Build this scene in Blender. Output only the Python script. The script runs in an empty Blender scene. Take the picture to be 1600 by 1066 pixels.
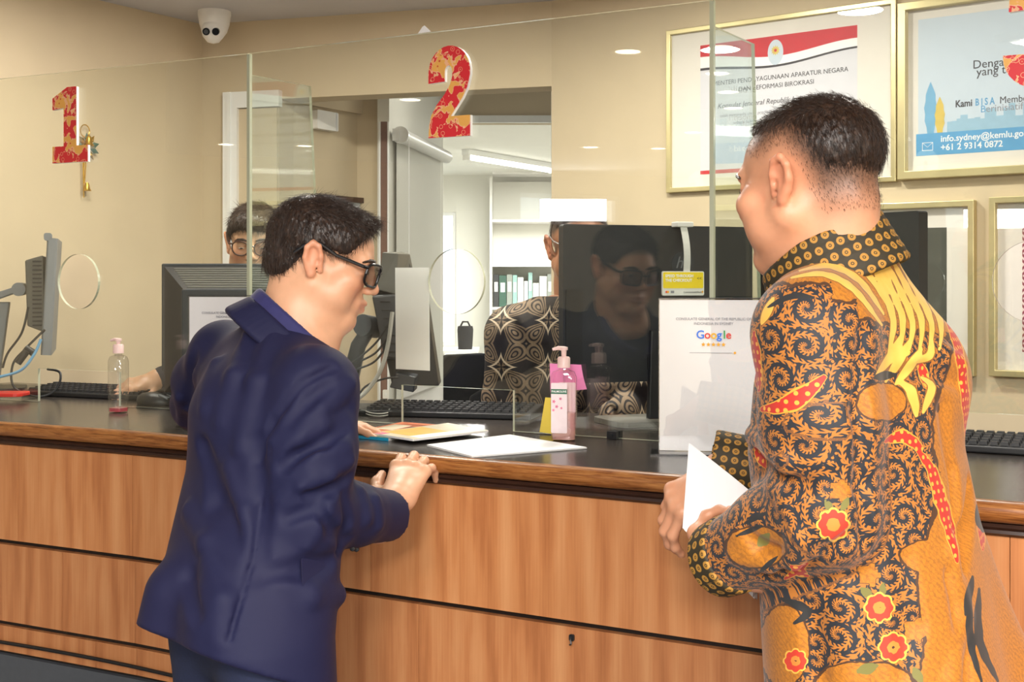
import bpy, bmesh, math, random
import numpy as np
from mathutils import Vector, Matrix

random.seed(7)
rng = np.random.default_rng(7)
scene = bpy.context.scene
C = scene.collection

# ---------------------------------------------------------------- camera
CAMZ = 1.40
FPX = 2000.0          # focal length in pixels of the 1600 wide frame
cam_data = bpy.data.cameras.new('camera')
cam = bpy.data.objects.new('camera', cam_data)
C.objects.link(cam)
cam.location = (0, 0, CAMZ)
cam.rotation_euler = (math.pi / 2, 0, 0)
cam_data.sensor_width = 36.0
cam_data.lens = FPX / 1600.0 * 36.0
cam_data.shift_y = -93.0 / 1600.0
cam_data.clip_start = 0.05
scene.camera = cam

# ---------------------------------------------------------------- world (daylight outside the windows)
world = bpy.data.worlds.new('world')
scene.world = world
world.use_nodes = True
wn = world.node_tree.nodes
wbg = wn['Background']
wbg.inputs[0].default_value = (0.86, 0.93, 1.0, 1)
wbg.inputs[1].default_value = 1.5

# ---------------------------------------------------------------- exposure
vs = scene.view_settings
vs.view_transform = 'Standard'
vs.look = 'None'
vs.gamma = 1.0
vs.use_curve_mapping = False
vs.exposure = 0.62

# ---------------------------------------------------------------- lights
def area_light(name, loc, target, size, power, col=(1, 1, 1), size_y=None, shape=None, spread=None):
    ld = bpy.data.lights.new(name, 'AREA')
    ld.energy = power
    ld.color = col
    ld.size = size
    if size_y:
        ld.shape = 'RECTANGLE'
        ld.size_y = size_y
    if shape:
        ld.shape = shape
    if spread:
        ld.spread = spread
    lo = bpy.data.objects.new(name, ld)
    C.objects.link(lo)
    lo.location = loc
    d = Vector(target) - Vector(loc)
    lo.rotation_euler = d.to_track_quat('-Z', 'Y').to_euler()
    return lo

CEIL = 2.405
WARM = (1.0, 0.95, 0.87)
# added ceiling panels in the hall, standing in for a bounced camera flash
FILL_PANELS = [(-0.55, -0.35, 46), (1.0, -0.55, 38), (1.6, -2.4, 125), (-0.4, -2.4, 190)]
for i, (x, y, p) in enumerate(FILL_PANELS):
    area_light('hall_fill_lamp', (x, y, CEIL - 0.035), (x, y, 0), 0.9, p, (1.0, 0.975, 0.94), size_y=0.5)
# unseen downlights added to light the clerks' side
CLERK_FILLS = [(-1.25, 3.75, 5), (-0.55, 3.65, 13), (0.30, 3.45, 12), (0.95, 2.95, 6)]
for x, y, p in CLERK_FILLS:
    area_light('clerk_fill_lamp', (x, y, CEIL - 0.02), (x, y, 0), 0.16, p, WARM, shape='DISK')
# daylight entering by the hall's high window, far left
area_light('window_daylight', (-7.3, -2.1, 2.05), (0, 2.0, 1.2), 0.6, 9, (0.95, 0.98, 1.0), size_y=0.2)
# back office: the fluorescent batten (direction taken from its two ends) and an added fill light hidden further right
_ol = area_light('office_light', (0.0, 10.2, CEIL - 0.115), (0.0, 10.2, 0), 1.36, 50, (1, 0.99, 0.95), size_y=0.05)
_ol.rotation_euler = (0, 0, math.atan2(1.2, 0.681))
area_light('office_light', (1.0, 8.2, CEIL - 0.05), (1.0, 8.2, 0), 1.2, 50, (1, 0.99, 0.95), size_y=0.3)
area_light('lobby_fill', (-0.15, 5.35, CEIL - 0.03), (-0.15, 5.35, 0), 0.2, 1.2, WARM, shape='DISK')  # unseen fill added to an otherwise unlit lobby

# ---------------------------------------------------------------- pixel helper (camera at origin, looking along +Y)
def P(px, py, Y):
    return Vector(((px - 800.0) / FPX * Y, Y, CAMZ - (py - 440.0) / FPX * Y))

def nrm(v):
    v = Vector(v)
    return v.normalized()

# ---------------------------------------------------------------- colour helper
def srgb(r, g, b):
    def f(c):
        c = c / 255.0
        return c / 12.92 if c <= 0.04045 else ((c + 0.055) / 1.055) ** 2.4
    return (f(r), f(g), f(b), 1.0)

# ---------------------------------------------------------------- materials
M = {}
class NT:
    """small node-tree helper"""
    def __init__(self, name):
        self.m = bpy.data.materials.new(name)
        self.m.use_nodes = True
        self.t = self.m.node_tree
        self.n = self.t.nodes
        self.b = self.n['Principled BSDF']
        self.out = self.n['Material Output']
    def new(self, typ, **kw):
        nd = self.n.new(typ)
        for k, v in kw.items():
            setattr(nd, k, v)
        return nd
    def link(self, a, b):
        self.t.links.new(a, b)
    def val(self, sock, v):
        if isinstance(v, (int, float)):
            sock.default_value = v
        elif isinstance(v, (tuple, list)):
            sock.default_value = v
        else:
            self.t.links.new(v, sock)
    def math(self, op, a, b=None, c=None, clamp=False):
        nd = self.new('ShaderNodeMath', operation=op)
        nd.use_clamp = clamp
        self.val(nd.inputs[0], a)
        if b is not None:
            self.val(nd.inputs[1], b)
        if c is not None:
            self.val(nd.inputs[2], c)
        return nd.outputs[0]
    def mix(self, fac, a, b, mode='MIX'):
        nd = self.new('ShaderNodeMix', data_type='RGBA', blend_type=mode)
        self.val(nd.inputs[0], fac)
        self.val(nd.inputs[6], a)
        self.val(nd.inputs[7], b)
        return nd.outputs[2]
    def coords(self, kind='Object', scale=(1, 1, 1), rot=(0, 0, 0), loc=(0, 0, 0)):
        tc = self.new('ShaderNodeTexCoord')
        mp = self.new('ShaderNodeMapping')
        mp.inputs['Scale'].default_value = scale
        mp.inputs['Rotation'].default_value = rot
        mp.inputs['Location'].default_value = loc
        self.link(tc.outputs[kind], mp.inputs['Vector'])
        return mp.outputs[0]
    def noise(self, vec, scale, detail=3, rough=0.5, dist=0.0):
        nd = self.new('ShaderNodeTexNoise')
        self.link(vec, nd.inputs['Vector'])
        nd.inputs['Scale'].default_value = scale
        nd.inputs['Detail'].default_value = detail
        nd.inputs['Roughness'].default_value = rough
        nd.inputs['Distortion'].default_value = dist
        return nd.outputs[0]
    def ramp(self, fac, stops):
        nd = self.new('ShaderNodeValToRGB')
        self.val(nd.inputs[0], fac)
        el = nd.color_ramp.elements
        while len(el) < len(stops):
            el.new(0.5)
        for e, (p, c) in zip(el, stops):
            e.position = p
            e.color = c
        return nd.outputs[0]
    def bump(self, h, strength=0.2, dist=0.01):
        nd = self.new('ShaderNodeBump')
        nd.inputs['Strength'].default_value = strength
        nd.inputs['Distance'].default_value = dist
        self.link(h, nd.inputs['Height'])
        self.link(nd.outputs[0], self.b.inputs['Normal'])

def mat(name, col, rough=0.5, metal=0.0, spec=0.5, var=0.06, vscale=30, bump=0.0, bscale=200, emit=None, estr=0, coat=0.0, sheen=0.0, sss=0.0):
    k = NT(name)
    b = k.b
    c = srgb(*col)
    if var > 0:
        v = k.coords()
        n = k.noise(v, vscale)
        lo = tuple(x * (1 - var) for x in c[:3]) + (1,)
        hi = tuple(min(1, x * (1 + var)) for x in c[:3]) + (1,)
        k.link(k.ramp(n, [(0.25, lo), (0.75, hi)]), b.inputs['Base Color'])
        if bump > 0:
            n2 = k.noise(v, bscale, 2)
            k.bump(n2, bump, 0.002)
    else:
        b.inputs['Base Color'].default_value = c
    b.inputs['Roughness'].default_value = rough
    b.inputs['Metallic'].default_value = metal
    b.inputs['Specular IOR Level'].default_value = spec
    b.inputs['Coat Weight'].default_value = coat
    b.inputs['Sheen Weight'].default_value = sheen
    if sss:
        b.inputs['Subsurface Weight'].default_value = sss
        b.inputs['Subsurface Radius'].default_value = (0.012, 0.005, 0.003)
        b.inputs['Subsurface Scale'].default_value = 0.6
    if emit is not None:
        b.inputs['Emission Color'].default_value = srgb(*emit)
        b.inputs['Emission Strength'].default_value = estr
    M[name] = k.m
    return k.m

# ---------------------------------------------------------------- mesh builder
class MB:
    def __init__(self):
        self.v = []; self.f = []; self.mi = []
    def add(self, vs, fs, mi=0):
        o = len(self.v)
        self.v.extend([tuple(p) for p in vs])
        self.f.extend([tuple(i + o for i in f) for f in fs])
        self.mi.extend([mi] * len(fs))
        return self
    def box(self, c, s, R=None, mi=0):
        c = Vector(c)
        hx, hy, hz = s[0] / 2, s[1] / 2, s[2] / 2
        vs = []
        for x, y, z in ((-1,-1,-1),(1,-1,-1),(1,1,-1),(-1,1,-1),(-1,-1,1),(1,-1,1),(1,1,1),(-1,1,1)):
            p = Vector((x*hx, y*hy, z*hz))
            if R is not None:
                p = R @ p
            vs.append(c + p)
        return self.add(vs, [(0,3,2,1),(4,5,6,7),(0,1,5,4),(1,2,6,5),(2,3,7,6),(3,0,4,7)], mi)
    def hexa(self, p8, mi=0):
        """8 points: bottom ring (4), top ring (4)"""
        return self.add(p8, [(0,3,2,1),(4,5,6,7),(0,1,5,4),(1,2,6,5),(2,3,7,6),(3,0,4,7)], mi)
    def rbox(self, c, s, r=0.01, seg=3, axis=2, R=None, mi=0):
        """box with rounded vertical (axis) edges"""
        pts = []
        dims = [0, 1, 2]; dims.remove(axis)
        hx, hy = s[dims[0]] / 2 - r, s[dims[1]] / 2 - r
        for qx, qy, a0 in ((1,1,0),(-1,1,90),(-1,-1,180),(1,-1,270)):
            for i in range(seg + 1):
                a = math.radians(a0 + 90 * i / seg)
                pts.append((qx*hx + r*math.cos(a), qy*hy + r*math.sin(a)))
        n = len(pts); vs = []
        for h in (-s[axis] / 2, s[axis] / 2):
            for x, y in pts:
                p = [0, 0, 0]; p[dims[0]] = x; p[dims[1]] = y; p[axis] = h
                p = Vector(p)
                if R is not None: p = R @ p
                vs.append(Vector(c) + p)
        fs = [tuple(range(n))[::-1], tuple(range(n, 2*n))] + [(i, (i+1) % n, n + (i+1) % n, n + i) for i in range(n)]
        return self.add(vs, fs, mi)
    def prism(self, poly, o, ex, ey, ez, d, mi=0, mside=None):
        """extrude 2-D polygon (in ex,ey) from o along ez by d"""
        o, ex, ey, ez = Vector(o), Vector(ex), Vector(ey), Vector(ez)
        n = len(poly)
        vs = [o + ex*x + ey*y for x, y in poly] + [o + ex*x + ey*y + ez*d for x, y in poly]
        self.add(vs, [tuple(range(n))[::-1], tuple(range(n, 2*n))], mi)
        ms = mi if mside is None else mside
        b = len(self.v) - 2*n
        for i in range(n):
            self.f.append((b + i, b + (i+1) % n, b + n + (i+1) % n, b + n + i)); self.mi.append(ms)
        return self
    def ring(self, outer, inner, o, ex, ey, ez, d, mi=0):
        """extruded band between two closed outlines with equal point counts"""
        o, ex, ey, ez = Vector(o), Vector(ex), Vector(ey), Vector(ez)
        n = len(outer)
        q = lambda p, h: o + ex*p[0] + ey*p[1] + ez*h
        vs = [q(p, 0) for p in outer] + [q(p, 0) for p in inner] + [q(p, d) for p in outer] + [q(p, d) for p in inner]
        fs = []
        for i in range(n):
            j = (i + 1) % n
            fs += [(i, n+i, n+j, j), (2*n+i, 2*n+j, 3*n+j, 3*n+i), (i, j, 2*n+j, 2*n+i), (n+j, n+i, 3*n+i, 3*n+j)]
        return self.add(vs, fs, mi)
    def cyl(self, a, b, r, r2=None, seg=16, mi=0):
        r2 = r if r2 is None else r2
        return self.tube([a, b], [r, r2], seg, mi)
    def tube(self, pts, r, seg=8, mi=0):
        pts = [Vector(p) for p in pts]
        n = len(pts)
        rs = r if isinstance(r, (list, tuple)) else [r] * n
        vs = []; prev = None
        for i, p in enumerate(pts):
            t = (pts[min(i+1, n-1)] - pts[max(i-1, 0)])
            if t.length < 1e-9: t = Vector((0, 0, 1))
            t.normalize()
            if prev is None:
                u = t.orthogonal().normalized()
            else:
                u = (prev - t * prev.dot(t))
                u = u.normalized() if u.length > 1e-6 else t.orthogonal().normalized()
            prev = u
            w = t.cross(u)
            for k in range(seg):
                a = 2*math.pi*k/seg
                vs.append(p + (u*math.cos(a) + w*math.sin(a)) * rs[i])
        fs = []
        for i in range(n - 1):
            for k in range(seg):
                fs.append((i*seg + k, i*seg + (k+1) % seg, (i+1)*seg + (k+1) % seg, (i+1)*seg + k))
        fs.append(tuple(range(seg))[::-1]); fs.append(tuple((n-1)*seg + k for k in range(seg)))
        return self.add(vs, fs, mi)
    def lathe(self, prof, o=(0, 0, 0), seg=24, sx=1.0, sy=1.0, R=None, mi=0):
        """profile [(r,z)...] about local z"""
        o = Vector(o); n = len(prof); vs = []
        for r, z in prof:
            for k in range(seg):
                a = 2*math.pi*k/seg
                p = Vector((r*math.cos(a)*sx, r*math.sin(a)*sy, z))
                if R is not None: p = R @ p
                vs.append(o + p)
        fs = []
        for i in range(n - 1):
            for k in range(seg):
                fs.append((i*seg + k, i*seg + (k+1) % seg, (i+1)*seg + (k+1) % seg, (i+1)*seg + k))
        if prof[0][0] > 1e-6: fs.append(tuple(range(seg))[::-1])
        if prof[-1][0] > 1e-6: fs.append(tuple((n-1)*seg + k for k in range(seg)))
        return self.add(vs, fs, mi)
    def build(self, name, mats, parent=None, smooth=False, bevel=0.0, angle=40):
        me = bpy.data.meshes.new(name)
        me.from_pydata(self.v, [], self.f)
        if not isinstance(mats, (list, tuple)): mats = [mats]
        for m in mats:
            me.materials.append(M[m] if isinstance(m, str) else m)
        me.polygons.foreach_set('material_index', self.mi)
        bm = bmesh.new(); bm.from_mesh(me)
        bmesh.ops.recalc_face_normals(bm, faces=bm.faces)
        if smooth:
            lim = math.radians(angle)
            for f in bm.faces: f.smooth = True
            for e in bm.edges:
                if len(e.link_faces) == 2 and e.calc_face_angle(0) > lim: e.smooth = False
        bm.to_mesh(me); bm.free()
        o = bpy.data.objects.new(name, me)
        C.objects.link(o)
        if parent is not None: o.parent = parent
        if bevel > 0:
            md = o.modifiers.new('bevel', 'BEVEL'); md.width = bevel; md.segments = 2; md.limit_method = 'ANGLE'
        return o

def tag(o, label=None, cat=None, group=None, kind=None):
    if label: o['label'] = label
    if cat: o['category'] = cat
    if group: o['group'] = group
    if kind: o['kind'] = kind
    return o

def thing(name, label, cat, loc=(0, 0, 0), rotz=0.0, group=None):
    o = bpy.data.objects.new(name, None)
    C.objects.link(o)
    o.empty_display_size = 0.05
    o.location = loc
    o.rotation_euler = (0, 0, rotz)
    return tag(o, label, cat, group)

def struct(o, label=None):
    o['kind'] = 'structure'
    if label: o['label'] = label
    return o

def text(s, size, m, parent, loc, rot=(math.pi/2, 0, 0), align='CENTER', name='lettering', ext=0.0002, bold=0.0, sx=1.0, shear=0.0):
    cu = bpy.data.curves.new(name, 'FONT')
    cu.body = s; cu.size = size; cu.align_x = align; cu.align_y = 'CENTER'
    cu.extrude = ext; cu.offset = bold; cu.resolution_u = 3; cu.shear = shear
    t = bpy.data.objects.new('tmp_text', cu)
    C.objects.link(t)
    dg = bpy.context.evaluated_depsgraph_get()
    me = bpy.data.meshes.new_from_object(t.evaluated_get(dg))
    bpy.data.objects.remove(t); bpy.data.curves.remove(cu)
    me.name = name
    me.materials.clear(); me.materials.append(M[m])
    o = bpy.data.objects.new(name, me)
    C.objects.link(o)
    o.parent = parent; o.location = loc; o.rotation_euler = rot; o.scale = (sx, 1, 1)
    return o

def rotz_of(d):
    return math.atan2(d[1], d[0])
# ================================================================ materials
mat('wall_paint', (207, 190, 160), 0.85, var=0.03, vscale=6, bump=0.05, bscale=260)
mat('wall_paint_hall', (206, 192, 170), 0.85, var=0.03, vscale=6)
mat('ceiling_paint', (204, 203, 208), 0.9, var=0.02, vscale=5)
mat('office_white', (236, 234, 226), 0.8, var=0.02, vscale=5)
mat('white_gloss', (240, 240, 238), 0.35, var=0.02)
mat('floor_carpet', (92, 92, 96), 0.95, var=0.2, vscale=300)
mat('office_floor', (120, 116, 110), 0.8, var=0.1, vscale=60)
mat('laminate_dark', (58, 53, 50), 0.22, var=0.12, vscale=120)
mat('black_reveal', (30, 22, 18), 0.6, var=0.1)
mat('kick_grey', (74, 78, 84), 0.7, var=0.06, vscale=60)
mat('black_plastic', (30, 31, 33), 0.42, var=0.08, bump=0.1, bscale=900)
mat('black_matte', (22, 22, 24), 0.65, var=0.1)
mat('dark_slate', (44, 50, 57), 0.4, var=0.05)
mat('grey_plastic', (118, 122, 126), 0.45, var=0.05)
mat('olive_grey', (96, 94, 86), 0.5, var=0.05)
mat('monitor_back', (36, 38, 42), 0.5, var=0.08, bump=0.25, bscale=1400)
mat('screen_dark', (16, 17, 20), 0.18, var=0.0)
mat('white_plastic', (236, 234, 230), 0.4, var=0.03)
mat('paper', (252, 251, 250), 0.75, var=0.015, vscale=12)
mat('paper_edge', (226, 224, 220), 0.8, var=0.04, vscale=400)
mat('ink', (62, 62, 66), 0.7, var=0.0)
mat('ink_pale', (150, 150, 158), 0.7, var=0.0)
mat('ink_blue', (96, 168, 214), 0.6, var=0.0)
mat('ink_white', (250, 250, 250), 0.6, var=0.0)
mat('print_red', (206, 44, 56), 0.6, var=0.05)
mat('print_grey', (220, 220, 226), 0.6, var=0.02)
mat('print_black', (52, 50, 56), 0.6, var=0.0)
mat('print_cert', (222, 222, 228), 0.6, var=0.02)
mat('print_sky', (206, 220, 232), 0.6, var=0.02)
mat('print_blue', (92, 166, 214), 0.6, var=0.06, vscale=20)
mat('print_leaf_blue', (120, 180, 216), 0.6, var=0.08, vscale=40)
mat('print_leaf_yellow', (222, 196, 96), 0.6, var=0.08, vscale=40)
mat('print_city', (158, 196, 218), 0.6, var=0.05, vscale=50)
mat('gold_frame', (206, 193, 146), 0.36, metal=0.6, var=0.1, vscale=14)
mat('gold_bright', (212, 170, 72), 0.25, metal=0.9, var=0.15, vscale=80)
mat('mat_board', (236, 231, 222), 0.8, var=0.02)
mat('brown_edge', (122, 88, 72), 0.6, var=0.1, vscale=50)
mat('steel', (190, 190, 190), 0.3, metal=0.9, var=0.05)
mat('g_blue', (66, 133, 244), 0.6, var=0.0)
mat('g_red', (234, 67, 53), 0.6, var=0.0)
mat('g_yellow', (251, 188, 5), 0.6, var=0.0)
mat('g_green', (52, 168, 83), 0.6, var=0.0)
mat('star_gold', (246, 176, 40), 0.6, var=0.0)
mat('sign_yellow', (255, 224, 24), 0.5, var=0.03)
mat('note_pink', (255, 150, 206), 0.7, var=0.03)
mat('note_yellow', (250, 222, 90), 0.7, var=0.03)
mat('cable_black', (24, 24, 26), 0.5, var=0.05)
mat('cable_grey', (176, 174, 166), 0.5, var=0.05)
mat('cable_blue', (104, 160, 200), 0.5, var=0.05)
mat('red_plastic', (214, 52, 40), 0.45, var=0.05)
mat('purple_tag', (110, 84, 128), 0.6, var=0.05)
mat('mag_cyan', (40, 170, 214), 0.35, var=0.1, vscale=40)
mat('mag_green', (62, 112, 78), 0.35, var=0.1, vscale=40)
mat('mag_orange', (226, 128, 86), 0.35, var=0.2, vscale=50)
mat('mag_cream', (240, 226, 196), 0.35, var=0.05, vscale=40)
mat('mag_amber', (244, 198, 104), 0.35, var=0.12, vscale=30)
mat('mag_brown', (120, 78, 62), 0.35, var=0.3, vscale=60)
mat('mag_pink', (226, 120, 150), 0.4, var=0.1)
mat('label_white', (244, 226, 230), 0.5, var=0.04, vscale=60)
mat('label_green', (46, 112, 82), 0.5, var=0.03)
mat('flower_pink', (226, 120, 156), 0.5, var=0.2, vscale=90)
mat('pump_pink', (246, 212, 206), 0.35, var=0.03)
mat('key_black', (40, 40, 42), 0.5, var=0.05)
mat('desk_white', (236, 234, 230), 0.5, var=0.02)
mat('binder_green', (60, 96, 84), 0.6, var=0.1)
mat('binder_white', (228, 228, 222), 0.6, var=0.05)
mat('binder_grey', (150, 156, 150), 0.6, var=0.08)
mat('binder_dark', (56, 58, 62), 0.6, var=0.08)
mat('binder_teal', (150, 190, 184), 0.6, var=0.08)
mat('fabric_black', (30, 30, 33), 0.9, var=0.15, vscale=90)
mat('blind_fabric', (226, 224, 216), 0.8, var=0.04, vscale=200)
mat('eye_white', (232, 226, 220), 0.25, var=0.0)
mat('eye_dark', (44, 28, 20), 0.15, var=0.0)
mat('frame_black', (20, 20, 22), 0.3, var=0.0)
mat('frame_brown', (70, 44, 34), 0.35, var=0.05)
mat('shirt_navy', (38, 36, 92), 0.75, var=0.08, vscale=60, sheen=0.2)
mat('dark_cloth', (36, 36, 48), 0.85, var=0.1, vscale=90)
mat('denim', (26, 34, 62), 0.85, var=0.18, vscale=220)
mat('button_black', (22, 22, 26), 0.25, var=0.0)
mat('lens_dome', (14, 14, 16), 0.08, var=0.0)
mat('lens_ring', (90, 90, 92), 0.3, metal=0.5, var=0.0)
mat('emit_fill_panel', (255, 250, 240), 0.5, var=0.0, emit=(255, 246, 232), estr=5.0)  # glow of the added flash-fill panels
mat('emit_down', (255, 244, 226), 0.5, var=0.0, emit=(255, 240, 216), estr=14.0)
mat('emit_tube', (255, 255, 250), 0.5, var=0.0, emit=(255, 252, 244), estr=6.0)

def wood_panel(name, c0, c1, c2):
    k = NT(name)
    v = k.coords('Object', scale=(9.0, 9.0, 0.75))
    n1 = k.noise(v, 3.0, 5, 0.55, 0.6)
    w = k.new('ShaderNodeTexWave', wave_type='BANDS', bands_direction='X')
    v2 = k.coords('Object', scale=(1.0, 1.0, 0.22))
    k.link(v2, w.inputs['Vector'])
    w.inputs['Scale'].default_value = 5.5
    w.inputs['Distortion'].default_value = 7.0
    w.inputs['Detail'].default_value = 3.0
    w.inputs['Detail Scale'].default_value = 1.2
    v3 = k.coords('Object', scale=(260, 260, 5))
    n2 = k.noise(v3, 1.0, 3, 0.6)
    f = k.math('ADD', k.math('MULTIPLY', n1, 0.6), k.math('MULTIPLY', w.outputs[1], 0.17))
    f = k.math('ADD', f, k.math('MULTIPLY', n2, 0.28))
    col = k.ramp(f, [(0.30, srgb(*c0)), (0.52, srgb(*c1)), (0.74, srgb(*c2))])
    k.link(col, k.b.inputs['Base Color'])
    k.b.inputs['Roughness'].default_value = 0.42
    M[name] = k.m
wood_panel('beech_panel', (168, 102, 58), (196, 130, 80), (210, 150, 100))
wood_panel('beech_panel_low', (158, 96, 56), (186, 122, 76), (202, 144, 96))

def wood_edge():
    k = NT('wood_edge')
    v = k.coords('Object', scale=(3, 3, 60))
    n1 = k.noise(v, 4.0, 6, 0.65, 0.8)
    v2 = k.coords('Object', scale=(14, 14, 300))
    n2 = k.noise(v2, 2.0, 3, 0.6)
    f = k.math('ADD', k.math('MULTIPLY', n1, 0.65), k.math('MULTIPLY', n2, 0.35))
    k.link(k.ramp(f, [(0.33, srgb(66, 36, 16)), (0.46, srgb(138, 82, 38)), (0.66, srgb(186, 128, 70))]), k.b.inputs['Base Color'])
    k.b.inputs['Roughness'].default_value = 0.33
    M['wood_edge'] = k.m
wood_edge()
mat('moulding_dark', (50, 28, 18), 0.4, var=0.2, vscale=60)

def glass_mat(name, tint, base=0.045, rough=0.0, gain=1.0):
    """thin architectural glass: clear transmission plus a Schlick mirror"""
    k = NT(name)
    k.n.remove(k.b)
    g = k.new('ShaderNodeNewGeometry')
    dp = k.new('ShaderNodeVectorMath', operation='DOT_PRODUCT')
    k.link(g.outputs['Normal'], dp.inputs[0]); k.link(g.outputs['Incoming'], dp.inputs[1])
    c = k.math('ABSOLUTE', dp.outputs['Value'])
    p5 = k.math('POWER', k.math('SUBTRACT', 1.0, c, clamp=True), 5.0)
    fr = k.math('MULTIPLY', k.math('ADD', base, k.math('MULTIPLY', p5, 1 - base)), gain, clamp=True)
    tr = k.new('ShaderNodeBsdfTransparent'); tr.inputs[0].default_value = tint + (1,)
    gl = k.new('ShaderNodeBsdfGlossy'); gl.inputs['Roughness'].default_value = rough
    gl.inputs[0].default_value = (1, 1, 1, 1)
    mx = k.new('ShaderNodeMixShader')
    k.link(fr, mx.inputs[0]); k.link(tr.outputs[0], mx.inputs[1]); k.link(gl.outputs[0], mx.inputs[2])
    k.link(mx.outputs[0], k.out.inputs[0])
    M[name] = k.m
glass_mat('screen_glass', (0.972, 0.985, 0.962), 0.055)
glass_mat('fin_glass', (0.93, 0.975, 0.95), 0.06)
glass_mat('picture_glass', (1, 1, 1), 0.05)
glass_mat('window_glass', (0.97, 0.99, 0.99), 0.04)
glass_mat('lens_clear', (0.97, 0.96, 0.95), 0.05)
glass_mat('lens_smoke', (0.50, 0.46, 0.44), 0.07)
glass_mat('acrylic', (0.97, 0.97, 0.97), 0.05)
glass_mat('bottle_clear', (0.93, 0.93, 0.93), 0.09)
glass_mat('bottle_pink', (0.995, 0.945, 0.95), 0.08)

def glass_edge():
    k = NT('glass_edge')
    k.b.inputs['Base Color'].default_value = srgb(206, 210, 184)
    k.b.inputs['Roughness'].default_value = 0.12
    k.b.inputs['Specular IOR Level'].default_value = 0.9
    k.b.inputs['Transmission Weight'].default_value = 0.25
    M['glass_edge'] = k.m
glass_edge()

def liquid(name, col):
    k = NT(name)
    k.b.inputs['Base Color'].default_value = srgb(*col)
    k.b.inputs['Roughness'].default_value = 0.08
    k.b.inputs['Transmission Weight'].default_value = 0.65
    k.b.inputs['IOR'].default_value = 1.2
    M[name] = k.m
liquid('liquid_pink', (236, 120, 132))
liquid('liquid_rose', (252, 214, 210))

def festive():
    """red and amber lantern print on the window numbers"""
    k = NT('festive_print')
    v = k.coords('Object')
    n = k.noise(v, 27, 3, 0.55, 0.5)
    msk = k.math('GREATER_THAN', n, 0.475)
    vo = k.new('ShaderNodeTexVoronoi', feature='F1'); k.link(v, vo.inputs['Vector']); vo.inputs['Scale'].default_value = 60
    rg = k.math('SINE', k.math('MULTIPLY', vo.outputs['Distance'], 26.0))
    line = k.math('MULTIPLY', k.math('GREATER_THAN', rg, 0.72), k.math('LESS_THAN', vo.outputs['Distance'], 0.42))
    dotm = k.math('LESS_THAN', vo.outputs['Distance'], 0.16)
    edge = k.math('LESS_THAN', k.math('ABSOLUTE', k.math('SUBTRACT', n, 0.475)), 0.016)
    red = k.mix(k.math('MULTIPLY', line, 0.8), srgb(232, 44, 54), srgb(255, 196, 150))
    amb = k.mix(k.math('MULTIPLY', dotm, 0.9), srgb(250, 186, 92), srgb(222, 74, 44))
    col = k.mix(msk, amb, red)
    col = k.mix(edge, col, srgb(255, 196, 150))
    k.link(col, k.b.inputs['Base Color'])
    k.b.inputs['Roughness'].default_value = 0.4
    M['festive_print'] = k.m
festive()

def weave(name, c0, c1, scale, mode):
    k = NT(name)
    v = k.coords('Object')
    if mode == 'fleck':
        vo = k.new('ShaderNodeTexVoronoi', feature='F1'); k.link(v, vo.inputs['Vector']); vo.inputs['Scale'].default_value = scale
        vo.inputs['Randomness'].default_value = 0.25
        f = k.math('LESS_THAN', vo.outputs['Distance'], 0.26)
    else:
        ch = k.new('ShaderNodeSeparateXYZ'); k.link(v, ch.inputs[0])
        a = k.math('ABSOLUTE', k.math('SUBTRACT', k.math('FRACT', k.math('MULTIPLY', ch.outputs[0], scale)), 0.5))
        b = k.math('ABSOLUTE', k.math('SUBTRACT', k.math('FRACT', k.math('MULTIPLY', ch.outputs[2], scale)), 0.5))
        s = k.math('ADD', a, b)
        f = k.math('GREATER_THAN', k.math('SINE', k.math('MULTIPLY', s, 24.0)), 0.1)
    k.link(k.mix(f, srgb(*c0), srgb(*c1)), k.b.inputs['Base Color'])
    k.b.inputs['Roughness'].default_value = 0.8
    M[name] = k.m
weave('textile_dark', (70, 74, 66), (176, 178, 160), 42, 'fleck')
weave('textile_red', (150, 74, 88), (232, 214, 206), 16, 'lattice')
weave('lobby_print', (196, 204, 210), (150, 170, 186), 9, 'fleck')

def suit():
    k = NT('suit_navy')
    v = k.coords('Object')
    n = k.noise(v, 900, 2)
    n2 = k.noise(v, 6, 3)
    col = k.mix(n2, srgb(22, 26, 60), srgb(36, 35, 64))
    k.link(col, k.b.inputs['Base Color'])
    k.b.inputs['Roughness'].default_value = 0.68
    k.b.inputs['Specular IOR Level'].default_value = 0.26
    k.b.inputs['Sheen Weight'].default_value = 0.10
    k.b.inputs['Sheen Roughness'].default_value = 0.4
    k.b.inputs['Sheen Tint'].default_value = srgb(150, 120, 130)
    k.bump(n, 0.12, 0.001)
    M['suit_navy'] = k.m
suit()

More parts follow.
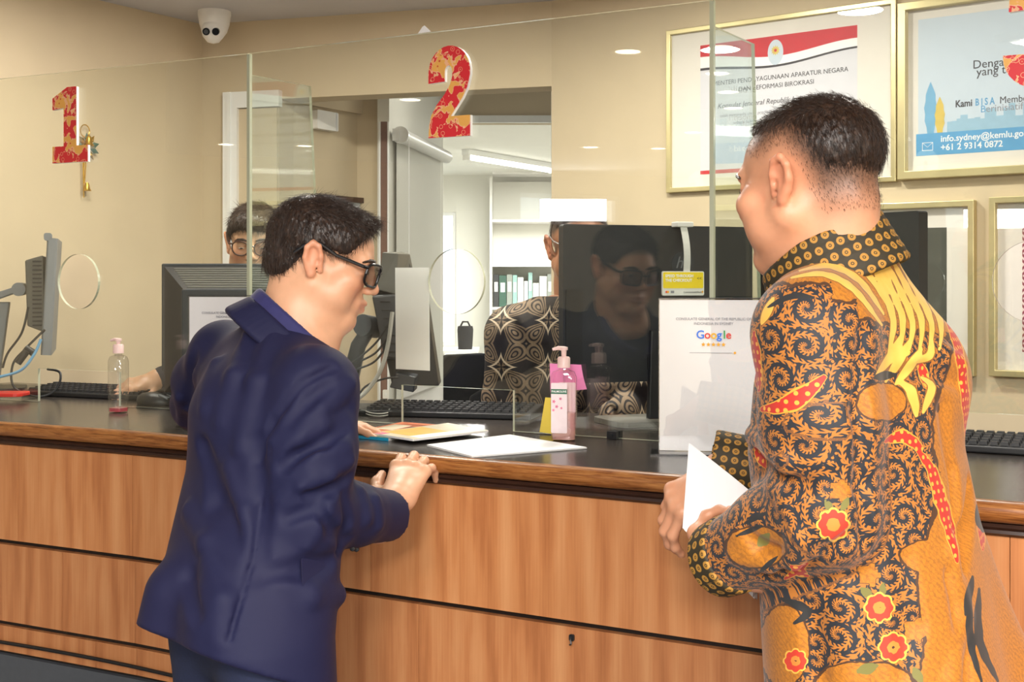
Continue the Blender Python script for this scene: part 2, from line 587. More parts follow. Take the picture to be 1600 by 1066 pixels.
def skin(name, c, lip):
    """skin with colour attribute: R lips, G short stubble or shaved scalp, B warm flush"""
    k = NT(name)
    v = k.coords('Object')
    n = k.noise(v, 60, 4)
    base = k.mix(n, srgb(*[x * 0.95 for x in c]), srgb(*[min(255, x * 1.04) for x in c]))
    at = k.new('ShaderNodeAttribute', attribute_name='zone')
    sp = k.new('ShaderNodeSeparateColor'); k.link(at.outputs['Color'], sp.inputs[0])
    base = k.mix(k.math('MULTIPLY', sp.outputs[2], 0.5), base, srgb(222, 120, 88))
    base = k.mix(k.math('MULTIPLY', sp.outputs[0], 0.6), base, srgb(*lip))
    hs = k.noise(v, 420, 3)
    gf = k.math('MULTIPLY', sp.outputs[1], k.math('ADD', 0.72, k.math('MULTIPLY', hs, 0.5)), clamp=True)
    base = k.mix(gf, base, srgb(40, 29, 22))
    k.link(base, k.b.inputs['Base Color'])
    k.b.inputs['Roughness'].default_value = 0.42
    k.b.inputs['Subsurface Weight'].default_value = 0.12
    k.b.inputs['Subsurface Radius'].default_value = (0.010, 0.004, 0.002)
    k.b.inputs['Subsurface Scale'].default_value = 0.5
    n3 = k.noise(v, 500, 2)
    k.bump(n3, 0.08, 0.001)
    M[name] = k.m
skin('skin_tan', (226, 172, 136), (176, 104, 86))
skin('skin_warm', (220, 158, 122), (190, 110, 96))
skin('skin_clerk', (222, 172, 136), (170, 104, 88))
skin('skin_brown', (172, 118, 86), (146, 86, 70))

def hair(name, c0, c1):
    k = NT(name)
    v = k.coords('Object')
    n = k.noise(v, 160, 4, 0.6)
    k.link(k.ramp(n, [(0.3, srgb(*c0)), (0.75, srgb(*c1))]), k.b.inputs['Base Color'])
    k.b.inputs['Roughness'].default_value = 0.38
    k.b.inputs['Specular IOR Level'].default_value = 0.5
    k.bump(n, 0.4, 0.002)
    M[name] = k.m
hair('hair_black', (30, 22, 18), (74, 54, 42))
hair('hair_dark_brown', (30, 21, 16), (70, 48, 34))

def uvnode(k):
    u = k.new('ShaderNodeUVMap', uv_map='cloth')
    return u.outputs[0]

def vec_scale(k, v, s):
    nd = k.new('ShaderNodeVectorMath', operation='SCALE')
    k.link(v, nd.inputs[0]); nd.inputs['Scale'].default_value = s
    return nd.outputs[0]

def curls(k, uv, cell, rand=0.55, turns=1.5, leaves=13):
    """spiral fronds, one per voronoi cell; returns a 0..1 mask"""
    vs_ = vec_scale(k, uv, 1.0 / cell)
    vo = k.new('ShaderNodeTexVoronoi', feature='F1', voronoi_dimensions='2D')
    k.link(vs_, vo.inputs['Vector'])
    vo.inputs['Scale'].default_value = 1.0
    vo.inputs['Randomness'].default_value = rand
    d = k.new('ShaderNodeVectorMath', operation='SUBTRACT')
    k.link(vs_, d.inputs[0]); k.link(vo.outputs['Position'], d.inputs[1])
    sp = k.new('ShaderNodeSeparateXYZ'); k.link(d.outputs[0], sp.inputs[0])
    wn_ = k.new('ShaderNodeTexWhiteNoise', noise_dimensions='2D'); k.link(vo.outputs['Position'], wn_.inputs['Vector'])
    ang = k.math('ADD', k.math('DIVIDE', k.math('ARCTAN2', sp.outputs[1], sp.outputs[0]), 2 * math.pi), wn_.outputs['Value'])
    r = vo.outputs['Distance']
    sgn = k.math('SUBTRACT', k.math('MULTIPLY', k.math('GREATER_THAN', wn_.outputs['Value'], 0.5), 2.0), 1.0)
    ph = k.math('FRACT', k.math('ADD', k.math('MULTIPLY', ang, sgn), k.math('MULTIPLY', r, turns * 2)))
    band = k.math('ABSOLUTE', k.math('SUBTRACT', ph, 0.5))
    core = k.math('LESS_THAN', band, 0.075)
    lf = k.math('SINE', k.math('ADD', k.math('MULTIPLY', ang, leaves * 2 * math.pi), k.math('MULTIPLY', band, 14.0)))
    leaf = k.math('MULTIPLY', k.math('LESS_THAN', band, 0.31), k.math('GREATER_THAN', lf, -0.05))
    m = k.math('MAXIMUM', core, leaf)
    m = k.math('MULTIPLY', m, k.math('LESS_THAN', r, 0.74))
    # seeds between fronds
    vo2 = k.new('ShaderNodeTexVoronoi', feature='F1', voronoi_dimensions='2D'); k.link(vs_, vo2.inputs['Vector']); vo2.inputs['Scale'].default_value = 6.0
    seed = k.math('MULTIPLY', k.math('LESS_THAN', vo2.outputs['Distance'], 0.24), k.math('GREATER_THAN', r, 0.5))
    return k.math('MAXIMUM', m, seed)

def batik_shirt():
    k = NT('batik_gold')
    uv = uvnode(k)
    at = k.new('ShaderNodeAttribute', attribute_name='zone')      # R feathers, G red ribbons, B plain gold
    sp = k.new('ShaderNodeSeparateColor'); k.link(at.outputs['Color'], sp.inputs[0])
    at2 = k.new('ShaderNodeAttribute', attribute_name='zone2')    # R flower, G dark wing, B green leaf
    sp2 = k.new('ShaderNodeSeparateColor'); k.link(at2.outputs['Color'], sp2.inputs[0])
    cm = curls(k, uv, 0.041, leaves=15)
    n = k.noise(uv, 40, 3)
    gold = k.mix(n, srgb(168, 100, 32), srgb(196, 124, 46))
    dark = srgb(34, 36, 42)
    col = k.mix(cm, dark, gold)
    # plain gold ground with fine brown lines
    w = k.new('ShaderNodeTexWave', wave_type='BANDS', bands_direction='DIAGONAL'); k.link(uv, w.inputs['Vector'])
    w.inputs['Scale'].default_value = 70; w.inputs['Distortion'].default_value = 6; w.inputs['Detail'].default_value = 2
    w.inputs['Detail Scale'].default_value = 2.0
    plain = k.mix(k.math('MULTIPLY', k.math('LESS_THAN', w.outputs[1], 0.16), 0.35), srgb(190, 118, 24), srgb(120, 70, 22))
    fine = curls(k, uv, 0.024, leaves=9)
    plain = k.mix(k.math('MULTIPLY', fine, 0.32), plain, srgb(128, 74, 22))
    pv = k.math('ADD', sp.outputs[2], k.math('MULTIPLY', k.math('SUBTRACT', n, 0.5), 0.9))
    pline = k.math('LESS_THAN', k.math('ABSOLUTE', k.math('SUBTRACT', pv, 0.5)), 0.10)
    pf = k.math('GREATER_THAN', k.math('ADD', sp.outputs[2], k.math('MULTIPLY', k.math('SUBTRACT', n, 0.5), 0.9)), 0.5)
    col = k.mix(pf, col, plain)
    col = k.mix(pline, col, srgb(74, 44, 20))
    # red ribbons with yellow dots
    vo = k.new('ShaderNodeTexVoronoi', feature='F1', voronoi_dimensions='2D'); k.link(uv, vo.inputs['Vector']); vo.inputs['Scale'].default_value = 90; vo.inputs['Randomness'].default_value = 0.2
    red = k.mix(k.math('LESS_THAN', vo.outputs['Distance'], 0.24), srgb(190, 44, 30), srgb(236, 164, 60))
    rf = k.math('GREATER_THAN', sp.outputs[1], 0.55)
    rim = k.math('GREATER_THAN', sp.outputs[1], 0.44)
    col = k.mix(rim, col, srgb(222, 158, 52))
    col = k.mix(rf, col, red)
    # feathers: long cream yellow plumes with brown outlines
    fe = sp.outputs[0]
    ff = k.math('GREATER_THAN', fe, 0.42)
    plume = k.mix(n, srgb(226, 170, 58), srgb(240, 200, 98))
    fl = k.math('GREATER_THAN', fe, 0.56)
    col = k.mix(ff, col, srgb(142, 88, 28))
    col = k.mix(fl, col, plume)
    # dark wings
    df = k.math('GREATER_THAN', sp2.outputs[1], 0.5)
    col = k.mix(df, col, srgb(38, 38, 38))
    lf = k.math('GREATER_THAN', sp2.outputs[2], 0.5)
    col = k.mix(lf, col, srgb(118, 112, 52))
    # flowers
    fo = sp2.outputs[0]
    col = k.mix(k.math('GREATER_THAN', fo, 0.37), col, srgb(232, 178, 70))
    col = k.mix(k.math('GREATER_THAN', fo, 0.45), col, k.mix(k.math('GREATER_THAN', fo, 0.74), srgb(206, 56, 34), srgb(226, 132, 50)))
    col = k.mix(k.math('GREATER_THAN', fo, 0.93), col, srgb(60, 40, 24))
    k.link(col, k.b.inputs['Base Color'])
    k.b.inputs['Roughness'].default_value = 0.62
    k.b.inputs['Sheen Weight'].default_value = 0.15
    M['batik_gold'] = k.m
batik_shirt()

def batik_trim():
    k = NT('batik_trim')
    uv = uvnode(k)
    vo = k.new('ShaderNodeTexVoronoi', feature='F1', voronoi_dimensions='2D'); k.link(vec_scale(k, uv, 62.0), vo.inputs['Vector']); vo.inputs['Scale'].default_value = 1.0
    vo.inputs['Randomness'].default_value = 0.12
    r = vo.outputs['Distance']
    ringm = k.math('LESS_THAN', k.math('ABSOLUTE', k.math('SUBTRACT', r, 0.24)), 0.10)
    dot = k.math('LESS_THAN', r, 0.07)
    m = k.math('MAXIMUM', ringm, dot)
    k.link(k.mix(m, srgb(52, 44, 26), srgb(176, 128, 52)), k.b.inputs['Base Color'])
    k.b.inputs['Roughness'].default_value = 0.7
    M['batik_trim'] = k.m
batik_trim()

def batik_brown():
    """brown black paisley with pale four-pointed stars"""
    k = NT('batik_brown')
    uv = uvnode(k)
    cell = 0.125
    sc = vec_scale(k, uv, 1.0 / cell)
    sp = k.new('ShaderNodeSeparateXYZ'); k.link(sc, sp.inputs[0])
    fx = k.math('SUBTRACT', k.math('FRACT', sp.outputs[0]), 0.5)
    fy = k.math('SUBTRACT', k.math('FRACT', sp.outputs[1]), 0.5)
    ax = k.math('ABSOLUTE', fx); ay = k.math('ABSOLUTE', fy)
    # star: astroid |x|^.55+|y|^.55
    st = k.math('ADD', k.math('POWER', ax, 0.6), k.math('POWER', ay, 0.6))
    star = k.math('MULTIPLY', k.math('LESS_THAN', st, 0.52), k.math('GREATER_THAN', st, 0.43))
    # paisley drops around the diagonals
    dx = k.math('SUBTRACT', ax, 0.27); dy = k.math('SUBTRACT', ay, 0.27)
    a = k.math('ADD', dx, dy); b = k.math('SUBTRACT', dx, dy)
    wdt = k.math('ADD', 0.75, k.math('MULTIPLY', a, 1.2))
    dd = k.math('SQRT', k.math('ADD', k.math('POWER', k.math('MULTIPLY', a, 0.72), 2.0), k.math('POWER', k.math('DIVIDE', b, wdt), 2.0)))
    rg = k.math('GREATER_THAN', k.math('SINE', k.math('MULTIPLY', dd, 60.0)), -0.25)
    drop = k.math('MULTIPLY', rg, k.math('LESS_THAN', dd, 0.37))
    n = k.noise(uv, 160, 3)
    brown = k.mix(n, srgb(112, 92, 72), srgb(158, 136, 112))
    dark = k.mix(n, srgb(30, 25, 26), srgb(44, 38, 38))
    col = k.mix(drop, dark, brown)
    col = k.mix(star, col, srgb(214, 194, 168))
    k.link(col, k.b.inputs['Base Color'])
    k.b.inputs['Roughness'].default_value = 0.75
    M['batik_brown'] = k.m
batik_brown()
# ================================================================ plan of the room
from mathutils.geometry import tessellate_polygon
V2 = lambda x, y: Vector((x, y))
J1 = V2(-0.664, 3.224); J2 = V2(0.4075, 2.6116)
dB = V2(3500, -2000).normalized(); dA = V2(3900, -2000).normalized()
nB = V2(-dB.y, dB.x); nA = V2(-dA.y, dA.x)          # pointing to the clerks' side
CORNER = V2(-1.21, 5.0); wL = V2(-1238, -2000).normalized()
inL = V2(-wL.y, wL.x)                                # into the room
if inL.x < 0: inL = -inL
bw = V2(6500, -2000).normalized(); inB = V2(bw.y, -bw.x)
KINK = CORNER + bw * 1.414
pw = V2(2500, -2000).normalized(); inP = V2(pw.y, -pw.x)

def isect(p, d, q, e):
    den = d.x * e.y - d.y * e.x
    t = ((q.x - p.x) * e.y - (q.y - p.y) * e.x) / den
    return p + d * t

HT = 1.065                                           # counter top height
GT = 1.975                                           # top of the glass
def off(d, gap=0.004):
    """polyline of the counter at distance d on the public side of the glass"""
    a0 = J1 - nA * d; b0 = J1 - nB * d
    k = isect(a0, dA, b0, dB)
    st = isect(a0, dA, CORNER + inL * gap, wL)
    return [st, k, J2 + dB * 1.75 - nB * d]

def sweep(mb, prof, mi=0, closed=True):
    rows = []
    for d, z in prof:
        rows.append([Vector((p.x, p.y, z)) for p in off(d)])
    n = len(prof); vs = []
    for st in range(3):
        vs += [rows[i][st] for i in range(n)]
    fs = []
    for st in range(2):
        for i in range(n if closed else n - 1):
            j = (i + 1) % n
            fs.append((st*n + i, st*n + j, (st+1)*n + j, (st+1)*n + i))
    if closed:
        fs.append(tuple(range(n))); fs.append(tuple(2*n + i for i in range(n))[::-1])
    mb.add(vs, fs, mi)

def wall_box(mb, p, d, nout, s0, s1, z0, z1, th=0.12, mi=0):
    """box on the wall line p + d*s, thickness away from the room (-nout)"""
    a = p + d * s0; b = p + d * s1
    a2 = a - nout * th; b2 = b - nout * th
    mb.hexa([(a.x, a.y, z0), (b.x, b.y, z0), (b2.x, b2.y, z0), (a2.x, a2.y, z0),
             (a.x, a.y, z1), (b.x, b.y, z1), (b2.x, b2.y, z1), (a2.x, a2.y, z1)], mi)

# ---------------------------------------------------------------- floor, ceiling, walls
mb = MB(); mb.box((-2.2, 3.8, -0.06), (12.0, 17.6, 0.12)); struct(mb.build('floor', 'floor_carpet'))
mb = MB(); mb.box((-2.2, 3.8, CEIL + 0.06), (12.0, 17.6, 0.12)); struct(mb.build('ceiling', 'ceiling_paint'))

WEND = 2.7
mb = MB(); wall_box(mb, CORNER, wL, inL, -0.12, WEND, 0, CEIL); struct(mb.build('wall_left', 'wall_paint'))
up3 = Vector((0, 0, 1))
def rect(x0, x1, y0, y1): return [(x0, y0), (x1, y0), (x1, y1), (x0, y1)]
LE = CORNER + wL * WEND; HX, HY = -7.4, -4.4       # the public hall opens out to the left
mb = MB(); mb.box(((LE.x + HX) / 2, LE.y + 0.06, CEIL / 2), (LE.x - HX + 0.02, 0.12, CEIL)); struct(mb.build('wall_hall_front', 'wall_paint_hall'))
WZ0, WZ1, WY0, WY1 = 1.92, 2.20, -2.7, -1.55
mb = MB()
mb.box((HX - 0.06, (HY + WY0) / 2, CEIL / 2), (0.12, WY0 - HY, CEIL)); mb.box((HX - 0.06, (WY1 + LE.y) / 2, CEIL / 2), (0.12, LE.y - WY1 + 0.1, CEIL))
mb.box((HX - 0.06, (WY0 + WY1) / 2, WZ0 / 2), (0.12, WY1 - WY0, WZ0)); mb.box((HX - 0.06, (WY0 + WY1) / 2, (WZ1 + CEIL) / 2), (0.12, WY1 - WY0, CEIL - WZ1))
struct(mb.build('wall_hall_left', 'wall_paint_hall'))
wo = bpy.data.objects.new('window_1', None); C.objects.link(wo); struct(wo)
mb = MB(); mb.ring(rect(WY0, WY1, WZ0, WZ1), rect(WY0 + .04, WY1 - .04, WZ0 + .04, WZ1 - .04), (HX - 0.09, 0, 0), (0, 1, 0), (0, 0, 1), (1, 0, 0), 0.06); mb.build('window_frame', 'white_gloss', wo)
mb = MB(); mb.prism(rect(WY0 + .03, WY1 - .03, WZ0 + .03, WZ1 - .03), (HX - 0.065, 0, 0), (0, 1, 0), (0, 0, 1), (1, 0, 0), 0.006); mb.build('pane', 'window_glass', wo)
mb = MB(); mb.box((HX - 0.06, (WY0 + WY1) / 2, (WZ0 + WZ1) / 2), (0.05, 0.04, WZ1 - WZ0 - 0.06)); mb.build('mullion', 'white_gloss', wo)

# back wall with the opening to the lobby
def s_at(p, d, px):
    k = (px - 800.0) / FPX
    return (k * p.y - p.x) / (d.x - k * d.y)
S0 = s_at(CORNER, bw, 436); S1 = 1.414; HEAD = 2.10
mb = MB()
wall_box(mb, CORNER, bw, inB, 0, S0, 0, CEIL)
wall_box(mb, CORNER, bw, inB, S0, S1, HEAD, CEIL)
struct(mb.build('wall_back', 'wall_paint'))
# picture wall
mb = MB(); wall_box(mb, KINK, pw, inP, 0, 4.05, 0, CEIL)
struct(mb.build('wall_right', 'wall_paint'))
PEND = KINK + pw * 4.0
mb = MB(); mb.box((PEND.x + 0.08, (PEND.y + HY) / 2, CEIL / 2), (0.12, PEND.y - HY + 0.1, CEIL)); struct(mb.build('wall_hall_right', 'wall_paint_hall'))
mb = MB(); mb.box(((PEND.x + HX) / 2, HY - 0.06, CEIL / 2), (PEND.x - HX + 0.3, 0.12, CEIL)); struct(mb.build('wall_hall_rear', 'wall_paint_hall'))

# white door frame (left upright and head) with its beige leaf on the back wall
inB3 = Vector((inB.x, inB.y, 0)); bw3 = Vector((bw.x, bw.y, 0)); c3 = Vector((CORNER.x, CORNER.y, 0))
sa, sb, sc_ = s_at(CORNER, bw, 354), s_at(CORNER, bw, 376), s_at(CORNER, bw, 441)
mb = MB()
mb.prism([(sa, 0), (sb, 0), (sb, HEAD - .032), (sc_, HEAD - .032), (sc_, HEAD + .03), (sa, HEAD + .03)], c3, bw3, up3, inB3, 0.03)
mb.prism(rect(sa + .02, sa + .035, 0, HEAD + .03), c3 + inB3 * 0.03, bw3, up3, inB3, 0.006)
struct(mb.build('trim_1', 'white_gloss'), 'white door frame upright and head')
mb = MB(); mb.prism(rect(sb, S0 - 0.002, 0.005, HEAD - .034), c3 + inB3 * 0.002, bw3, up3, inB3, 0.012)
struct(mb.build('door_1', 'wall_paint'), 'beige door leaf inside the white frame')

# lobby: left wall, pieces behind the opening
LB0 = CORNER + bw * S0 - inB * 0.12
ldir = V2(1238, 2000).normalized(); inLob = V2(ldir.y, -ldir.x)
LEND = s_at(LB0, ldir, 590)
mb = MB(); wall_box(mb, LB0, ldir, inLob, 0, LEND, 0, CEIL); struct(mb.build('wall_lobby_left', 'wall_paint'))
# white cornice line high on the lobby wall
l3 = Vector((ldir.x, ldir.y, 0)); il3 = Vector((inLob.x, inLob.y, 0)); lo3 = Vector((LB0.x, LB0.y, 0))
mb = MB(); mb.prism(rect(0.02, LEND, 2.10, 2.16), lo3, l3, up3, il3, 0.02); struct(mb.build('trim_2', 'wall_paint'), 'pale cornice strip')
# blind wall
BW0 = V2(*(P(608, 440, 5.30).xy)); bdir = V2(0.148, 0.989).normalized(); inBl = V2(bdir.y, -bdir.x)
BWL = 1.10
mb = MB(); wall_box(mb, BW0, bdir, inBl, 0, BWL, 0, CEIL, th=0.05); struct(mb.build('wall_lobby_end', 'office_white'))
# door leaf edge: brown with white strips
e0 = P(592, 440, 5.28).xy; e1 = P(607.5, 440, 5.28).xy
mb = MB()
w_ = e1.x - e0.x
mb.box(((e0.x + e1.x) / 2, 5.28 + 0.02, 1.03), (w_ * 0.62, 0.035, 2.06), mi=0)
mb.box((e0.x + w_ * 0.08, 5.28 + 0.02, 1.03), (w_ * 0.16, 0.034, 2.06), mi=1)
mb.box((e1.x - w_ * 0.08, 5.28 + 0.02, 1.03), (w_ * 0.16, 0.034, 2.06), mi=1)
struct(mb.build('door_2', ['brown_edge', 'white_gloss']), 'edge of an open door, brown between two white strips')
mb = MB(); mb.box((-0.6, 5.38, CEIL / 2), (0.16, 0.05, CEIL)); struct(mb.build('trim_3', 'wall_paint'))
# office shell
BE = BW0 + bdir * BWL
mb = MB(); mb.box(((BE.x - 1.5) / 2, BE.y + 0.02, CEIL / 2), (BE.x + 1.5, 0.06, CEIL)); struct(mb.build('wall_office_front', 'office_white'))
mb = MB(); mb.box((-1.5, 9.25, CEIL / 2), (0.1, 5.8, CEIL)); struct(mb.build('wall_office_left', 'office_white'))
mb = MB(); mb.box((1.85, 8.45, CEIL / 2), (0.1, 7.3, CEIL)); struct(mb.build('wall_office_right', 'office_white'))
mb = MB(); mb.box((1.0, 4.86, CEIL / 2), (1.7, 0.08, CEIL)); struct(mb.build('wall_lobby_right', 'office_white'))
OX0, OX1, OZ0, OZ1 = -1.25, -0.525, 0.80, 2.05
mb = MB()
mb.box(((-1.55 + OX0) / 2, 12.06, CEIL / 2), (OX0 + 1.55, 0.12, CEIL))
mb.box(((OX1 + 1.9) / 2, 12.06, CEIL / 2), (1.9 - OX1, 0.12, CEIL))
mb.box(((OX0 + OX1) / 2, 12.06, OZ0 / 2), (OX1 - OX0, 0.12, OZ0))
mb.box(((OX0 + OX1) / 2, 12.06, (OZ1 + CEIL) / 2), (OX1 - OX0, 0.12, CEIL - OZ1))
struct(mb.build('wall_office_back', 'office_white'))
w2 = bpy.data.objects.new('window_2', None); C.objects.link(w2); struct(w2)
mb = MB(); mb.ring(rect(OX0, OX1, OZ0, OZ1), rect(OX0 + .03, OX1 - .03, OZ0 + .03, OZ1 - .03), (0, 12.02, 0), (1, 0, 0), (0, 0, 1), (0, 1, 0), 0.06); mb.build('window_frame', 'white_gloss', w2)
mb = MB(); mb.prism(rect(OX0 + .02, OX1 - .02, OZ0 + .02, OZ1 - .02), (0, 12.05, 0), (1, 0, 0), (0, 0, 1), (0, 1, 0), 0.005); mb.build('pane', 'window_glass', w2)
mb = MB(); mb.box((0.2, 9.25, CEIL - 0.006), (3.2, 5.5, 0.012)); struct(mb.build('ceiling_office', 'office_white'))
mb = MB(); mb.box(((BE.x + 1.8) / 2, BE.y + 0.10, (2.20 + CEIL) / 2), (1.8 - BE.x, 0.10, CEIL - 2.20)); struct(mb.build('trim_4', 'wall_paint'), 'beam over the passage from lobby to office')
mb = MB(); mb.box(((BE.x + 1.8) / 2, BE.y + 0.04, 2.215), (1.8 - BE.x, 0.03, 0.035)); struct(mb.build('trim_5', 'white_gloss'), 'pale sliding door track under the beam')
mb = MB(); mb.box((0.2, 8.6, 0.004), (3.2, 7.0, 0.008)); struct(mb.build('floor_office', 'office_floor'))

# ---------------------------------------------------------------- counter
ct = thing('counter_worktop', 'dark laminate worktop with rounded wooden front edge along the whole counter', 'worktop')
mb = MB(); sweep(mb, [(0.398, HT), (-0.46, HT), (-0.46, HT - 0.035), (0.398, HT - 0.035)]); mb.build('laminate_top', 'laminate_dark', ct)
mb = MB()
pr = [(0.3985, HT + 0.0005)]
for i in range(9):
    a = math.pi / 2 - math.pi * i / 8
    pr.append((0.404 + 0.016 * math.cos(a), HT - 0.0165 + 0.017 * math.sin(a)))
pr.append((0.3985, HT - 0.0335))
sweep(mb, pr); mb.build('wooden_nosing', 'wood_edge', ct, smooth=True, angle=50)
mb = MB(); sweep(mb, [(0.36, HT - 0.035), (0.405, HT - 0.035), (0.409, HT - 0.040), (0.404, HT - 0.045), (0.406, HT - 0.050), (0.400, HT - 0.0545), (0.36, HT - 0.0545)])
mb.build('dark_moulding', 'moulding_dark', ct)

cf = thing('service_counter', 'beech-look panelled counter front with dark joints and grey base board', 'counter')
Z1, Z2, Z3, Z4, Z5, Z6 = 1.0098, 0.783, 0.769, 0.585, 0.572, 0.512
mb = MB(); sweep(mb, [(0.372, Z1), (0.372, 0.0), (-0.02, 0.0), (-0.02, Z1)]); mb.build('carcass', 'black_reveal', cf)
def panel_row(d, z0, z1, seamA, seamB, m, th=0.02):
    pts = off(d)
    aL = (pts[1] - pts[0]).length; bL = (pts[2] - pts[1]).length
    for (p, dr, nn, L, seams) in ((pts[0], dA, nA, aL, seamA), (pts[1], dB, nB, bL, seamB)):
        cuts = [0.0] + sorted(s for s in seams if 0.02 < s < L - 0.02) + [L]
        for a, b in zip(cuts[:-1], cuts[1:]):
            g = 0.0006
            q = p + dr * (a + g)
            pm = MB()
            pm.prism(rect(0, b - a - 2*g, 0, z1 - z0), (0, 0, 0), (1, 0, 0), (0, 0, 1), (0, 1, 0), th)
            o = pm.build('panel', m, cf)
            o.location = (q.x, q.y, z0)
            o.rotation_euler = (0, 0, rotz_of(dr))
def sB(px, d): return s_at(off(d)[1], dB, px)
def sA(px, d): return s_at(off(d)[0], dA, px)
b1 = sB(579, .396); b2 = sB(655, .386)
panel_row(0.396, Z2, Z1, [sA(28, .396), sA(28, .396) + 1.2], [b1, b1 + 1.2, b1 + 2.4], 'beech_panel')
panel_row(0.388, Z4, Z3, [sA(97, .388), sA(97, .388) + 1.2], [b2, b2 + 1.2, b2 + 2.4], 'beech_panel_low')
panel_row(0.384, Z6, Z5, [sA(150, .384)], [b2 + 0.6, b2 + 1.8], 'beech_panel_low')
mb = MB(); sweep(mb, [(0.386, 0.503), (0.386, 0.03), (0.37, 0.03), (0.37, 0.503)]); mb.build('base_board', 'kick_grey', cf)
# small black hook stuck under the joint
hp_ = P(893, 985, 1.0); s_ = sB(893, .392); q = off(.389)[1] + dB * s_
hk = thing('cable_hook', 'tiny black hook on the lower beech panel below the joint', 'hook', (q.x, q.y, Z3 - 0.022), rotz_of(dB))
mb = MB(); mb.rbox((0, -0.002, 0.004), (0.010, 0.004, 0.012), 0.003, axis=1); mb.tube([(0, -0.004, 0.006), (0.001, -0.009, 0.002), (0.003, -0.010, -0.005), (-0.001, -0.008, -0.008)], 0.0018, 6); mb.build('hook_body', 'black_plastic', hk, smooth=True)
# cable along the foot of the counter
pts = []
pl = off(0.392)
for i in range(57):
    t = i / 24
    p = pl[0].lerp(pl[1], t) if t <= 1 else pl[1].lerp(pl[2], (t - 1) * 24 / 32)
    pts.append((p.x, p.y, 0.540 + 0.003 * math.sin(t * 9) - 0.008 * t))
mb = MB(); mb.tube(pts, 0.0045, 8); o = mb.build('floor_cable', 'cable_black', None, smooth=True)
tag(o, 'black cable clipped along the lowest beech strip of the counter', 'cable')

# ---------------------------------------------------------------- glass screen
def glass_panel(name, label, p, d, n, L, s_hole, notch=True):
    """pane in its own frame: x along the counter, z up, thickness to +y (clerks' side)"""
    root = thing(name, label, 'glass screen', (p.x, p.y, HT), rotz_of(d), 'glass screen panes of the counter')
    H = GT - HT
    if notch:
        outer = [(0.002, 0.002), (s_hole - .15, 0.002), (s_hole - .15, 0.093), (s_hole + .15, 0.093), (s_hole + .15, 0.002), (L - .002, 0.002), (L - .002, H), (0.002, H)]
    else:
        outer = rect(.002, L - .002, .002, H)
    N = 48; zc = CAMZ - HT
    hole = [(s_hole + 0.075 * math.cos(2*math.pi*i/N), zc - 0.075 * math.sin(2*math.pi*i/N)) for i in range(N)]
    tri = tessellate_polygon([[Vector((x, y, 0)) for x, y in outer], [Vector((x, y, 0)) for x, y in hole]])
    allp = outer + hole; n_ = len(allp); th = 0.008
    mb = MB()
    vs = [(x, 0, z) for x, z in allp] + [(x, th, z) for x, z in allp]
    mb.add(vs, [tuple(t) for t in tri] + [tuple(i + n_ for i in t)[::-1] for t in tri], 0)
    fs = []
    no = len(outer)
    for i in range(no): fs.append((i, (i+1) % no, n_ + (i+1) % no, n_ + i))
    mb.f.extend(fs); mb.mi.extend([1] * len(fs))
    fs = []
    for i in range(N): fs.append((no + i, no + (i+1) % N, n_ + no + (i+1) % N, n_ + no + i))
    mb.f.extend(fs); mb.mi.extend([1] * len(fs))
    mb.build('pane', ['screen_glass', 'glass_edge'], root)
    for sx in (0.22, L - 0.22):
        c = MB(); c.box((sx, -0.006, 0.009), (0.022, 0.012, 0.016)); c.box((sx, 0.014, 0.009), (0.022, 0.012, 0.016)); c.cyl((sx, -0.016, 0.010), (sx, -0.012, 0.010), 0.004, seg=10)
        c.build('clamp_foot', 'black_plastic', root)
    return root
LA = (J1 - isect(J1, dA, CORNER + inL * 0.004, wL)).length
LBp = (J2 - J1).length
gA = glass_panel('glass_screen', 'glass screen pane with round speaking hole beside the left wall, under number 1', J1 - dA * LA, dA, nA, LA, LA - 0.585)
gB = glass_panel('glass_screen', 'middle glass screen pane with round speaking hole, under number 2', J1, dB, nB, LBp, LBp / 2)
gC = glass_panel('glass_screen', 'right-hand glass screen pane reaching out of the photo, behind the man in gold batik', J2, dB, nB, LBp, LBp / 2)

def fin(j, n, label):
    t = tag(thing('glass_fin', label, 'glass fin', (j.x, j.y, HT), rotz_of(n), 'glass fins bracing the screen'), None)
    mb = MB(); th = 0.008
    mb.prism([(0.010, 0.001), (0.33, 0.001), (0.295, 0.3), (0.252, GT - HT - 0.05), (0.010, GT - HT - 0.053)], (0, -th/2, 0), (1, 0, 0), (0, 0, 1), (0, 1, 0), th, 0, 1)
    mb.build('pane', ['fin_glass', 'glass_edge'], t)
    mb = MB(); mb.box((0.004, 0, (GT - HT) / 2), (0.010, 0.009, GT - HT - 0.004)); mb.build('joint_strip', 'glass_edge', t)
fin(J1, (nA + nB).normalized(), 'glass fin standing at the joint between the panes numbered 1 and 2')
fin(J2, nB, 'glass fin standing at the joint right of number 2, beside the batik man\'s face')

# scrap of clear tape on top of the glass
q = J1 + dB * s_at(J1, dB, 662)
tp = MB(); tp.prism([(-0.016, 0), (0.02, 0.001), (0.002, 0.017), (-0.004, 0.014)], (0, 0, 0), (1, 0, 0), (0, 0, 1), (0, 1, 0), 0.0006)
tpo = tp.build('tape_scrap', 'paper', None); tpo.location = (q.x, q.y, GT + 0.0005); tpo.rotation_euler = (0, 0, rotz_of(dB))
tag(tpo, 'crumpled scrap of pale tape on the top edge of the middle glass pane', 'tape')

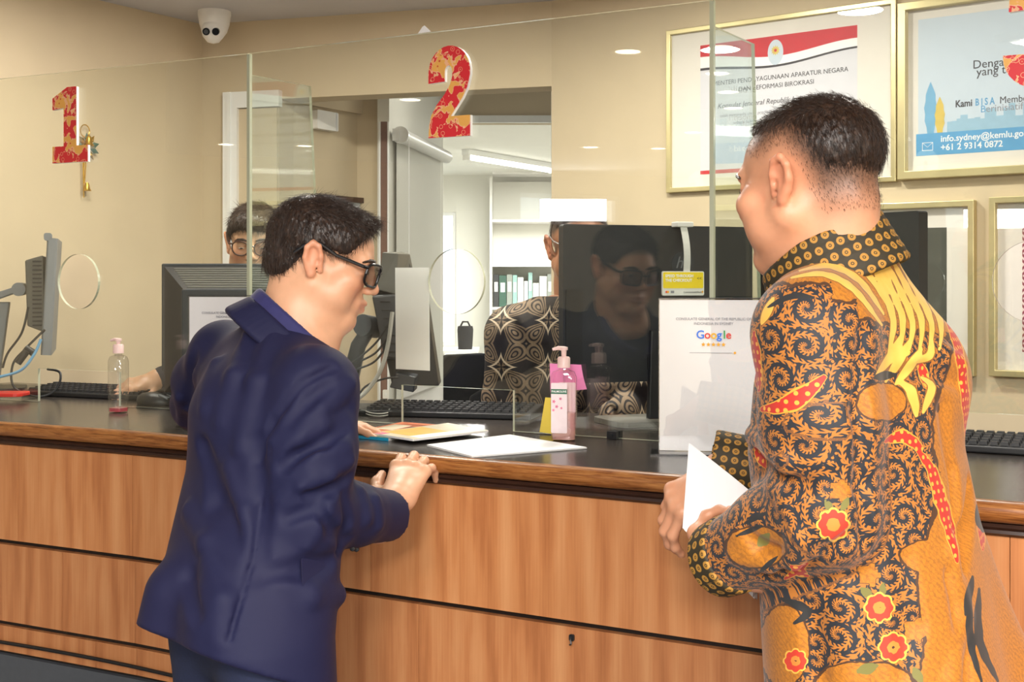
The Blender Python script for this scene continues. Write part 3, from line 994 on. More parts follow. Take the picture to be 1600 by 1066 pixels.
# ---------------------------------------------------------------- window numbers
def arc(cx, cy, rx, ry, a0, a1, n):
    return [(cx + rx * math.cos(math.radians(a0 + (a1 - a0) * i / n)), cy + ry * math.sin(math.radians(a0 + (a1 - a0) * i / n))) for i in range(n + 1)]
N1 = [(0.0, 0), (0.130, 0), (0.130, 0.045), (0.088, 0.045), (0.088, 0.206), (0.055, 0.206), (0.0, 0.178), (0.0, 0.146), (0.042, 0.150), (0.042, 0.045), (0.0, 0.045)]
N2 = [(0, 0), (0.112, 0), (0.112, 0.047), (0.060, 0.047)]
N2 += [(0.075, 0.066), (0.092, 0.088), (0.104, 0.110)] + arc(0.056, 0.147, 0.056, 0.061, -20, 180, 16) + [(0.0, 0.125), (0.044, 0.127)]
N2 += [(0.044, 0.147)] + arc(0.0545, 0.150, 0.0105, 0.013, 180, 0, 6) + [(0.065, 0.138), (0.058, 0.118), (0.044, 0.098), (0.022, 0.074), (0.008, 0.052), (0.002, 0.028)]
def number_sign(poly, label, p, d, z0):
    t = thing('number_sign', label, 'number sign', (p.x, p.y, z0), rotz_of(d), 'festive window numbers on the glass')
    mb = MB(); mb.prism(poly, (0, -0.009, 0), (1, 0, 0), (0, 0, 1), (0, 1, 0), 0.008); mb.build('white_board', 'white_plastic', t)
    # printed face, slightly inset
    cx = sum(x for x, y in poly) / len(poly); cy = sum(y for x, y in poly) / len(poly)
    mb = MB(); mb.prism([(x - 0.0016, y + 0.0005) for x, y in poly], (0, -0.0100, 0), (1, 0, 0), (0, 0, 1), (0, 1, 0), 0.001); mb.build('printed_face', 'festive_print', t)
def on_glass(px, p, d): return p + d * s_at(p, d, px)
pA0 = J1 - dA * LA
q = on_glass(87, pA0, dA); number_sign(N1, 'red and gold paper number 1 stuck on the left glass pane', q, dA, CAMZ + (440 - 256) / FPX * q.y)
q = on_glass(674, J1, dB); number_sign(N2, 'red and gold paper number 2 stuck on the middle glass pane', q, dB, CAMZ + (440 - 217) / FPX * q.y)
N3 = [(0.0, 0.062)] + arc(0.058, 0.058, 0.058, 0.058, 180, 395, 18) + arc(0.062, 0.150, 0.052, 0.056, -28, 180, 16) + [(0.010, 0.140), (0.046, 0.142)] \
   + arc(0.060, 0.152, 0.014, 0.016, 180, -60, 6) + [(0.056, 0.128), (0.052, 0.124), (0.052, 0.094), (0.060, 0.092)] + arc(0.062, 0.062, 0.018, 0.022, 70, -180, 8)
q = on_glass(1570, J2, dB); number_sign(N3, 'red and gold paper number 3 cut off by the right photo edge', q, dB, CAMZ + (440 - 142) / FPX * q.y)
# ================================================================ props
def G(px, py):
    """point on the counter top under a pixel"""
    return P(px, py, FPX * (CAMZ - HT) / (py - 440.0))

# ---------------------------------------------------------------- pictures on the right wall
def wall_z(s, p, d, py):
    q = p + d * s
    return CAMZ + (440 - py) / FPX * q.y
def picture(label, s0, s1, z0, z1, bar, board, deep=0.018):
    q = KINK + pw * s0 + inP * 0.001
    t = thing('framed_picture', label, 'framed picture', (q.x, q.y, z0), rotz_of(pw), 'gilt framed pictures on the right wall')
    w, h = s1 - s0, z1 - z0
    mb = MB()
    mb.ring(rect(0, w, 0, h), rect(bar, w - bar, bar, h - bar), (0, -deep, 0), (1, 0, 0), (0, 0, 1), (0, 1, 0), deep - 0.001)
    mb.build('frame', 'gold_frame', t, bevel=0.002)
    mb = MB(); mb.box((w/2, -0.004, h/2), (w - bar*1.6, 0.003, h - bar*1.6)); mb.build('mount_board', board, t)
    mb = MB(); mb.box((w/2, -deep * 0.62, h/2), (w - bar*1.9, 0.0015, h - bar*1.9)); mb.build('glazing', 'picture_glass', t)
    return t, w, h
def flat(parent, poly, m, y, name='print'):
    mb = MB(); mb.prism(poly, (0, y, 0), (1, 0, 0), (0, 0, 1), (0, -1, 0), 0.0002)
    return mb.build(name, m, parent)
def s_r(px): return s_at(KINK, pw, px)
# certificate
s0, s1 = s_r(1045), s_r(1403.5)
t, w, h = picture('large gilt framed certificate with red and white ribbon banner behind the batik man', s0, s1, wall_z(s0, KINK, pw, 302), wall_z(s0, KINK, pw, 49.5), 0.016, 'mat_board')
px0, px1 = (s_r(1096) - s0), (s_r(1341) - s0)
pz0, pz1 = h * 0.11, h * 0.885
flat(t, rect(px0, px1, pz0, pz1), 'print_cert', -0.0056, 'certificate_sheet')
pwid = px1 - px0
def wave(u, base, amp): return base + amp * math.sin(u * 2 * math.pi)
n = 24
ban = [(px0 + pwid * i / n, pz1) for i in range(n + 1)][::-1] + [(px0 + pwid * i / n, pz1 - 0.038 - 0.026 * math.sin(math.pi * i / n) ** 2) for i in range(n + 1)]
flat(t, ban, 'print_red', -0.0058, 'red_band')
wb = [(px0 + pwid * i / n, pz1 - 0.038 - 0.026 * math.sin(math.pi * i / n) ** 2) for i in range(n + 1)][::-1] + [(px0 + pwid * i / n, pz1 - 0.075 - 0.022 * math.sin(math.pi * i / n) ** 2 + 0.012 * (i / n)) for i in range(n + 1)]
flat(t, wb, 'ink_white', -0.0058, 'white_band')
bb = [(px0 + pwid * i / n, pz1 - 0.075 - 0.022 * math.sin(math.pi * i / n) ** 2 + 0.012 * (i / n)) for i in range(n + 1)][::-1] + [(px0 + pwid * i / n, pz1 - 0.083 - 0.022 * math.sin(math.pi * i / n) ** 2 + 0.014 * (i / n)) for i in range(n + 1)]
flat(t, bb, 'print_black', -0.0058, 'dark_band')
ex_, ez_ = px0 + pwid * 0.5, pz1 - 0.052
flat(t, arc(ex_, ez_, 0.027, 0.040, 0, 345, 23), 'print_sky', -0.0061, 'emblem')
sun = []
for i in range(24):
    r = 0.017 if i % 2 == 0 else 0.010
    sun.append((ex_ + r * math.cos(i * math.pi / 12), ez_ + 0.006 + r * math.sin(i * math.pi / 12)))
flat(t, sun, 'print_leaf_yellow', -0.0063, 'emblem_star')
flat(t, arc(ex_, ez_ + 0.006, 0.005, 0.005, 0, 330, 11), 'print_red', -0.0065, 'emblem_star')
cxm = px0 + pwid / 2
yy = -0.0062
text('MENTERI PENDAYAGUNAAN APARATUR NEGARA', 0.0205, 'ink', t, (cxm + 0.01, yy, pz1 - 0.130))
text('DAN REFORMASI BIROKRASI', 0.0205, 'ink', t, (cxm, yy, pz1 - 0.157))
text('Konsulat Jenderal Republik Indonesia Sydney', 0.0235, 'ink', t, (cxm + 0.005, yy, pz1 - 0.205), shear=0.25)
text('telah memenuhi untuk predikat Wilayah Bebas dari Korupsi (WBK)', 0.0145, 'ink_pale', t, (cxm, yy, pz1 - 0.237), shear=0.2)
text('sebagai bukti atas prakarsa dan', 0.0145, 'ink_pale', t, (cxm - 0.06, yy, pz1 - 0.262), shear=0.2)
text('kerja nyata', 0.0145, 'ink_pale', t, (cxm - 0.05, yy, pz1 - 0.285), shear=0.2)
text('Jakarta,', 0.014, 'ink_pale', t, (cxm + 0.02, yy, pz1 - 0.330))
flat(t, rect(px0, px1, pz0 - 0.004, pz0 + 0.008), 'print_red', -0.0058, 'red_line')
# service pledge poster
s0 = s_r(1408); s1 = s0 + 0.80
t, w, h = picture('gilt framed pale blue poster with skyline and two leaves, upper right of the photo', s0, s1, wall_z(s0, KINK, pw, 282), wall_z(s0, KINK, pw, 8), 0.024, 'mat_board', 0.03)
a0 = s_r(1436) - s0; a1 = w - 0.07
b0, b1 = h * 0.135, h * 0.90
flat(t, rect(a0, a1, b0, b1), 'print_sky', -0.0056, 'poster_sheet')
flat(t, rect(a0 - 0.006, a1 + 0.006, b0 - 0.002, b0 + 0.062), 'print_blue', -0.0058, 'blue_strip')
sky = [(a0 + 0.085, b0 + 0.062)]
xq = a0 + 0.085; random.seed(4)
while xq < a1 - 0.02:
    bwid = random.uniform(0.010, 0.022); bh = 0.012 + 0.055 * random.random() * min(1, (xq - a0) / 0.3) + 0.012
    sky += [(xq, b0 + 0.066 + bh), (xq + bwid, b0 + 0.066 + bh)]
    xq += bwid
sky += [(xq, b0 + 0.062)]
flat(t, sky, 'print_city', -0.0058, 'skyline')
def leaf(cx, z0_, hh, ww):
    L = []; R_ = []
    for i in range(9):
        u = i / 8
        wd = ww * math.sin(math.pi * min(1, 0.12 + u * 0.88)) ** 0.7 * (1 + 0.10 * (-1) ** i)
        R_.append((cx + wd, z0_ + hh * u)); L.append((cx - wd, z0_ + hh * u))
    return R_ + L[::-1]
flat(t, leaf(a0 + 0.037, b0 + 0.062, 0.150, 0.018), 'print_leaf_blue', -0.0061, 'blue_leaf')
flat(t, leaf(a0 + 0.064, b0 + 0.062, 0.104, 0.014), 'print_leaf_yellow', -0.0063, 'yellow_leaf')
text('Dengan', 0.034, 'ink', t, (s_r(1521) - s0, yy, h * 0.612), align='LEFT')
text('yang terbaik', 0.034, 'ink', t, (s_r(1527) - s0, yy, h * 0.570), align='LEFT')
text('Kami', 0.028, 'ink', t, (s_r(1494) - s0, yy, h * 0.405), align='LEFT', bold=0.0006, sx=0.84)
text('B I S A', 0.028, 'ink_blue', t, (s_r(1525) - s0, yy, h * 0.405), align='LEFT', bold=0.0006, sx=0.70)
text('Memberi', 0.028, 'ink', t, (s_r(1563) - s0, yy, h * 0.405), align='LEFT', sx=0.9)
text('B', 0.028, 'ink_blue', t, (s_r(1533) - s0, yy, h * 0.365), align='LEFT')
text('erinisiatif', 0.028, 'ink_pale', t, (s_r(1541.5) - s0, yy, h * 0.365), align='LEFT')
text('info.sydney@kemlu.go.id', 0.0255, 'ink_white', t, (s_r(1471) - s0, yy, b0 + 0.043), align='LEFT', bold=0.0004)
text('+61 2 9314 0872', 0.0255, 'ink_white', t, (s_r(1471) - s0, yy, b0 + 0.018), align='LEFT', bold=0.0004)
mb = MB(); mb.ring(rect(a0 + .012, a0 + .044, b0 + .012, b0 + .036), rect(a0 + .0135, a0 + .0425, b0 + .0135, b0 + .0345), (0, -0.0062, 0), (1, 0, 0), (0, 0, 1), (0, -1, 0), 0.0002)
mb.tube([(a0 + .013, -0.0062, b0 + .035), (a0 + .028, -0.0062, b0 + .022), (a0 + .043, -0.0062, b0 + .035)], 0.0007, 4); mb.build('envelope_icon', 'ink_white', t)
# two textiles below
s1 = s_r(1527); s0 = s1 - 0.50
t, w, h = picture('gilt framed dark green flecked textile behind the batik man\'s shoulder', s0, s1, wall_z(s1, KINK, pw, 588), wall_z(s1, KINK, pw, 313), 0.018, 'mat_board', 0.028)
flat(t, rect(0.085, w - 0.085, 0.09, h - 0.075), 'textile_dark', -0.0056, 'textile')
s0 = s_r(1550); s1 = s0 + 0.50
t, w, h = picture('gilt framed wine-red lattice textile at the right photo edge', s0, s1, wall_z(s0, KINK, pw, 587), wall_z(s0, KINK, pw, 309), 0.018, 'mat_board', 0.028)
flat(t, rect(0.085, w - 0.085, 0.07, h - 0.068), 'textile_red', -0.0056, 'textile')

# ---------------------------------------------------------------- dome camera
ccx = P(335, 440, 4.76)
t = thing('security_camera', 'white dome security camera with two black lenses on the ceiling corner', 'security camera', (ccx.x, ccx.y, CEIL), 0)
mb = MB(); mb.lathe([(0.0, 0.0), (0.060, 0.0), (0.061, -0.012), (0.059, -0.022), (0.055, -0.050), (0.046, -0.078), (0.030, -0.100), (0.0, -0.108)], seg=28); mb.build('housing', 'white_plastic', t, smooth=True, angle=50)
mb = MB(); mb.lathe([(0.0, -0.124), (0.022, -0.118), (0.038, -0.098), (0.044, -0.075), (0.040, -0.052), (0.020, -0.034), (0.0, -0.03)], o=(0, -0.018, 0), seg=24); mb.build('eyeball', 'white_plastic', t, smooth=True, angle=60)
for sx, mm in ((-0.016, 'lens_ring'), (0.019, 'lens_dome')):
    mb = MB(); mb.cyl((sx, -0.052, -0.084), (sx, -0.0635, -0.088), 0.0135, seg=18); a = mb.build('lens_bezel', 'lens_dome', t)
    mb = MB(); mb.cyl((sx, -0.0630, -0.0878), (sx, -0.0660, -0.0890), 0.0085, seg=16); mb.build('lens', mm, t)

# ---------------------------------------------------------------- bell ornament on the left wall
sbell = s_at(CORNER, wL, 128)
qb = CORNER + wL * sbell + inL * 0.004
zb = lambda py: CAMZ + (440 - py) / FPX * qb.y
t = thing('bell_ornament', 'gold bell decoration with leaves and hanging cords on the left wall behind number 1', 'ornament', (qb.x, qb.y, zb(225)), rotz_of(-wL))
# local x runs along the wall towards the corner, -y faces the room
def bell(mb, x, z, r):
    mb.lathe([(0.0, 0.9*r), (0.35*r, 0.8*r), (0.55*r, 0.3*r), (0.62*r, -0.4*r), (0.95*r, -0.95*r), (0.9*r, -1.0*r), (0.0, -0.9*r)], o=(x, -0.018, z), seg=14)
sc_b = qb.y / FPX / abs(wL.x - (128 - 800) / FPX * wL.y)
mb = MB(); bell(mb, 0.012, 0.012, 0.020); mb.build('bell', 'gold_bright', t, smooth=True)
mb = MB(); bell(mb, 0.004, -0.150, 0.016); mb.build('bell', 'gold_bright', t, smooth=True)
mb = MB()
lp = [(0.0 + 0.02 * math.cos(a), -0.012, 0.045 + 0.022 * math.sin(a)) for a in [math.pi * 2 * i / 14 for i in range(15)]]
mb.tube(lp, 0.0022, 6)
for k_, dx in enumerate((-0.006, -0.002, 0.005)):
    mb.tube([(dx, -0.012, -0.02), (dx - 0.002, -0.012, -0.08), (dx + 0.001 - 0.004 * k_, -0.012, -0.14 - 0.05 * (k_ == 0))], 0.002, 6)
mb.build('cord', 'gold_bright', t, smooth=True)
for i in range(9):
    a = i * 2 * math.pi / 9 + 0.3
    mb = MB()
    c0 = Vector((0.012 + 0.012 * math.cos(a), -0.010, -0.01 + 0.012 * math.sin(a)))
    c1 = Vector((0.012 + 0.052 * math.cos(a), -0.014, -0.01 + 0.050 * math.sin(a)))
    sd = Vector((-math.sin(a), 0, math.cos(a))) * 0.010
    mid = (c0 + c1) / 2
    mb.add([c0, mid + sd, c1, mid - sd, mid + Vector((0, -0.006, 0)), mid + Vector((0, 0.004, 0))], [(0, 1, 4), (1, 2, 4), (2, 3, 4), (3, 0, 4), (1, 0, 5), (2, 1, 5), (3, 2, 5), (0, 3, 5)])
    mb.build('leaf', 'gold_bright' if i % 2 else 'binder_green', t)

# ---------------------------------------------------------------- lamps
CAM2 = V2(0, 0)
def reflect_spot(px, py, p, d, nn):
    k = (px - 800.0) / FPX
    s = s_at(p, d, px); hit = p + d * s
    v = hit.copy(); L = v.length; v = v / L
    r = v - nn * 2 * v.dot(nn)
    slope = (440 - py) / FPX * hit.y / L
    tt = (CEIL - 0.012 - CAMZ) / slope - L
    return hit + r * tt
downs = []
for px, py in ((980, 82), (1120, 116), (1137, 145), (1145, 170), (1082, 208), (1028, 233), (922, 231), (640, 157), (475, 229)):
    q = reflect_spot(px, py, J1, dB, nB)
    downs.append((q.x, q.y, 'in the hall ceiling'))
q = reflect_spot(1348, 70, KINK, pw, -inP); downs.append((q.x, q.y, ''))
DOWN_LABELS = ['round recessed ceiling downlight mirrored %s' % s for s in (
    'large above the certificate\'s left edge', 'at the joint right of number 2', 'just right of the glass joint', 'second below, right of the glass joint',
    'on the certificate\'s white margin', 'left of the certificate', 'low above the right clerk', 'above the lobby opening', 'in the glass fin left of number 2', 'brightly in the certificate glass')]
def downlight(x, y, label, grp):
    t = thing('downlight', label, 'downlight', (x, y, CEIL), 0, grp)
    mb = MB(); mb.ring(arc(0, 0, 0.075, 0.075, 0, 345, 23), arc(0, 0, 0.0545, 0.0545, 0, 345, 23), (0, 0, -0.009), (1, 0, 0), (0, 1, 0), (0, 0, 1), 0.008); mb.build('trim_ring', 'white_plastic', t)
    mb = MB(); mb.lathe([(0.0, -0.008), (0.054, -0.006), (0.054, -0.001)], seg=24); mb.build('diffuser', 'emit_down', t)
for (x, y, _), lb in zip(downs, DOWN_LABELS):
    if -7.2 < x < 3 and -4.2 < y < 2.5:
        downlight(x, y, lb, 'downlights of the public hall')
for i, (x, y, p_) in enumerate(CLERK_FILLS):  # fixtures for the added clerk-side lights
    downlight(x, y, 'added unseen ceiling downlight over ' + ('the edge-on monitor at far left', 'the left clerk', 'the right clerk', 'the right-hand monitor')[i], 'added downlights over the clerks')
for i, (x, y, p_) in enumerate(FILL_PANELS):  # bodies of the added flash-fill panels
    t = thing('fill_panel', 'added rectangular ceiling fill panel ' + ('just above the photographer to the left', 'above the photographer to the right', 'over the batik man, out of view', 'far behind the photographer')[i], 'ceiling light', (x, y, CEIL), 0, 'fill panels added to the hall ceiling')
    mb = MB(); mb.ring(rect(-.50, .50, -.30, .30), rect(-.46, .46, -.26, .26), (0, 0, -0.030), (1, 0, 0), (0, 1, 0), (0, 0, 1), 0.029); mb.build('frame', 'white_plastic', t)
    mb = MB(); mb.box((0, 0, -0.012), (0.93, 0.53, 0.006)); mb.build('diffuser', 'emit_fill_panel', t)

# ---------------------------------------------------------------- sign holders
def sign_holder(label, p, rz, w=0.212, h=0.300):
    t = thing('sign_holder', label, 'sign holder', (p.x, p.y, HT), rz, 'clear acrylic sign holders on the counter')
    mb = MB(); mb.box((w/2, 0.0, h/2 + 0.002), (w, 0.0016, h)); mb.box((w/2, 0.006, h/2 + 0.002), (w, 0.0016, h)); mb.build('acrylic_sleeve', 'acrylic', t)
    mb = MB(); mb.box((w/2, 0.003, h/2 + 0.002), (w - 0.004, 0.0012, h - 0.006)); mb.build('sheet', 'paper', t)
    mb = MB(); mb.box((w/2, 0.003, h + 0.0025), (w, 0.008, 0.0015)); mb.build('top_edge', 'black_plastic', t)
    mb = MB(); mb.box((w/2, -0.002, 0.002), (w + 0.03, 0.09, 0.004)); mb.build('foot', 'acrylic', t)
    return t, w, h
p0 = P(1029, 706, 2.50)
t, w, h = sign_holder('clear acrylic holder with white sheet and coloured review lettering in front of the batik man', p0, math.radians(-7))
ys = 0.0021
ys = -0.0011
text('CONSULATE GENERAL OF THE REPUBLIC OF', 0.0072, 'ink_pale', t, (w/2, ys, h - 0.038))
text('INDONESIA IN SYDNEY', 0.0072, 'ink_pale', t, (w/2, ys, h - 0.047))
gx = w/2 - 0.0335
for ch, mm, adv in (('G', 'g_blue', 0.0158), ('o', 'g_red', 0.0120), ('o', 'g_yellow', 0.0120), ('g', 'g_blue', 0.0122), ('l', 'g_green', 0.0052), ('e', 'g_red', 0.012)):
    text(ch, 0.0225, mm, t, (gx, ys, h - 0.069), align='LEFT', bold=0.0003); gx += adv
for i in range(5):
    st = []
    for j in range(10):
        r = 0.0046 if j % 2 == 0 else 0.0020
        a = math.pi / 2 + j * math.pi / 5
        st.append((w/2 - 0.0195 + i * 0.0097 + r * math.cos(a), h - 0.0875 + r * math.sin(a)))
    flat(t, st, 'star_gold', ys, 'star')
flat(t, rect(w/2 - 0.046, w/2 + 0.036, h - 0.1040, h - 0.1033), 'ink_pale', ys, 'fine_print')
flat(t, arc(w/2 + 0.041, h - 0.1035, 0.0024, 0.0024, 0, 330, 11), 'star_gold', ys, 'smiley_dot')
p0 = P(294, 440, 2.98)
t, w, h = sign_holder('clear acrylic holder with white sheet half hidden behind the navy suit\'s shoulder', p0, math.radians(-8))
text('CONSULATE GENERAL OF THE REPUBLIC OF', 0.0072, 'ink_pale', t, (w/2, ys, h - 0.038))
text('INDONESIA IN SYDNEY', 0.0072, 'ink_pale', t, (w/2, ys, h - 0.047))

# narrow white card on the inner face of the middle pane
sc1 = s_at(J1, dB, 613.5); sc2 = s_at(J1, dB, 666)
q = J1 + dB * sc1 + nB * 0.010
zt = CAMZ + (440 - 418.5) / FPX * q.y; zbm = CAMZ + (440 - 578) / FPX * (q.y - 0.03)
mb = MB(); mb.prism([(0.002, 0), (sc2 - sc1 + 0.003, -0.001), (sc2 - sc1, zt - zbm), (0, zt - zbm)], (0, 0, 0), (1, 0, 0), (0, 0, 1), (0, 1, 0), 0.0012)
o = mb.build('paper_card', 'paper', None); o.location = (q.x, q.y, zbm); o.rotation_euler = (0, 0, rotz_of(dB))
tag(o, 'tall narrow blank white card taped inside the middle glass pane', 'card')

# ---------------------------------------------------------------- pump bottles
def pump_bottle(name, label, p, rz, w, d, h, hn, glass, liq, liq_h, capm, lab=False):
    t = thing(name, label, 'pump bottle', (p.x, p.y, HT), rz)
    R0 = min(w, d)
    def body(sc, z0, z1, taper=0.0):
        mb = MB(); n = 28; rows = []
        prof = [(0.90, 0.0), (0.97, 0.004), (1.0, 0.012), (1.0 + taper, h * 0.5), (1.0 + taper, h - 0.016), (0.86, h - 0.004), (0.40, h), (0.32, h + 0.006)]
        vs = []; keep = [(f, z) for f, z in prof if z0 <= z <= z1 + 1e-6]
        if not keep or keep[-1][1] < z1 - 1e-5: keep.append((keep[-1][0], z1))
        for f, z in keep:
            for k in range(n):
                a = 2 * math.pi * k / n
                ca, sa_ = math.cos(a), math.sin(a)
                e = 0.55
                vs.append((w/2 * f * sc * abs(ca) ** e * (1 if ca > 0 else -1), d/2 * f * sc * abs(sa_) ** e * (1 if sa_ > 0 else -1), z))
        m_ = len(keep)
        fs = [(i*n + k, i*n + (k+1) % n, (i+1)*n + (k+1) % n, (i+1)*n + k) for i in range(m_ - 1) for k in range(n)]
        fs += [tuple(range(n))[::-1], tuple((m_-1)*n + k for k in range(n))]
        mb.add(vs, fs); return mb
    body(1.0, 0, h + 0.01, 0.05).build('bottle', glass, t, smooth=True, angle=45)
    lm = body(0.93, 0.003, liq_h, 0.05); o = lm.build('liquid', liq, t, smooth=True, angle=45)
    mb = MB(); mb.lathe([(0.0, h + 0.004), (0.0135, h + 0.004), (0.0135, h + 0.024), (0.011, h + 0.027), (0.0, h + 0.027)], seg=20); mb.build('cap', capm, t, smooth=True)
    mb = MB(); mb.cyl((0, 0, h + 0.026), (0, 0, hn - 0.004), 0.0048, 0.0060, 12); mb.lathe([(0.0, hn - 0.006), (0.0085, hn - 0.005), (0.0085, hn + 0.001), (0.0, hn + 0.003)], seg=16)
    mb.tube([(0, 0, hn - 0.002), (-0.012, 0, hn - 0.001), (-0.024, 0, hn - 0.004)], [0.005, 0.0042, 0.0028], 8); mb.build('pump', capm, t, smooth=True)
    mb = MB(); mb.tube([(0, 0, h + 0.006), (0.002, 0, h * 0.5), (-0.004, 0, 0.012)], 0.0022, 8); mb.build('dip_tube', 'acrylic', t, smooth=True)
    if lab:
        mb = MB(); mb.rbox((-0.007, -d/2 * 1.05 - 0.0004, h * 0.47), (0.034, 0.0006, h * 0.70), 0.0025, axis=1); lo = mb.build('label_panel', 'label_white', t)
        mb = MB(); mb.box((-0.007, -d/2 * 1.05 - 0.0010, h * 0.70), (0.034, 0.0005, 0.010)); mb.build('label_band', 'label_green', t)
        text('PALMOLIVE', 0.0062, 'ink_white', t, (-0.007, -d/2 * 1.05 - 0.0015, h * 0.70), bold=0.0001)
        for fx, fz, fr in ((-0.018, 0.56, 0.0042), (-0.004, 0.60, 0.0036), (-0.012, 0.49, 0.0040), (-0.002, 0.47, 0.0030), (-0.019, 0.44, 0.0034)):
            pet = []
            for j in range(20):
                r = fr * (0.72 + 0.28 * math.cos(j * math.pi / 2))
                pet.append((fx + r * math.cos(j * math.pi / 10), h * fz + r * math.sin(j * math.pi / 10)))
            flat(t, pet, 'flower_pink', -d/2 * 1.05 - 0.0008, 'blossom')
        mb = MB(); mb.rbox((0.004, d/2 * 1.05 + 0.0004, h * 0.47), (0.036, 0.0006, h * 0.68), 0.0025, axis=1); mb.build('back_label', 'label_white', t)
    return t
pb = P(185, 645, 3.268)
pump_bottle('sanitizer_bottle', 'almost empty clear pump bottle with a little pink liquid by the left pane', pb, math.radians(-20), 0.044, 0.040, 0.148, 0.188, 'bottle_clear', 'liquid_pink', 0.013, 'pump_pink')
pb = P(881, 689, 2.69)
pump_bottle('soap_bottle', 'pink pump soap bottle with white blossom label in front of the middle pane', pb, math.radians(-12), 0.052, 0.034, 0.150, 0.196, 'bottle_pink', 'liquid_rose', 0.060, 'pump_pink', True)

# sticky notes
def note(name, label, corners, m, curl=0.0):
    """corner points in order; thin sheet with an optional curled last corner"""
    c = [Vector(p) for p in corners]
    mb = MB(); N = 6; vs = []
    nn_ = (c[1] - c[0]).cross(c[3] - c[0]).normalized()
    for side in (0, 1):
        for i in range(N + 1):
            for j in range(N + 1):
                u, v = i / N, j / N
                p = (c[0] * (1-u) + c[1] * u) * (1-v) + (c[3] * (1-u) + c[2] * u) * v
                p = p + nn_ * (curl * (u * v) ** 2 + side * 0.0004)
                vs.append(p)
    n1 = (N + 1) ** 2
    fs = []
    for i in range(N):
        for j in range(N):
            a = i * (N+1) + j
            q4 = (a, a + N + 1, a + N + 2, a + 1)
            fs.append(q4); fs.append(tuple(n1 + k for k in q4)[::-1])
    mb.add(vs, fs)
    o = mb.build(name, m, None, smooth=True)
    return tag(o, label, 'sticky note')
def glass_pt(px, py, off_=-0.003):
    q = J1 + dB * s_at(J1, dB, px)
    k = q + nB * off_
    return Vector((k.x, k.y, CAMZ + (440 - py) / FPX * q.y))
note('pink_note', 'bright pink sticky note stuck on the glass behind the soap pump', [glass_pt(860, 568), glass_pt(909, 570), glass_pt(914, 609), glass_pt(861, 613)], 'note_pink', 0.012)
note('yellow_note', 'yellow sticky note leaning beside the pink soap bottle', [glass_pt(853, 621), glass_pt(888, 623), glass_pt(893, 683), glass_pt(844, 675)], 'note_yellow', 0.004)

# ---------------------------------------------------------------- papers and booklets on the counter
def sheet_stack(name, label, cat, cs, th, mats_, z=HT + 0.0004, group=None, nsheets=1, fan=0.002):
    t = thing(name, label, cat, (0, 0, 0), 0, group)
    random.seed(3)
    for i in range(nsheets):
        mb = MB()
        dx, dy = random.uniform(-fan, fan), random.uniform(-fan, fan)
        a = [(p[0] + dx, p[1] + dy) for p in cs]
        z0_ = z + th * i / nsheets; z1_ = z + th * (i + 1) / nsheets - 0.00005
        mb.hexa([(x, y, z0_) for x, y in a] + [(x, y, z1_) for x, y in a])
        mb.build('sheet', mats_[min(i, len(mats_) - 1)], t)
    return t
pp = [G(738, 716), G(917, 702), G(797, 682), G(668, 698)]
sheet_stack('paper_stack', 'small stack of white paper sheets on the counter by the navy suit\'s hand', 'paper stack', [(p.x, p.y) for p in pp], 0.004, ['paper_edge', 'paper'], nsheets=5)

def booklet(label, cs, z, th, cover, spine, patches):
    t = thing('booklet', label, 'booklet', (0, 0, 0), 0, 'booklets on the counter')
    c = [Vector((p.x, p.y, 0)) for p in cs]     # near-left, near-right, far-right, far-left
    mb = MB(); mb.hexa([(p.x, p.y, z) for p in c] + [(p.x, p.y, z + th) for p in c]); mb.build('pages', 'paper_edge', t)
    at = lambda u, v: (c[0] * (1-u) + c[1] * u) * (1-v) + (c[3] * (1-u) + c[2] * u) * v
    mb = MB(); mb.hexa([(p.x, p.y, z + th) for p in c] + [(p.x, p.y, z + th + 0.0004) for p in c]); cv = mb.build('cover', cover, t)
    ed = (c[1] - c[0]).normalized(); ou = Vector((ed.y, -ed.x, 0)) * 0.0008
    mb = MB(); a, b = c[0], c[1]
    mb.hexa([(p.x, p.y, z) for p in (a + ou, b + ou, b, a)] + [(p.x, p.y, z + th + 0.0004) for p in (a + ou, b + ou, b, a)]); mb.build('spine', spine, t)
    for (u0, v0, u1, v1, m) in patches:
        q4 = [at(u0, v0), at(u1, v0), at(u1, v1), at(u0, v1)]
        mb = MB(); mb.hexa([(p.x, p.y, z + th + 0.0004) for p in q4] + [(p.x, p.y, z + th + 0.0007) for p in q4]); mb.build('cover_print', m, t)
booklet('glossy booklet with cyan spine and orange picture cover beside the navy suit', [G(535, 683), G(607, 690), G(694, 669), G(628, 664)], HT + 0.0004, 0.006, 'mag_orange', 'mag_cyan',
        [(0, 0, 1, 0.28, 'mag_green'), (0.55, 0.3, 1, 0.75, 'mag_brown'), (0.1, 0.45, 0.5, 0.8, 'mag_cream')])
booklet('glossy booklet with pale cover and amber picture lying over the cyan one', [G(580, 685), G(646, 695), G(763, 681), G(700, 669)], HT + 0.0072, 0.004, 'mag_cream', 'paper',
        [(0.05, 0.12, 0.7, 0.62, 'mag_amber'), (0.0, 0.0, 0.25, 0.1, 'mag_pink'), (0.72, 0.1, 0.98, 0.9, 'paper')])

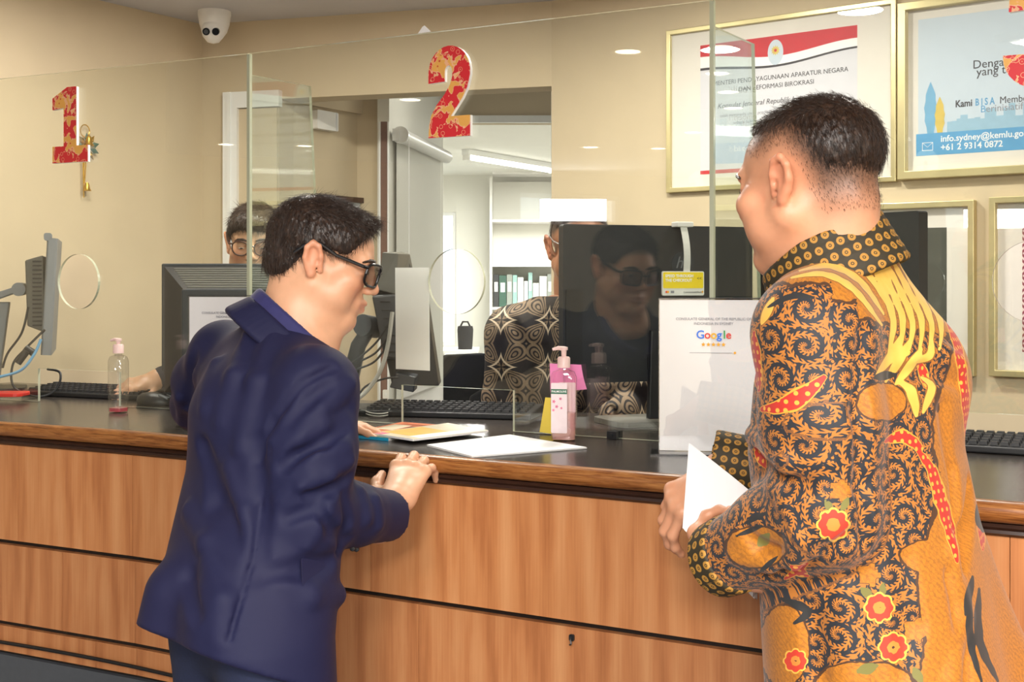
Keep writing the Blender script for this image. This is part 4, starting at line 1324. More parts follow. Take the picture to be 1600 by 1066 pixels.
# ---------------------------------------------------------------- keyboards, mouse
def keyboard(label, p, rz, L=0.43, W=0.14):
    t = thing('keyboard', label, 'keyboard', (p.x, p.y, HT), rz, 'black keyboards on the counter')
    mb = MB(); mb.hexa([(-L/2, -W/2, 0.001), (L/2, -W/2, 0.001), (L/2, W/2, 0.001), (-L/2, W/2, 0.001), (-L/2, -W/2, 0.014), (L/2, -W/2, 0.014), (L/2, W/2, 0.028), (-L/2, W/2, 0.028)]); mb.build('case', 'black_plastic', t, bevel=0.003)
    km = MB(); km.hexa([(-.008, -.008, 0), (.008, -.008, 0), (.008, .008, 0), (-.008, .008, 0), (-.0065, -.0065, .007), (.0065, -.0065, .007), (.0065, .0065, .007), (-.0065, .0065, .007)])
    k0 = km.build('key', 'key_black', t); me = k0.data
    first = True
    for r in range(5):
        for c in range(20):
            x = -L/2 + 0.024 + c * (L - 0.048) / 19; y = -W/2 + 0.022 + r * (W - 0.044) / 4
            z = 0.0135 + 0.014 * (y + W/2) / W
            if first: o = k0; first = False
            else:
                o = bpy.data.objects.new('key', me); C.objects.link(o); o.parent = t
            o.location = (x, y, z)
q = P(150, 440, 3.74); keyboard('black keyboard under the left clerk\'s hand behind the left pane', q, math.radians(-24), 0.44)
q = P(705, 440, 3.20); keyboard('black keyboard behind the middle pane below the white card', q, math.radians(-14), 0.44)
q = P(1600, 440, 2.52); keyboard('black keyboard behind the right pane at the photo edge', q, math.radians(-28), 0.42)

def blob(rows, seg=20):
    """stack of ellipses [(cx,cy,z,rx,ry)]"""
    mb = MB(); vs = []
    for cx, cy, z, rx, ry in rows:
        for k in range(seg):
            a = 2*math.pi*k/seg; vs.append((cx + rx*math.cos(a), cy + ry*math.sin(a), z))
    n = len(rows)
    fs = [(i*seg + k, i*seg + (k+1) % seg, (i+1)*seg + (k+1) % seg, (i+1)*seg + k) for i in range(n-1) for k in range(seg)]
    fs += [tuple(range(seg))[::-1], tuple((n-1)*seg + k for k in range(seg))]
    mb.add(vs, fs); return mb
def mouse(label, p, rz):
    t = thing('computer_mouse', label, 'mouse', (p.x, p.y, HT), rz)
    blob([(0, 0, 0.001, .052, .030), (0, 0, 0.010, .055, .032), (-0.004, 0, 0.022, .048, .028), (-0.008, 0, 0.031, .034, .020), (-0.010, 0, 0.035, .014, .010)]).build('shell', 'black_plastic', t, smooth=True, angle=60)
    mb = MB(); mb.box((0.030, 0.010, 0.024), (0.030, 0.017, 0.006), R=Matrix.Rotation(0.35, 3, 'Y')); mb.build('button', 'grey_plastic', t, bevel=0.002)
    mb = MB(); mb.box((0.030, -0.010, 0.024), (0.030, 0.017, 0.006), R=Matrix.Rotation(0.35, 3, 'Y')); mb.build('button', 'grey_plastic', t, bevel=0.002)
    mb = MB(); mb.cyl((0.026, -0.003, 0.029), (0.026, 0.003, 0.029), 0.006, seg=12); mb.build('scroll_wheel', 'black_matte', t)
q = P(243, 440, 3.47); mouse('black and grey computer mouse beside the left sign holder', q, math.radians(-12))

# ---------------------------------------------------------------- screens
def lcd_back(label, pl, pr, ztop, zbot, extras=True, stand=True):
    """flat monitor seen from behind; pl, pr = left and right ends on plan"""
    d = (pr - pl); L = d.length; d = d.normalized()
    t = thing('monitor', label, 'monitor', (pl.x, pl.y, HT), rotz_of(d))
    z0, z1 = zbot - HT, ztop - HT
    mb = MB(); mb.rbox((L/2, 0.014, (z0 + z1)/2), (L, 0.026, z1 - z0), 0.006, axis=1); mb.build('back_shell', 'monitor_back', t)
    mb = MB(); mb.box((L/2, 0.0285, (z0 + z1)/2), (L - 0.012, 0.003, z1 - z0 - 0.012)); mb.build('screen', 'screen_dark', t)
    if extras:
        mb = MB(); mb.rbox((0.026, -0.001, (z0*0.62 + z1*0.38) - 0.006), (0.040, 0.004, 0.165), 0.003, axis=1); mb.build('side_cover', 'black_plastic', t)
        mb = MB(); mb.rbox((L*0.50, -0.001, z0 + 0.045), (0.070, 0.003, 0.040), 0.004, axis=1); mb.build('port_panel', 'black_matte', t)
        for i in range(3):
            mb = MB(); mb.box((L*0.50 - 0.02 + i * 0.02, -0.0030, z0 + 0.045), (0.010, 0.0015, 0.012)); mb.build('port', 'grey_plastic', t)
    if stand:
        mb = MB(); mb.hexa([(L/2 - .035, -0.010, 0.012), (L/2 + .035, -0.010, 0.012), (L/2 + .035, 0.008, 0.012), (L/2 - .035, 0.008, 0.012), (L/2 - .03, -0.012, z0 + 0.12), (L/2 + .03, -0.012, z0 + 0.12), (L/2 + .03, 0.0005, z0 + 0.12), (L/2 - .03, 0.0005, z0 + 0.12)]); mb.build('stand_neck', 'black_plastic', t, bevel=0.003)
        mb = MB(); mb.rbox((L/2 - 0.01, 0.02, 0.007), (0.25, 0.17, 0.012), 0.03, seg=5, axis=2); mb.build('stand_base', 'olive_grey', t)
    return t, L, z0, z1
pl = P(880, 440, 2.93); prr = P(1176, 440, 3.10)
t, L, z0, z1 = lcd_back('large black monitor seen from behind in front of the right clerk', pl.xy, prr.xy, CAMZ + 90 * 2.93 / FPX, CAMZ - 160 * 2.93 / FPX)
# round emblem on its back
ex_ = (P(1068, 440, 3.03).xy - pl.xy).length; ez_ = CAMZ + 27 * 3.03 / FPX - HT
mb = MB(); mb.lathe([(0.0, 0.0), (0.029, 0.0), (0.029, 0.002), (0.0, 0.002)], o=(ex_, 0.001, ez_), seg=32, R=Matrix.Rotation(math.pi/2, 3, 'X')); mb.build('emblem_disc', 'dark_slate', t)
text('hp', 0.040, 'grey_plastic', t, (ex_, -0.0016, ez_ + 0.003), shear=0.3)
pl = P(1186, 440, 3.02); prr = P(1435, 440, 2.60)
lcd_back('black monitor behind the batik man\'s shoulder in front of the green textile', pl.xy, prr.xy, CAMZ + 111 * 2.60 / FPX, 1.18)

# payment sign hung over the monitor top on a white strap
yq = 2.985
q0 = P(1034, 462, yq)
t = thing('payment_sign', 'small yellow payment sign hanging by a white strap on the large monitor', 'sign', (q0.x, q0.y, q0.z), math.radians(19))
pxm = yq / FPX * 1.03
sw, sh = 71 * pxm, 37 * pxm
mb = MB(); mb.rbox((sw/2, 0, sh/2), (sw, 0.004, sh), 0.004, axis=1); mb.build('board', 'white_plastic', t)
mb = MB(); mb.rbox((sw/2, -0.0024, sh * 0.63), (sw * 0.955, 0.0006, sh * 0.66), 0.003, axis=1); mb.build('yellow_field', 'sign_yellow', t)
text('SPEED THROUGH', 0.0092, 'ink_white', t, (sw * 0.07, -0.0030, sh * 0.80), align='LEFT', bold=0.0003)
text('THE CHECKOUT', 0.0092, 'ink_white', t, (sw * 0.07, -0.0030, sh * 0.62), align='LEFT', bold=0.0003)
text('<<', 0.011, 'frame_brown', t, (sw * 0.88, -0.0030, sh * 0.70))
text('CommonwealthBank', 0.0055, 'ink', t, (sw * 0.72, -0.0027, sh * 0.14))
mb = MB(); mb.prism([(sw*.955, sh*.09), (sw*.98, sh*.15), (sw*.955, sh*.21), (sw*.93, sh*.15)], (0, -0.0026, 0), (1, 0, 0), (0, 0, 1), (0, -1, 0), 0.0003); mb.build('diamond_logo', 'star_gold', t)
flat(t, arc(sw*.10, sh*.15, 0.0028, 0.0028, 0, 330, 11), 'g_red', -0.0026, 'card_logo')
flat(t, arc(sw*.135, sh*.15, 0.0028, 0.0028, 0, 330, 11), 'star_gold', -0.0028, 'card_logo')
flat(t, rect(sw*.20, sw*.28, sh*.10, sh*.20), 'ink_pale', -0.0026, 'card_logo')
# strap
zs0 = sh * 0.95; zs1 = (462 - 355) * pxm * 0.99
mb = MB()
vs = []
N = 8
for i in range(N + 1):
    u = i / N
    x = sw * 0.60 - 0.008 * u; y = 0.002 - 0.010 * math.sin(math.pi * u); z = zs0 + (zs1 - zs0) * u
    hw = 0.0085
    vs += [(x - hw, y, z), (x + hw, y, z), (x + hw, y + 0.0015, z), (x - hw, y + 0.0015, z)]
fs = []
for i in range(N):
    for k in range(4): fs.append((i*4 + k, i*4 + (k+1) % 4, (i+1)*4 + (k+1) % 4, (i+1)*4 + k))
fs += [(0, 1, 2, 3), tuple(N*4 + k for k in (3, 2, 1, 0))]
mb.add(vs, fs); mb.build('strap', 'white_plastic', t)
mb = MB(); mb.box((sw * 0.60 - 0.006, 0.012, zs1 + 0.004), (0.042, 0.034, 0.012)); mb.build('clip', 'white_plastic', t, bevel=0.002)

# deep old monitor on the left, seen from behind
t = thing('tube_monitor', 'deep dark monitor with slatted rear housing behind the navy suit, left side', 'monitor', P(380, 440, 3.62).xy.to_3d() + Vector((0, 0, HT)), 0)
loc = t.location.copy()
def LP(px, py, Y): return P(px, py, Y) - loc
fY, rY = 3.68, 3.42
mb = MB()
fr = [LP(252, 618, fY), LP(462, 618, fY), LP(462, 412, fY), LP(252, 412, fY)]
fr2 = [p + Vector((0, 0.05, 0)) for p in fr]
mb.hexa([fr[0], fr[1], fr2[1], fr2[0], fr[3], fr[2], fr2[2], fr2[3]]); mb.build('front_bezel', 'dark_slate', t, bevel=0.004)
rr = [LP(286, 576, rY), LP(432, 576, rY), LP(432, 452, rY), LP(286, 452, rY)]
ins = [LP(257, 613, fY - .001), LP(457, 613, fY - .001), LP(457, 417, fY - .001), LP(257, 417, fY - .001)]
mb = MB(); mb.hexa([rr[0], rr[1], ins[1], ins[0], rr[3], rr[2], ins[2], ins[3]]); mb.build('rear_housing', 'black_matte', t)
mb = MB(); bx0 = [p + Vector((0.0, -0.02, 0)) for p in rr]
mb.hexa([bx0[0], bx0[1], rr[1], rr[0], bx0[3], bx0[2], rr[2], rr[3]]); mb.build('rear_box', 'dark_slate', t, bevel=0.004)
for i in range(9):
    u = (i + 0.8) / 10
    a = rr[3].lerp(ins[3], u); b = rr[2].lerp(ins[2], u)
    dd_ = (b - a); a2 = a + dd_ * 0.06; b2 = b - dd_ * 0.06
    mb = MB(); mb.hexa([a2 + Vector((0, -.004, -.004)), b2 + Vector((0, -.004, -.004)), b2 + Vector((0, .004, -.004)), a2 + Vector((0, .004, -.004)),
                        a2 + Vector((0, -.004, .0015)), b2 + Vector((0, -.004, .0015)), b2 + Vector((0, .004, .0030)), a2 + Vector((0, .004, .0030))]); mb.build('vent_slat', 'olive_grey', t)
mb = MB(); mb.lathe([(0.0, 0.001), (0.13, 0.001), (0.13, 0.014), (0.05, 0.024), (0.05, 0.06), (0.0, 0.06)], o=(0.0, 0.0, 0), seg=24); mb.build('swivel_foot', 'black_plastic', t, smooth=True)

# payment terminal screen at far left, seen edge-on
t = thing('edge_monitor', 'touch-screen monitor seen edge-on with vented back at the left photo edge', 'monitor', P(70, 440, 3.86).xy.to_3d() + Vector((0, 0, HT)), math.radians(17.5))
loc = t.location.copy()
ym = 3.86
mb = MB(); p = LP(79, 440, ym); zt_, zb_ = LP(79, 374, ym).z, LP(79, 552, ym).z
mb.rbox((p.x, 0.06, (zt_ + zb_)/2), (0.030, 0.36, zt_ - zb_), 0.006, axis=2, R=Matrix.Rotation(math.radians(3), 3, 'Y')); mb.build('screen_slab', 'grey_plastic', t)
mb = MB(); zt2, zb2 = LP(60, 400, ym).z, LP(60, 518, ym).z
mb.hexa([(p.x - .062, -0.09, zb2 + .02), (p.x - .012, -0.10, zb2), (p.x - .012, 0.22, zb2), (p.x - .062, 0.20, zb2 + .02), (p.x - .068, -0.09, zt2 - .015), (p.x - .018, -0.10, zt2), (p.x - .018, 0.22, zt2), (p.x - .068, 0.20, zt2 - .015)])
mb.build('back_box', 'olive_grey', t, bevel=0.004)
for i in range(16):
    z = zb2 + 0.022 + (zt2 - zb2 - 0.04) * i / 15
    mb = MB(); mb.box((p.x - 0.034, -0.0975, z), (0.026, 0.010, 0.0045)); mb.build('vent_slot', 'black_matte', t)
mb = MB(); q1 = LP(33, 452, ym); mb.cyl((q1.x, -0.05, q1.z), (q1.x, 0.12, q1.z), 0.020, seg=20); mb.build('hinge', 'grey_plastic', t, smooth=True)
mb = MB(); q2 = LP(-5, 472, ym); q3 = LP(-22, 610, ym)
mb.hexa([(q3.x - .05, 0.0, 0.014), (q3.x + .045, 0.0, 0.014), (q3.x + .045, 0.06, 0.014), (q3.x - .05, 0.06, 0.014), (q2.x - .05, 0.0, q2.z), (q2.x + .045, 0.0, q2.z), (q2.x + .045, 0.06, q2.z), (q2.x - .05, 0.06, q2.z)])
mb.hexa([(q2.x - .04, -0.01, q2.z - .012), (q1.x, -0.01, q1.z - .008), (q1.x, 0.07, q1.z - .008), (q2.x - .04, 0.07, q2.z - .012), (q2.x - .04, -0.01, q2.z + .012), (q1.x, -0.01, q1.z + .012), (q1.x, 0.07, q1.z + .012), (q2.x - .04, 0.07, q2.z + .012)])
mb.build('stand_arm', 'grey_plastic', t, bevel=0.004)
mb = MB(); mb.rbox((q3.x + 0.03, 0.09, 0.0075), (0.18, 0.17, 0.013), 0.04, seg=5, axis=2); mb.build('stand_base', 'black_plastic', t)
mb = MB(); mb.rbox((LP(77, 372, ym).x, -0.10, zt_ + 0.004), (0.022, 0.04, 0.022), 0.006, axis=1); mb.build('webcam', 'grey_plastic', t)
# its cables
def cable(label, pts, r, m, cat='cable', grp=None):
    # Catmull-Rom through the points
    pts = [Vector(p) for p in pts]; out = []
    for i in range(len(pts) - 1):
        p0 = pts[max(i-1, 0)]; p1 = pts[i]; p2 = pts[i+1]; p3 = pts[min(i+2, len(pts)-1)]
        for k in range(8):
            u = k / 8
            out.append(0.5 * ((2*p1) + (p2-p0)*u + (2*p0 - 5*p1 + 4*p2 - p3)*u*u + (3*p1 - p0 - 3*p2 + p3)*u**3))
    out.append(pts[-1])
    mb = MB(); mb.tube(out, r, 7); o = mb.build('cable', m, None, smooth=True)
    return tag(o, label, cat, grp)
cable('black cable looping under the edge-on monitor at far left', [P(70, 515, 3.74), P(40, 545, 3.72), P(20, 570, 3.70), P(22, 605, 3.69), P(60, 620, 3.68), P(88, 608, 3.70), P(94, 583, 3.72), P(74, 577, 3.74)], 0.0035, 'cable_black')
cable('black cable hanging straight down from the edge-on monitor', [P(44, 480, 3.76), P(34, 520, 3.75), P(12, 552, 3.74), P(4, 575, 3.74)], 0.0035, 'cable_black')
cable('pale blue network cable sagging at far left', [P(64, 530, 3.70), P(52, 556, 3.69), P(30, 580, 3.68), P(-15, 592, 3.68)], 0.0042, 'cable_blue')
o = MB(); o.tube([P(40, 543, 3.71), P(52, 552, 3.71)], [0.009, 0.011], 10); o.tube([P(28, 568, 3.70), P(42, 548, 3.705)], [0.010, 0.011], 10)
tag(o.build('cable_connector', 'black_plastic', None, smooth=True), 'thick black cable connector under the edge-on monitor', 'connector')
mb = MB(); pr_ = P(12, 618, 3.60)
mb.rbox((0, 0, 0.006), (0.12, 0.09, 0.010), 0.02, axis=2); rd = mb.build('red_stamp_pad', 'red_plastic', None, bevel=0.002); rd.location = (pr_.x, pr_.y - 0.02, HT + 0.0145)
tag(rd, 'flat red plastic pad on the stand base at the left photo edge', 'stamp pad')

# middle terminal: tilted screen back with grey box on top
t = thing('terminal_monitor', 'black tilted terminal screen seen from behind beside the navy suit\'s face', 'monitor', P(625, 440, 3.30).xy.to_3d() + Vector((0, 0, HT)), 0)
loc = t.location.copy(); ym = 3.30
mb = MB()
mb.hexa([LP(612, 602, ym - .02), LP(686, 604, ym + .06), LP(690, 598, ym + .10), LP(618, 596, ym + .03), LP(578, 446, ym + .02), LP(662, 440, ym + .10), LP(666, 436, ym + .14), LP(584, 440, ym + .07)])
mb.build('screen_slab', 'black_plastic', t, bevel=0.004)
mb = MB()
mb.hexa([LP(600, 560, ym - .05), LP(650, 566, ym - .02), LP(656, 566, ym + .03), LP(606, 560, ym + .01), LP(580, 462, ym - .03), LP(636, 458, ym + .0), LP(642, 458, ym + .04), LP(590, 462, ym + .03)])
mb.build('rear_bulge', 'monitor_back', t, bevel=0.006)
for i in range(7):
    a = LP(602 + i * 2.2, 472 + i * 13, ym - .052 + i * 0.0)
    mb = MB(); mb.box(a, (0.026, 0.006, 0.004)); mb.build('vent_slot', 'black_matte', t)
mb = MB(); mb.cyl(LP(566, 508, ym - .02), LP(588, 512, ym + .04), 0.028, seg=20); mb.build('hinge', 'dark_slate', t, smooth=True)
mb = MB(); mb.tube([LP(578, 512, ym), LP(560, 540, ym), LP(548, 590, ym), LP(545, 622, ym)], [0.018, 0.020, 0.022, 0.024], 10); mb.build('stand_arm', 'black_plastic', t, smooth=True)
mb = MB(); mb.rbox((LP(560, 440, ym).x, 0.0, 0.0075), (0.20, 0.16, 0.013), 0.03, axis=2); mb.build('stand_base', 'black_plastic', t)
mb = MB(); mb.hexa([LP(608, 606, ym - .02), LP(646, 614, ym - .01), LP(652, 608, ym + .02), LP(614, 602, ym + .01), LP(618, 582, ym - .02), LP(650, 590, ym - .01), LP(654, 584, ym + .02), LP(622, 578, ym + .01)]); mb.build('lower_connector', 'dark_slate', t, bevel=0.003)
# grey box on top
t = thing('reader_box', 'olive grey tapered reader box sitting on top of the terminal screen', 'card reader', P(615, 455, 3.34), 0)
loc = t.location.copy(); yb_ = 3.34
mb = MB()
mb.hexa([LP(589, 453, yb_ - .04), LP(618, 461, yb_ - .04), LP(652, 452, yb_ + .05), LP(624, 446, yb_ + .05), LP(597, 394, yb_ - .035), LP(622, 396, yb_ - .04), LP(641, 397, yb_ + .04), LP(626, 393, yb_ + .04)]); mb.build('shell', 'olive_grey', t, bevel=0.003)
mb = MB(); mb.hexa([LP(596, 450, yb_ + .0), LP(600, 470, yb_ + .0), LP(600, 470, yb_ + .08), LP(596, 450, yb_ + .08), LP(640, 412, yb_ + .03), LP(650, 440, yb_ + .03), LP(650, 440, yb_ + .08), LP(640, 412, yb_ + .08)]); mb.build('mount', 'black_plastic', t)
cable('thick pale grey cable hanging from the terminal screen', [P(613, 488, 3.24), P(606, 540, 3.22), P(594, 580, 3.20), P(572, 612, 3.19), P(548, 630, 3.18)], 0.0055, 'cable_grey')
cable('upper thin black cable curving behind the navy suit\'s chin', [P(606, 508, 3.25), P(588, 535, 3.24), P(560, 560, 3.23), P(530, 580, 3.22)], 0.0028, 'cable_black')
cable('middle thin black cable curving behind the navy suit\'s chin', [P(604, 530, 3.25), P(586, 552, 3.24), P(556, 568, 3.23), P(528, 584, 3.22)], 0.0028, 'cable_black')
cable('lowest thin black cable hanging behind the navy suit\'s collar', [P(602, 545, 3.25), P(584, 566, 3.24), P(556, 578, 3.23), P(528, 592, 3.22)], 0.0028, 'cable_black')
cable('thin black cable dropping from the terminal to the counter', [P(622, 590, 3.24), P(600, 592, 3.23), P(570, 605, 3.22), P(556, 628, 3.21)], 0.0026, 'cable_black')
lp = []
for i in range(22):
    a = i * 0.62
    lp.append(G(590 + 20 * math.cos(a), 648 + 6 * math.sin(a)) + Vector((0, 0, 0.004 + 0.0006 * i)))
cable('small coil of grey wire on the counter behind the booklets', lp, 0.0015, 'cable_grey')

# ---------------------------------------------------------------- lobby and office
# roller blind on the white wall
bd3 = Vector((bdir.x, bdir.y, 0)); ib3 = Vector((inBl.x, inBl.y, 0)); bo3 = Vector((BW0.x, BW0.y, 0))
t = thing('roller_blind', 'white roller blind on the pale wall inside the lobby', 'roller blind', bo3 + ib3 * 0.04, 0)
zt_ = CAMZ + (440 - 212) / FPX * 5.35
mb = MB(); mb.cyl(bd3 * 0.05 + up3 * zt_, bd3 * 1.0 + up3 * zt_, 0.030, seg=20); mb.build('roller_tube', 'white_plastic', t, smooth=True)
mb = MB(); mb.cyl(bd3 * 0.028 + up3 * zt_, bd3 * 0.05 + up3 * zt_, 0.036, seg=20); mb.box(bd3 * 0.02 - ib3 * 0.015 + up3 * zt_, (0.03, 0.02, 0.05)); mb.build('bracket', 'white_gloss', t)
mb = MB(); mb.prism(rect(0.07, 0.97, 0.9, zt_), -ib3 * 0.026, bd3, up3, ib3, 0.002); mb.build('fabric', 'blind_fabric', t)
mb = MB(); mb.tube([bd3 * 0.06 + up3 * zt_ - ib3 * -0.03, bd3 * 0.055 + up3 * (zt_ - 0.6) + ib3 * 0.032, bd3 * 0.06 + up3 * (zt_ - 1.05) + ib3 * 0.032], 0.0022, 5); mb.build('pull_cord', 'white_gloss', t)
# lobby picture and white alarm box
sp0, sp1 = s_at(LB0, ldir, 509), s_at(LB0, ldir, 577)
q = LB0 + ldir * sp0 + inLob * 0.002
zt_ = CAMZ + (440 - 305) / FPX * q.y
t = thing('wall_picture', 'dark framed pale print on the lobby wall behind the navy suit\'s head', 'framed picture', (q.x, q.y, zt_ - 0.34), rotz_of(ldir))
w = sp1 - sp0
mb = MB(); mb.ring(rect(0, w, 0, .34), rect(.022, w - .022, .022, .318), (0, -0.022, 0), (1, 0, 0), (0, 0, 1), (0, 1, 0), 0.02); mb.build('frame', 'frame_brown', t)
mb = MB(); mb.box((w/2, -0.006, .17), (w - .03, 0.004, .31)); mb.build('print', 'lobby_print', t)
q = LB0 + ldir * s_at(LB0, ldir, 485) + inLob * 0.002
w = s_at(LB0, ldir, 518) - s_at(LB0, ldir, 485); zt_ = CAMZ + (440 - 172) / FPX * q.y
t = thing('alarm_box', 'plain white alarm box high on the lobby wall', 'alarm box', (q.x, q.y, zt_ - 0.075), rotz_of(ldir))
mb = MB(); mb.rbox((w/2, -0.018, 0.0375), (w, 0.034, 0.075), 0.006, axis=1); mb.build('cover', 'white_plastic', t)
mb = MB(); mb.box((w*0.9, -0.0185, 0.0375), (w*0.04, 0.036, 0.07)); mb.build('seam', 'print_grey', t)
# wall socket
q = P(603, 616, 5.262); t = thing('wall_socket', 'small cream power socket low beside the open door edge', 'socket', (q.x, q.y, q.z), 0)
mb = MB(); mb.rbox((0, 0, 0), (0.026, 0.008, 0.036), 0.004, axis=1); mb.build('plate', 'mat_board', t)
mb = MB(); mb.box((0, -0.005, 0), (0.008, 0.003, 0.012)); mb.build('switch', 'white_plastic', t)

# fluorescent batten
t = thing('tube_lamp', 'long white fluorescent batten on the office ceiling', 'ceiling lamp', (0.0, 10.2, CEIL - 0.012), math.atan2(1.2, 0.681))
mb = MB(); mb.box((0, 0, -0.022), (1.42, 0.06, 0.042)); mb.build('housing', 'white_gloss', t)
mb = MB(); mb.cyl((-0.66, 0, -0.062), (0.66, 0, -0.062), 0.016, seg=14); mb.build('tube', 'emit_tube', t, smooth=True)
for sx in (-0.69, 0.69):
    mb = MB(); mb.box((sx, 0, -0.06), (0.03, 0.05, 0.045)); mb.build('end_cap', 'white_plastic', t)

# shelf unit
t = thing('shelf_unit', 'white open shelf unit at the back of the bright office', 'shelf', (-0.203, 11.60, 0.0), 0)
WS, DS = 1.05, 0.36
for x in (0.012, WS - 0.012):
    mb = MB(); mb.box((x, DS/2, 1.17), (0.024, DS, 2.34)); mb.build('side_panel', 'desk_white', t)
mb = MB(); mb.box((WS/2, DS - 0.008, 1.17), (WS - .05, 0.012, 2.32)); mb.build('back_panel', 'office_white', t)
SHZ = [CAMZ + (440 - y) / FPX * 11.6 for y in (270, 345, 415, 482, 560, 640)]
for z in SHZ:
    mb = MB(); mb.box((WS/2, DS/2 - 0.008, z), (WS - .05, DS - 0.02, 0.022)); mb.build('shelf_board', 'desk_white', t)
random.seed(11)
x = -0.203 + 0.032
kinds = ['binder_dark', 'binder_green', 'binder_grey', 'binder_teal', 'binder_white', 'binder_white', 'binder_teal', 'binder_white', 'binder_white', 'binder_grey', 'binder_white', 'binder_dark', 'binder_white']
words = {'binder_dark': 'charcoal', 'binder_green': 'dark green', 'binder_grey': 'grey', 'binder_teal': 'pale teal', 'binder_white': 'white'}
ords = ['first', 'second', 'third', 'fourth', 'fifth', 'sixth', 'seventh', 'eighth', 'ninth', 'tenth', 'eleventh', 'twelfth', 'thirteenth']
for i, m in enumerate(kinds):
    wd = random.uniform(0.035, 0.07); hh = random.uniform(0.25, 0.33)
    if m == 'binder_white': hh *= 0.86
    t = thing('binder', '%s binder standing %s from the left on the office shelf' % (words[m], ords[i]), 'binder', (x, 11.70, SHZ[3] + 0.0115), 0, 'binders on the office shelf')
    mb = MB(); mb.box((wd/2, 0.105, hh/2), (wd - 0.003, 0.21, hh)); mb.build('cover', m, t)
    mb = MB(); mb.box((wd/2, -0.0006, hh * 0.62), (wd * 0.6, 0.001, hh * 0.3)); mb.build('spine_label', 'paper', t)
    x += wd + 0.002
    if x > 0.72: break

def desk(label, c, w, d, z, m='desk_white'):
    t = thing('office_desk', label, 'desk', (c[0], c[1], 0), 0)
    mb = MB(); mb.box((0, 0, z - 0.015), (w, d, 0.03)); mb.build('top', m, t, bevel=0.003)
    for sx in (-1, 1):
        mb = MB(); mb.box((sx * (w/2 - 0.02), 0, (z - 0.03)/2), (0.03, d * 0.9, z - 0.03)); mb.build('leg', m, t)
    mb = MB(); mb.box((0, d/2 - 0.03, z - 0.2), (w - 0.08, 0.015, 0.32)); mb.build('modesty_panel', m, t)
q = P(716, 547, 10.4); desk('white desk under the bright window at the back of the office', (q.x - 0.15, 10.6), 0.62, 0.6, q.z)
t = thing('waste_bin', 'black bin-shaped bag standing on the white window desk', 'bin', (P(727, 440, 10.5).x, 10.5, q.z + 0.001), 0)
mb = MB(); mb.lathe([(0.0, 0.0), (0.058, 0.0), (0.066, 0.16), (0.060, 0.19), (0.0, 0.19)], seg=18); mb.build('body', 'fabric_black', t, smooth=True)
mb = MB(); mb.tube([(-0.04, 0, 0.185), (-0.02, 0, 0.225), (0.02, 0, 0.225), (0.04, 0, 0.185)], 0.008, 8); mb.build('handle', 'fabric_black', t, smooth=True)
q = P(745, 560, 6.9); desk('near white desk beside the black office chair', (q.x + 0.28, 7.15), 0.95, 0.5, q.z)
def office_chair(label, px, Y, ztop, rz):
    q = P(px, 440, Y)
    t = thing('office_chair', label, 'chair', (q.x, q.y, 0), rz, 'black office chairs')
    mb = MB(); mb.rbox((0, 0, 0.47), (0.46, 0.44, 0.07), 0.06, seg=4, axis=2); mb.build('seat', 'fabric_black', t, bevel=0.012)
    bk = [(-0.20, 0.56), (0.20, 0.56), (0.225, 0.75), (0.20, ztop - 0.05), (0.12, ztop), (-0.12, ztop), (-0.20, ztop - 0.05), (-0.225, 0.75)]
    mb = MB(); mb.prism(bk, (0, 0.20, 0), (1, 0, 0), (0, 0, 1), (0, 1, 0), 0.06); mb.build('backrest', 'fabric_black', t, bevel=0.012)
    mb = MB(); mb.cyl((0, 0, 0.09), (0, 0, 0.44), 0.025, seg=14); mb.build('column', 'black_plastic', t, smooth=True)
    for i in range(5):
        a = i * 2 * math.pi / 5
        mb = MB(); mb.tube([(0, 0, 0.10), (0.28 * math.cos(a), 0.28 * math.sin(a), 0.07)], [0.022, 0.016], 8); mb.cyl((0.28 * math.cos(a), 0.28 * math.sin(a) - 0.015, 0.028), (0.28 * math.cos(a), 0.28 * math.sin(a) + 0.015, 0.028), 0.027, seg=12); mb.build('leg', 'black_plastic', t, smooth=True)
    for s in (-1, 1):
        mb = MB(); mb.tube([(s * .24, 0.1, 0.50), (s * .26, 0.08, 0.66), (s * .26, -0.14, 0.67)], 0.018, 8); mb.build('armrest', 'black_plastic', t, smooth=True)
office_chair('black office chair with rounded back left of the near white desk', 770, 6.55, 1.02, math.radians(40))
office_chair('black office chair partly hidden behind the middle keyboard', 790, 5.45, 0.94, math.radians(-10))
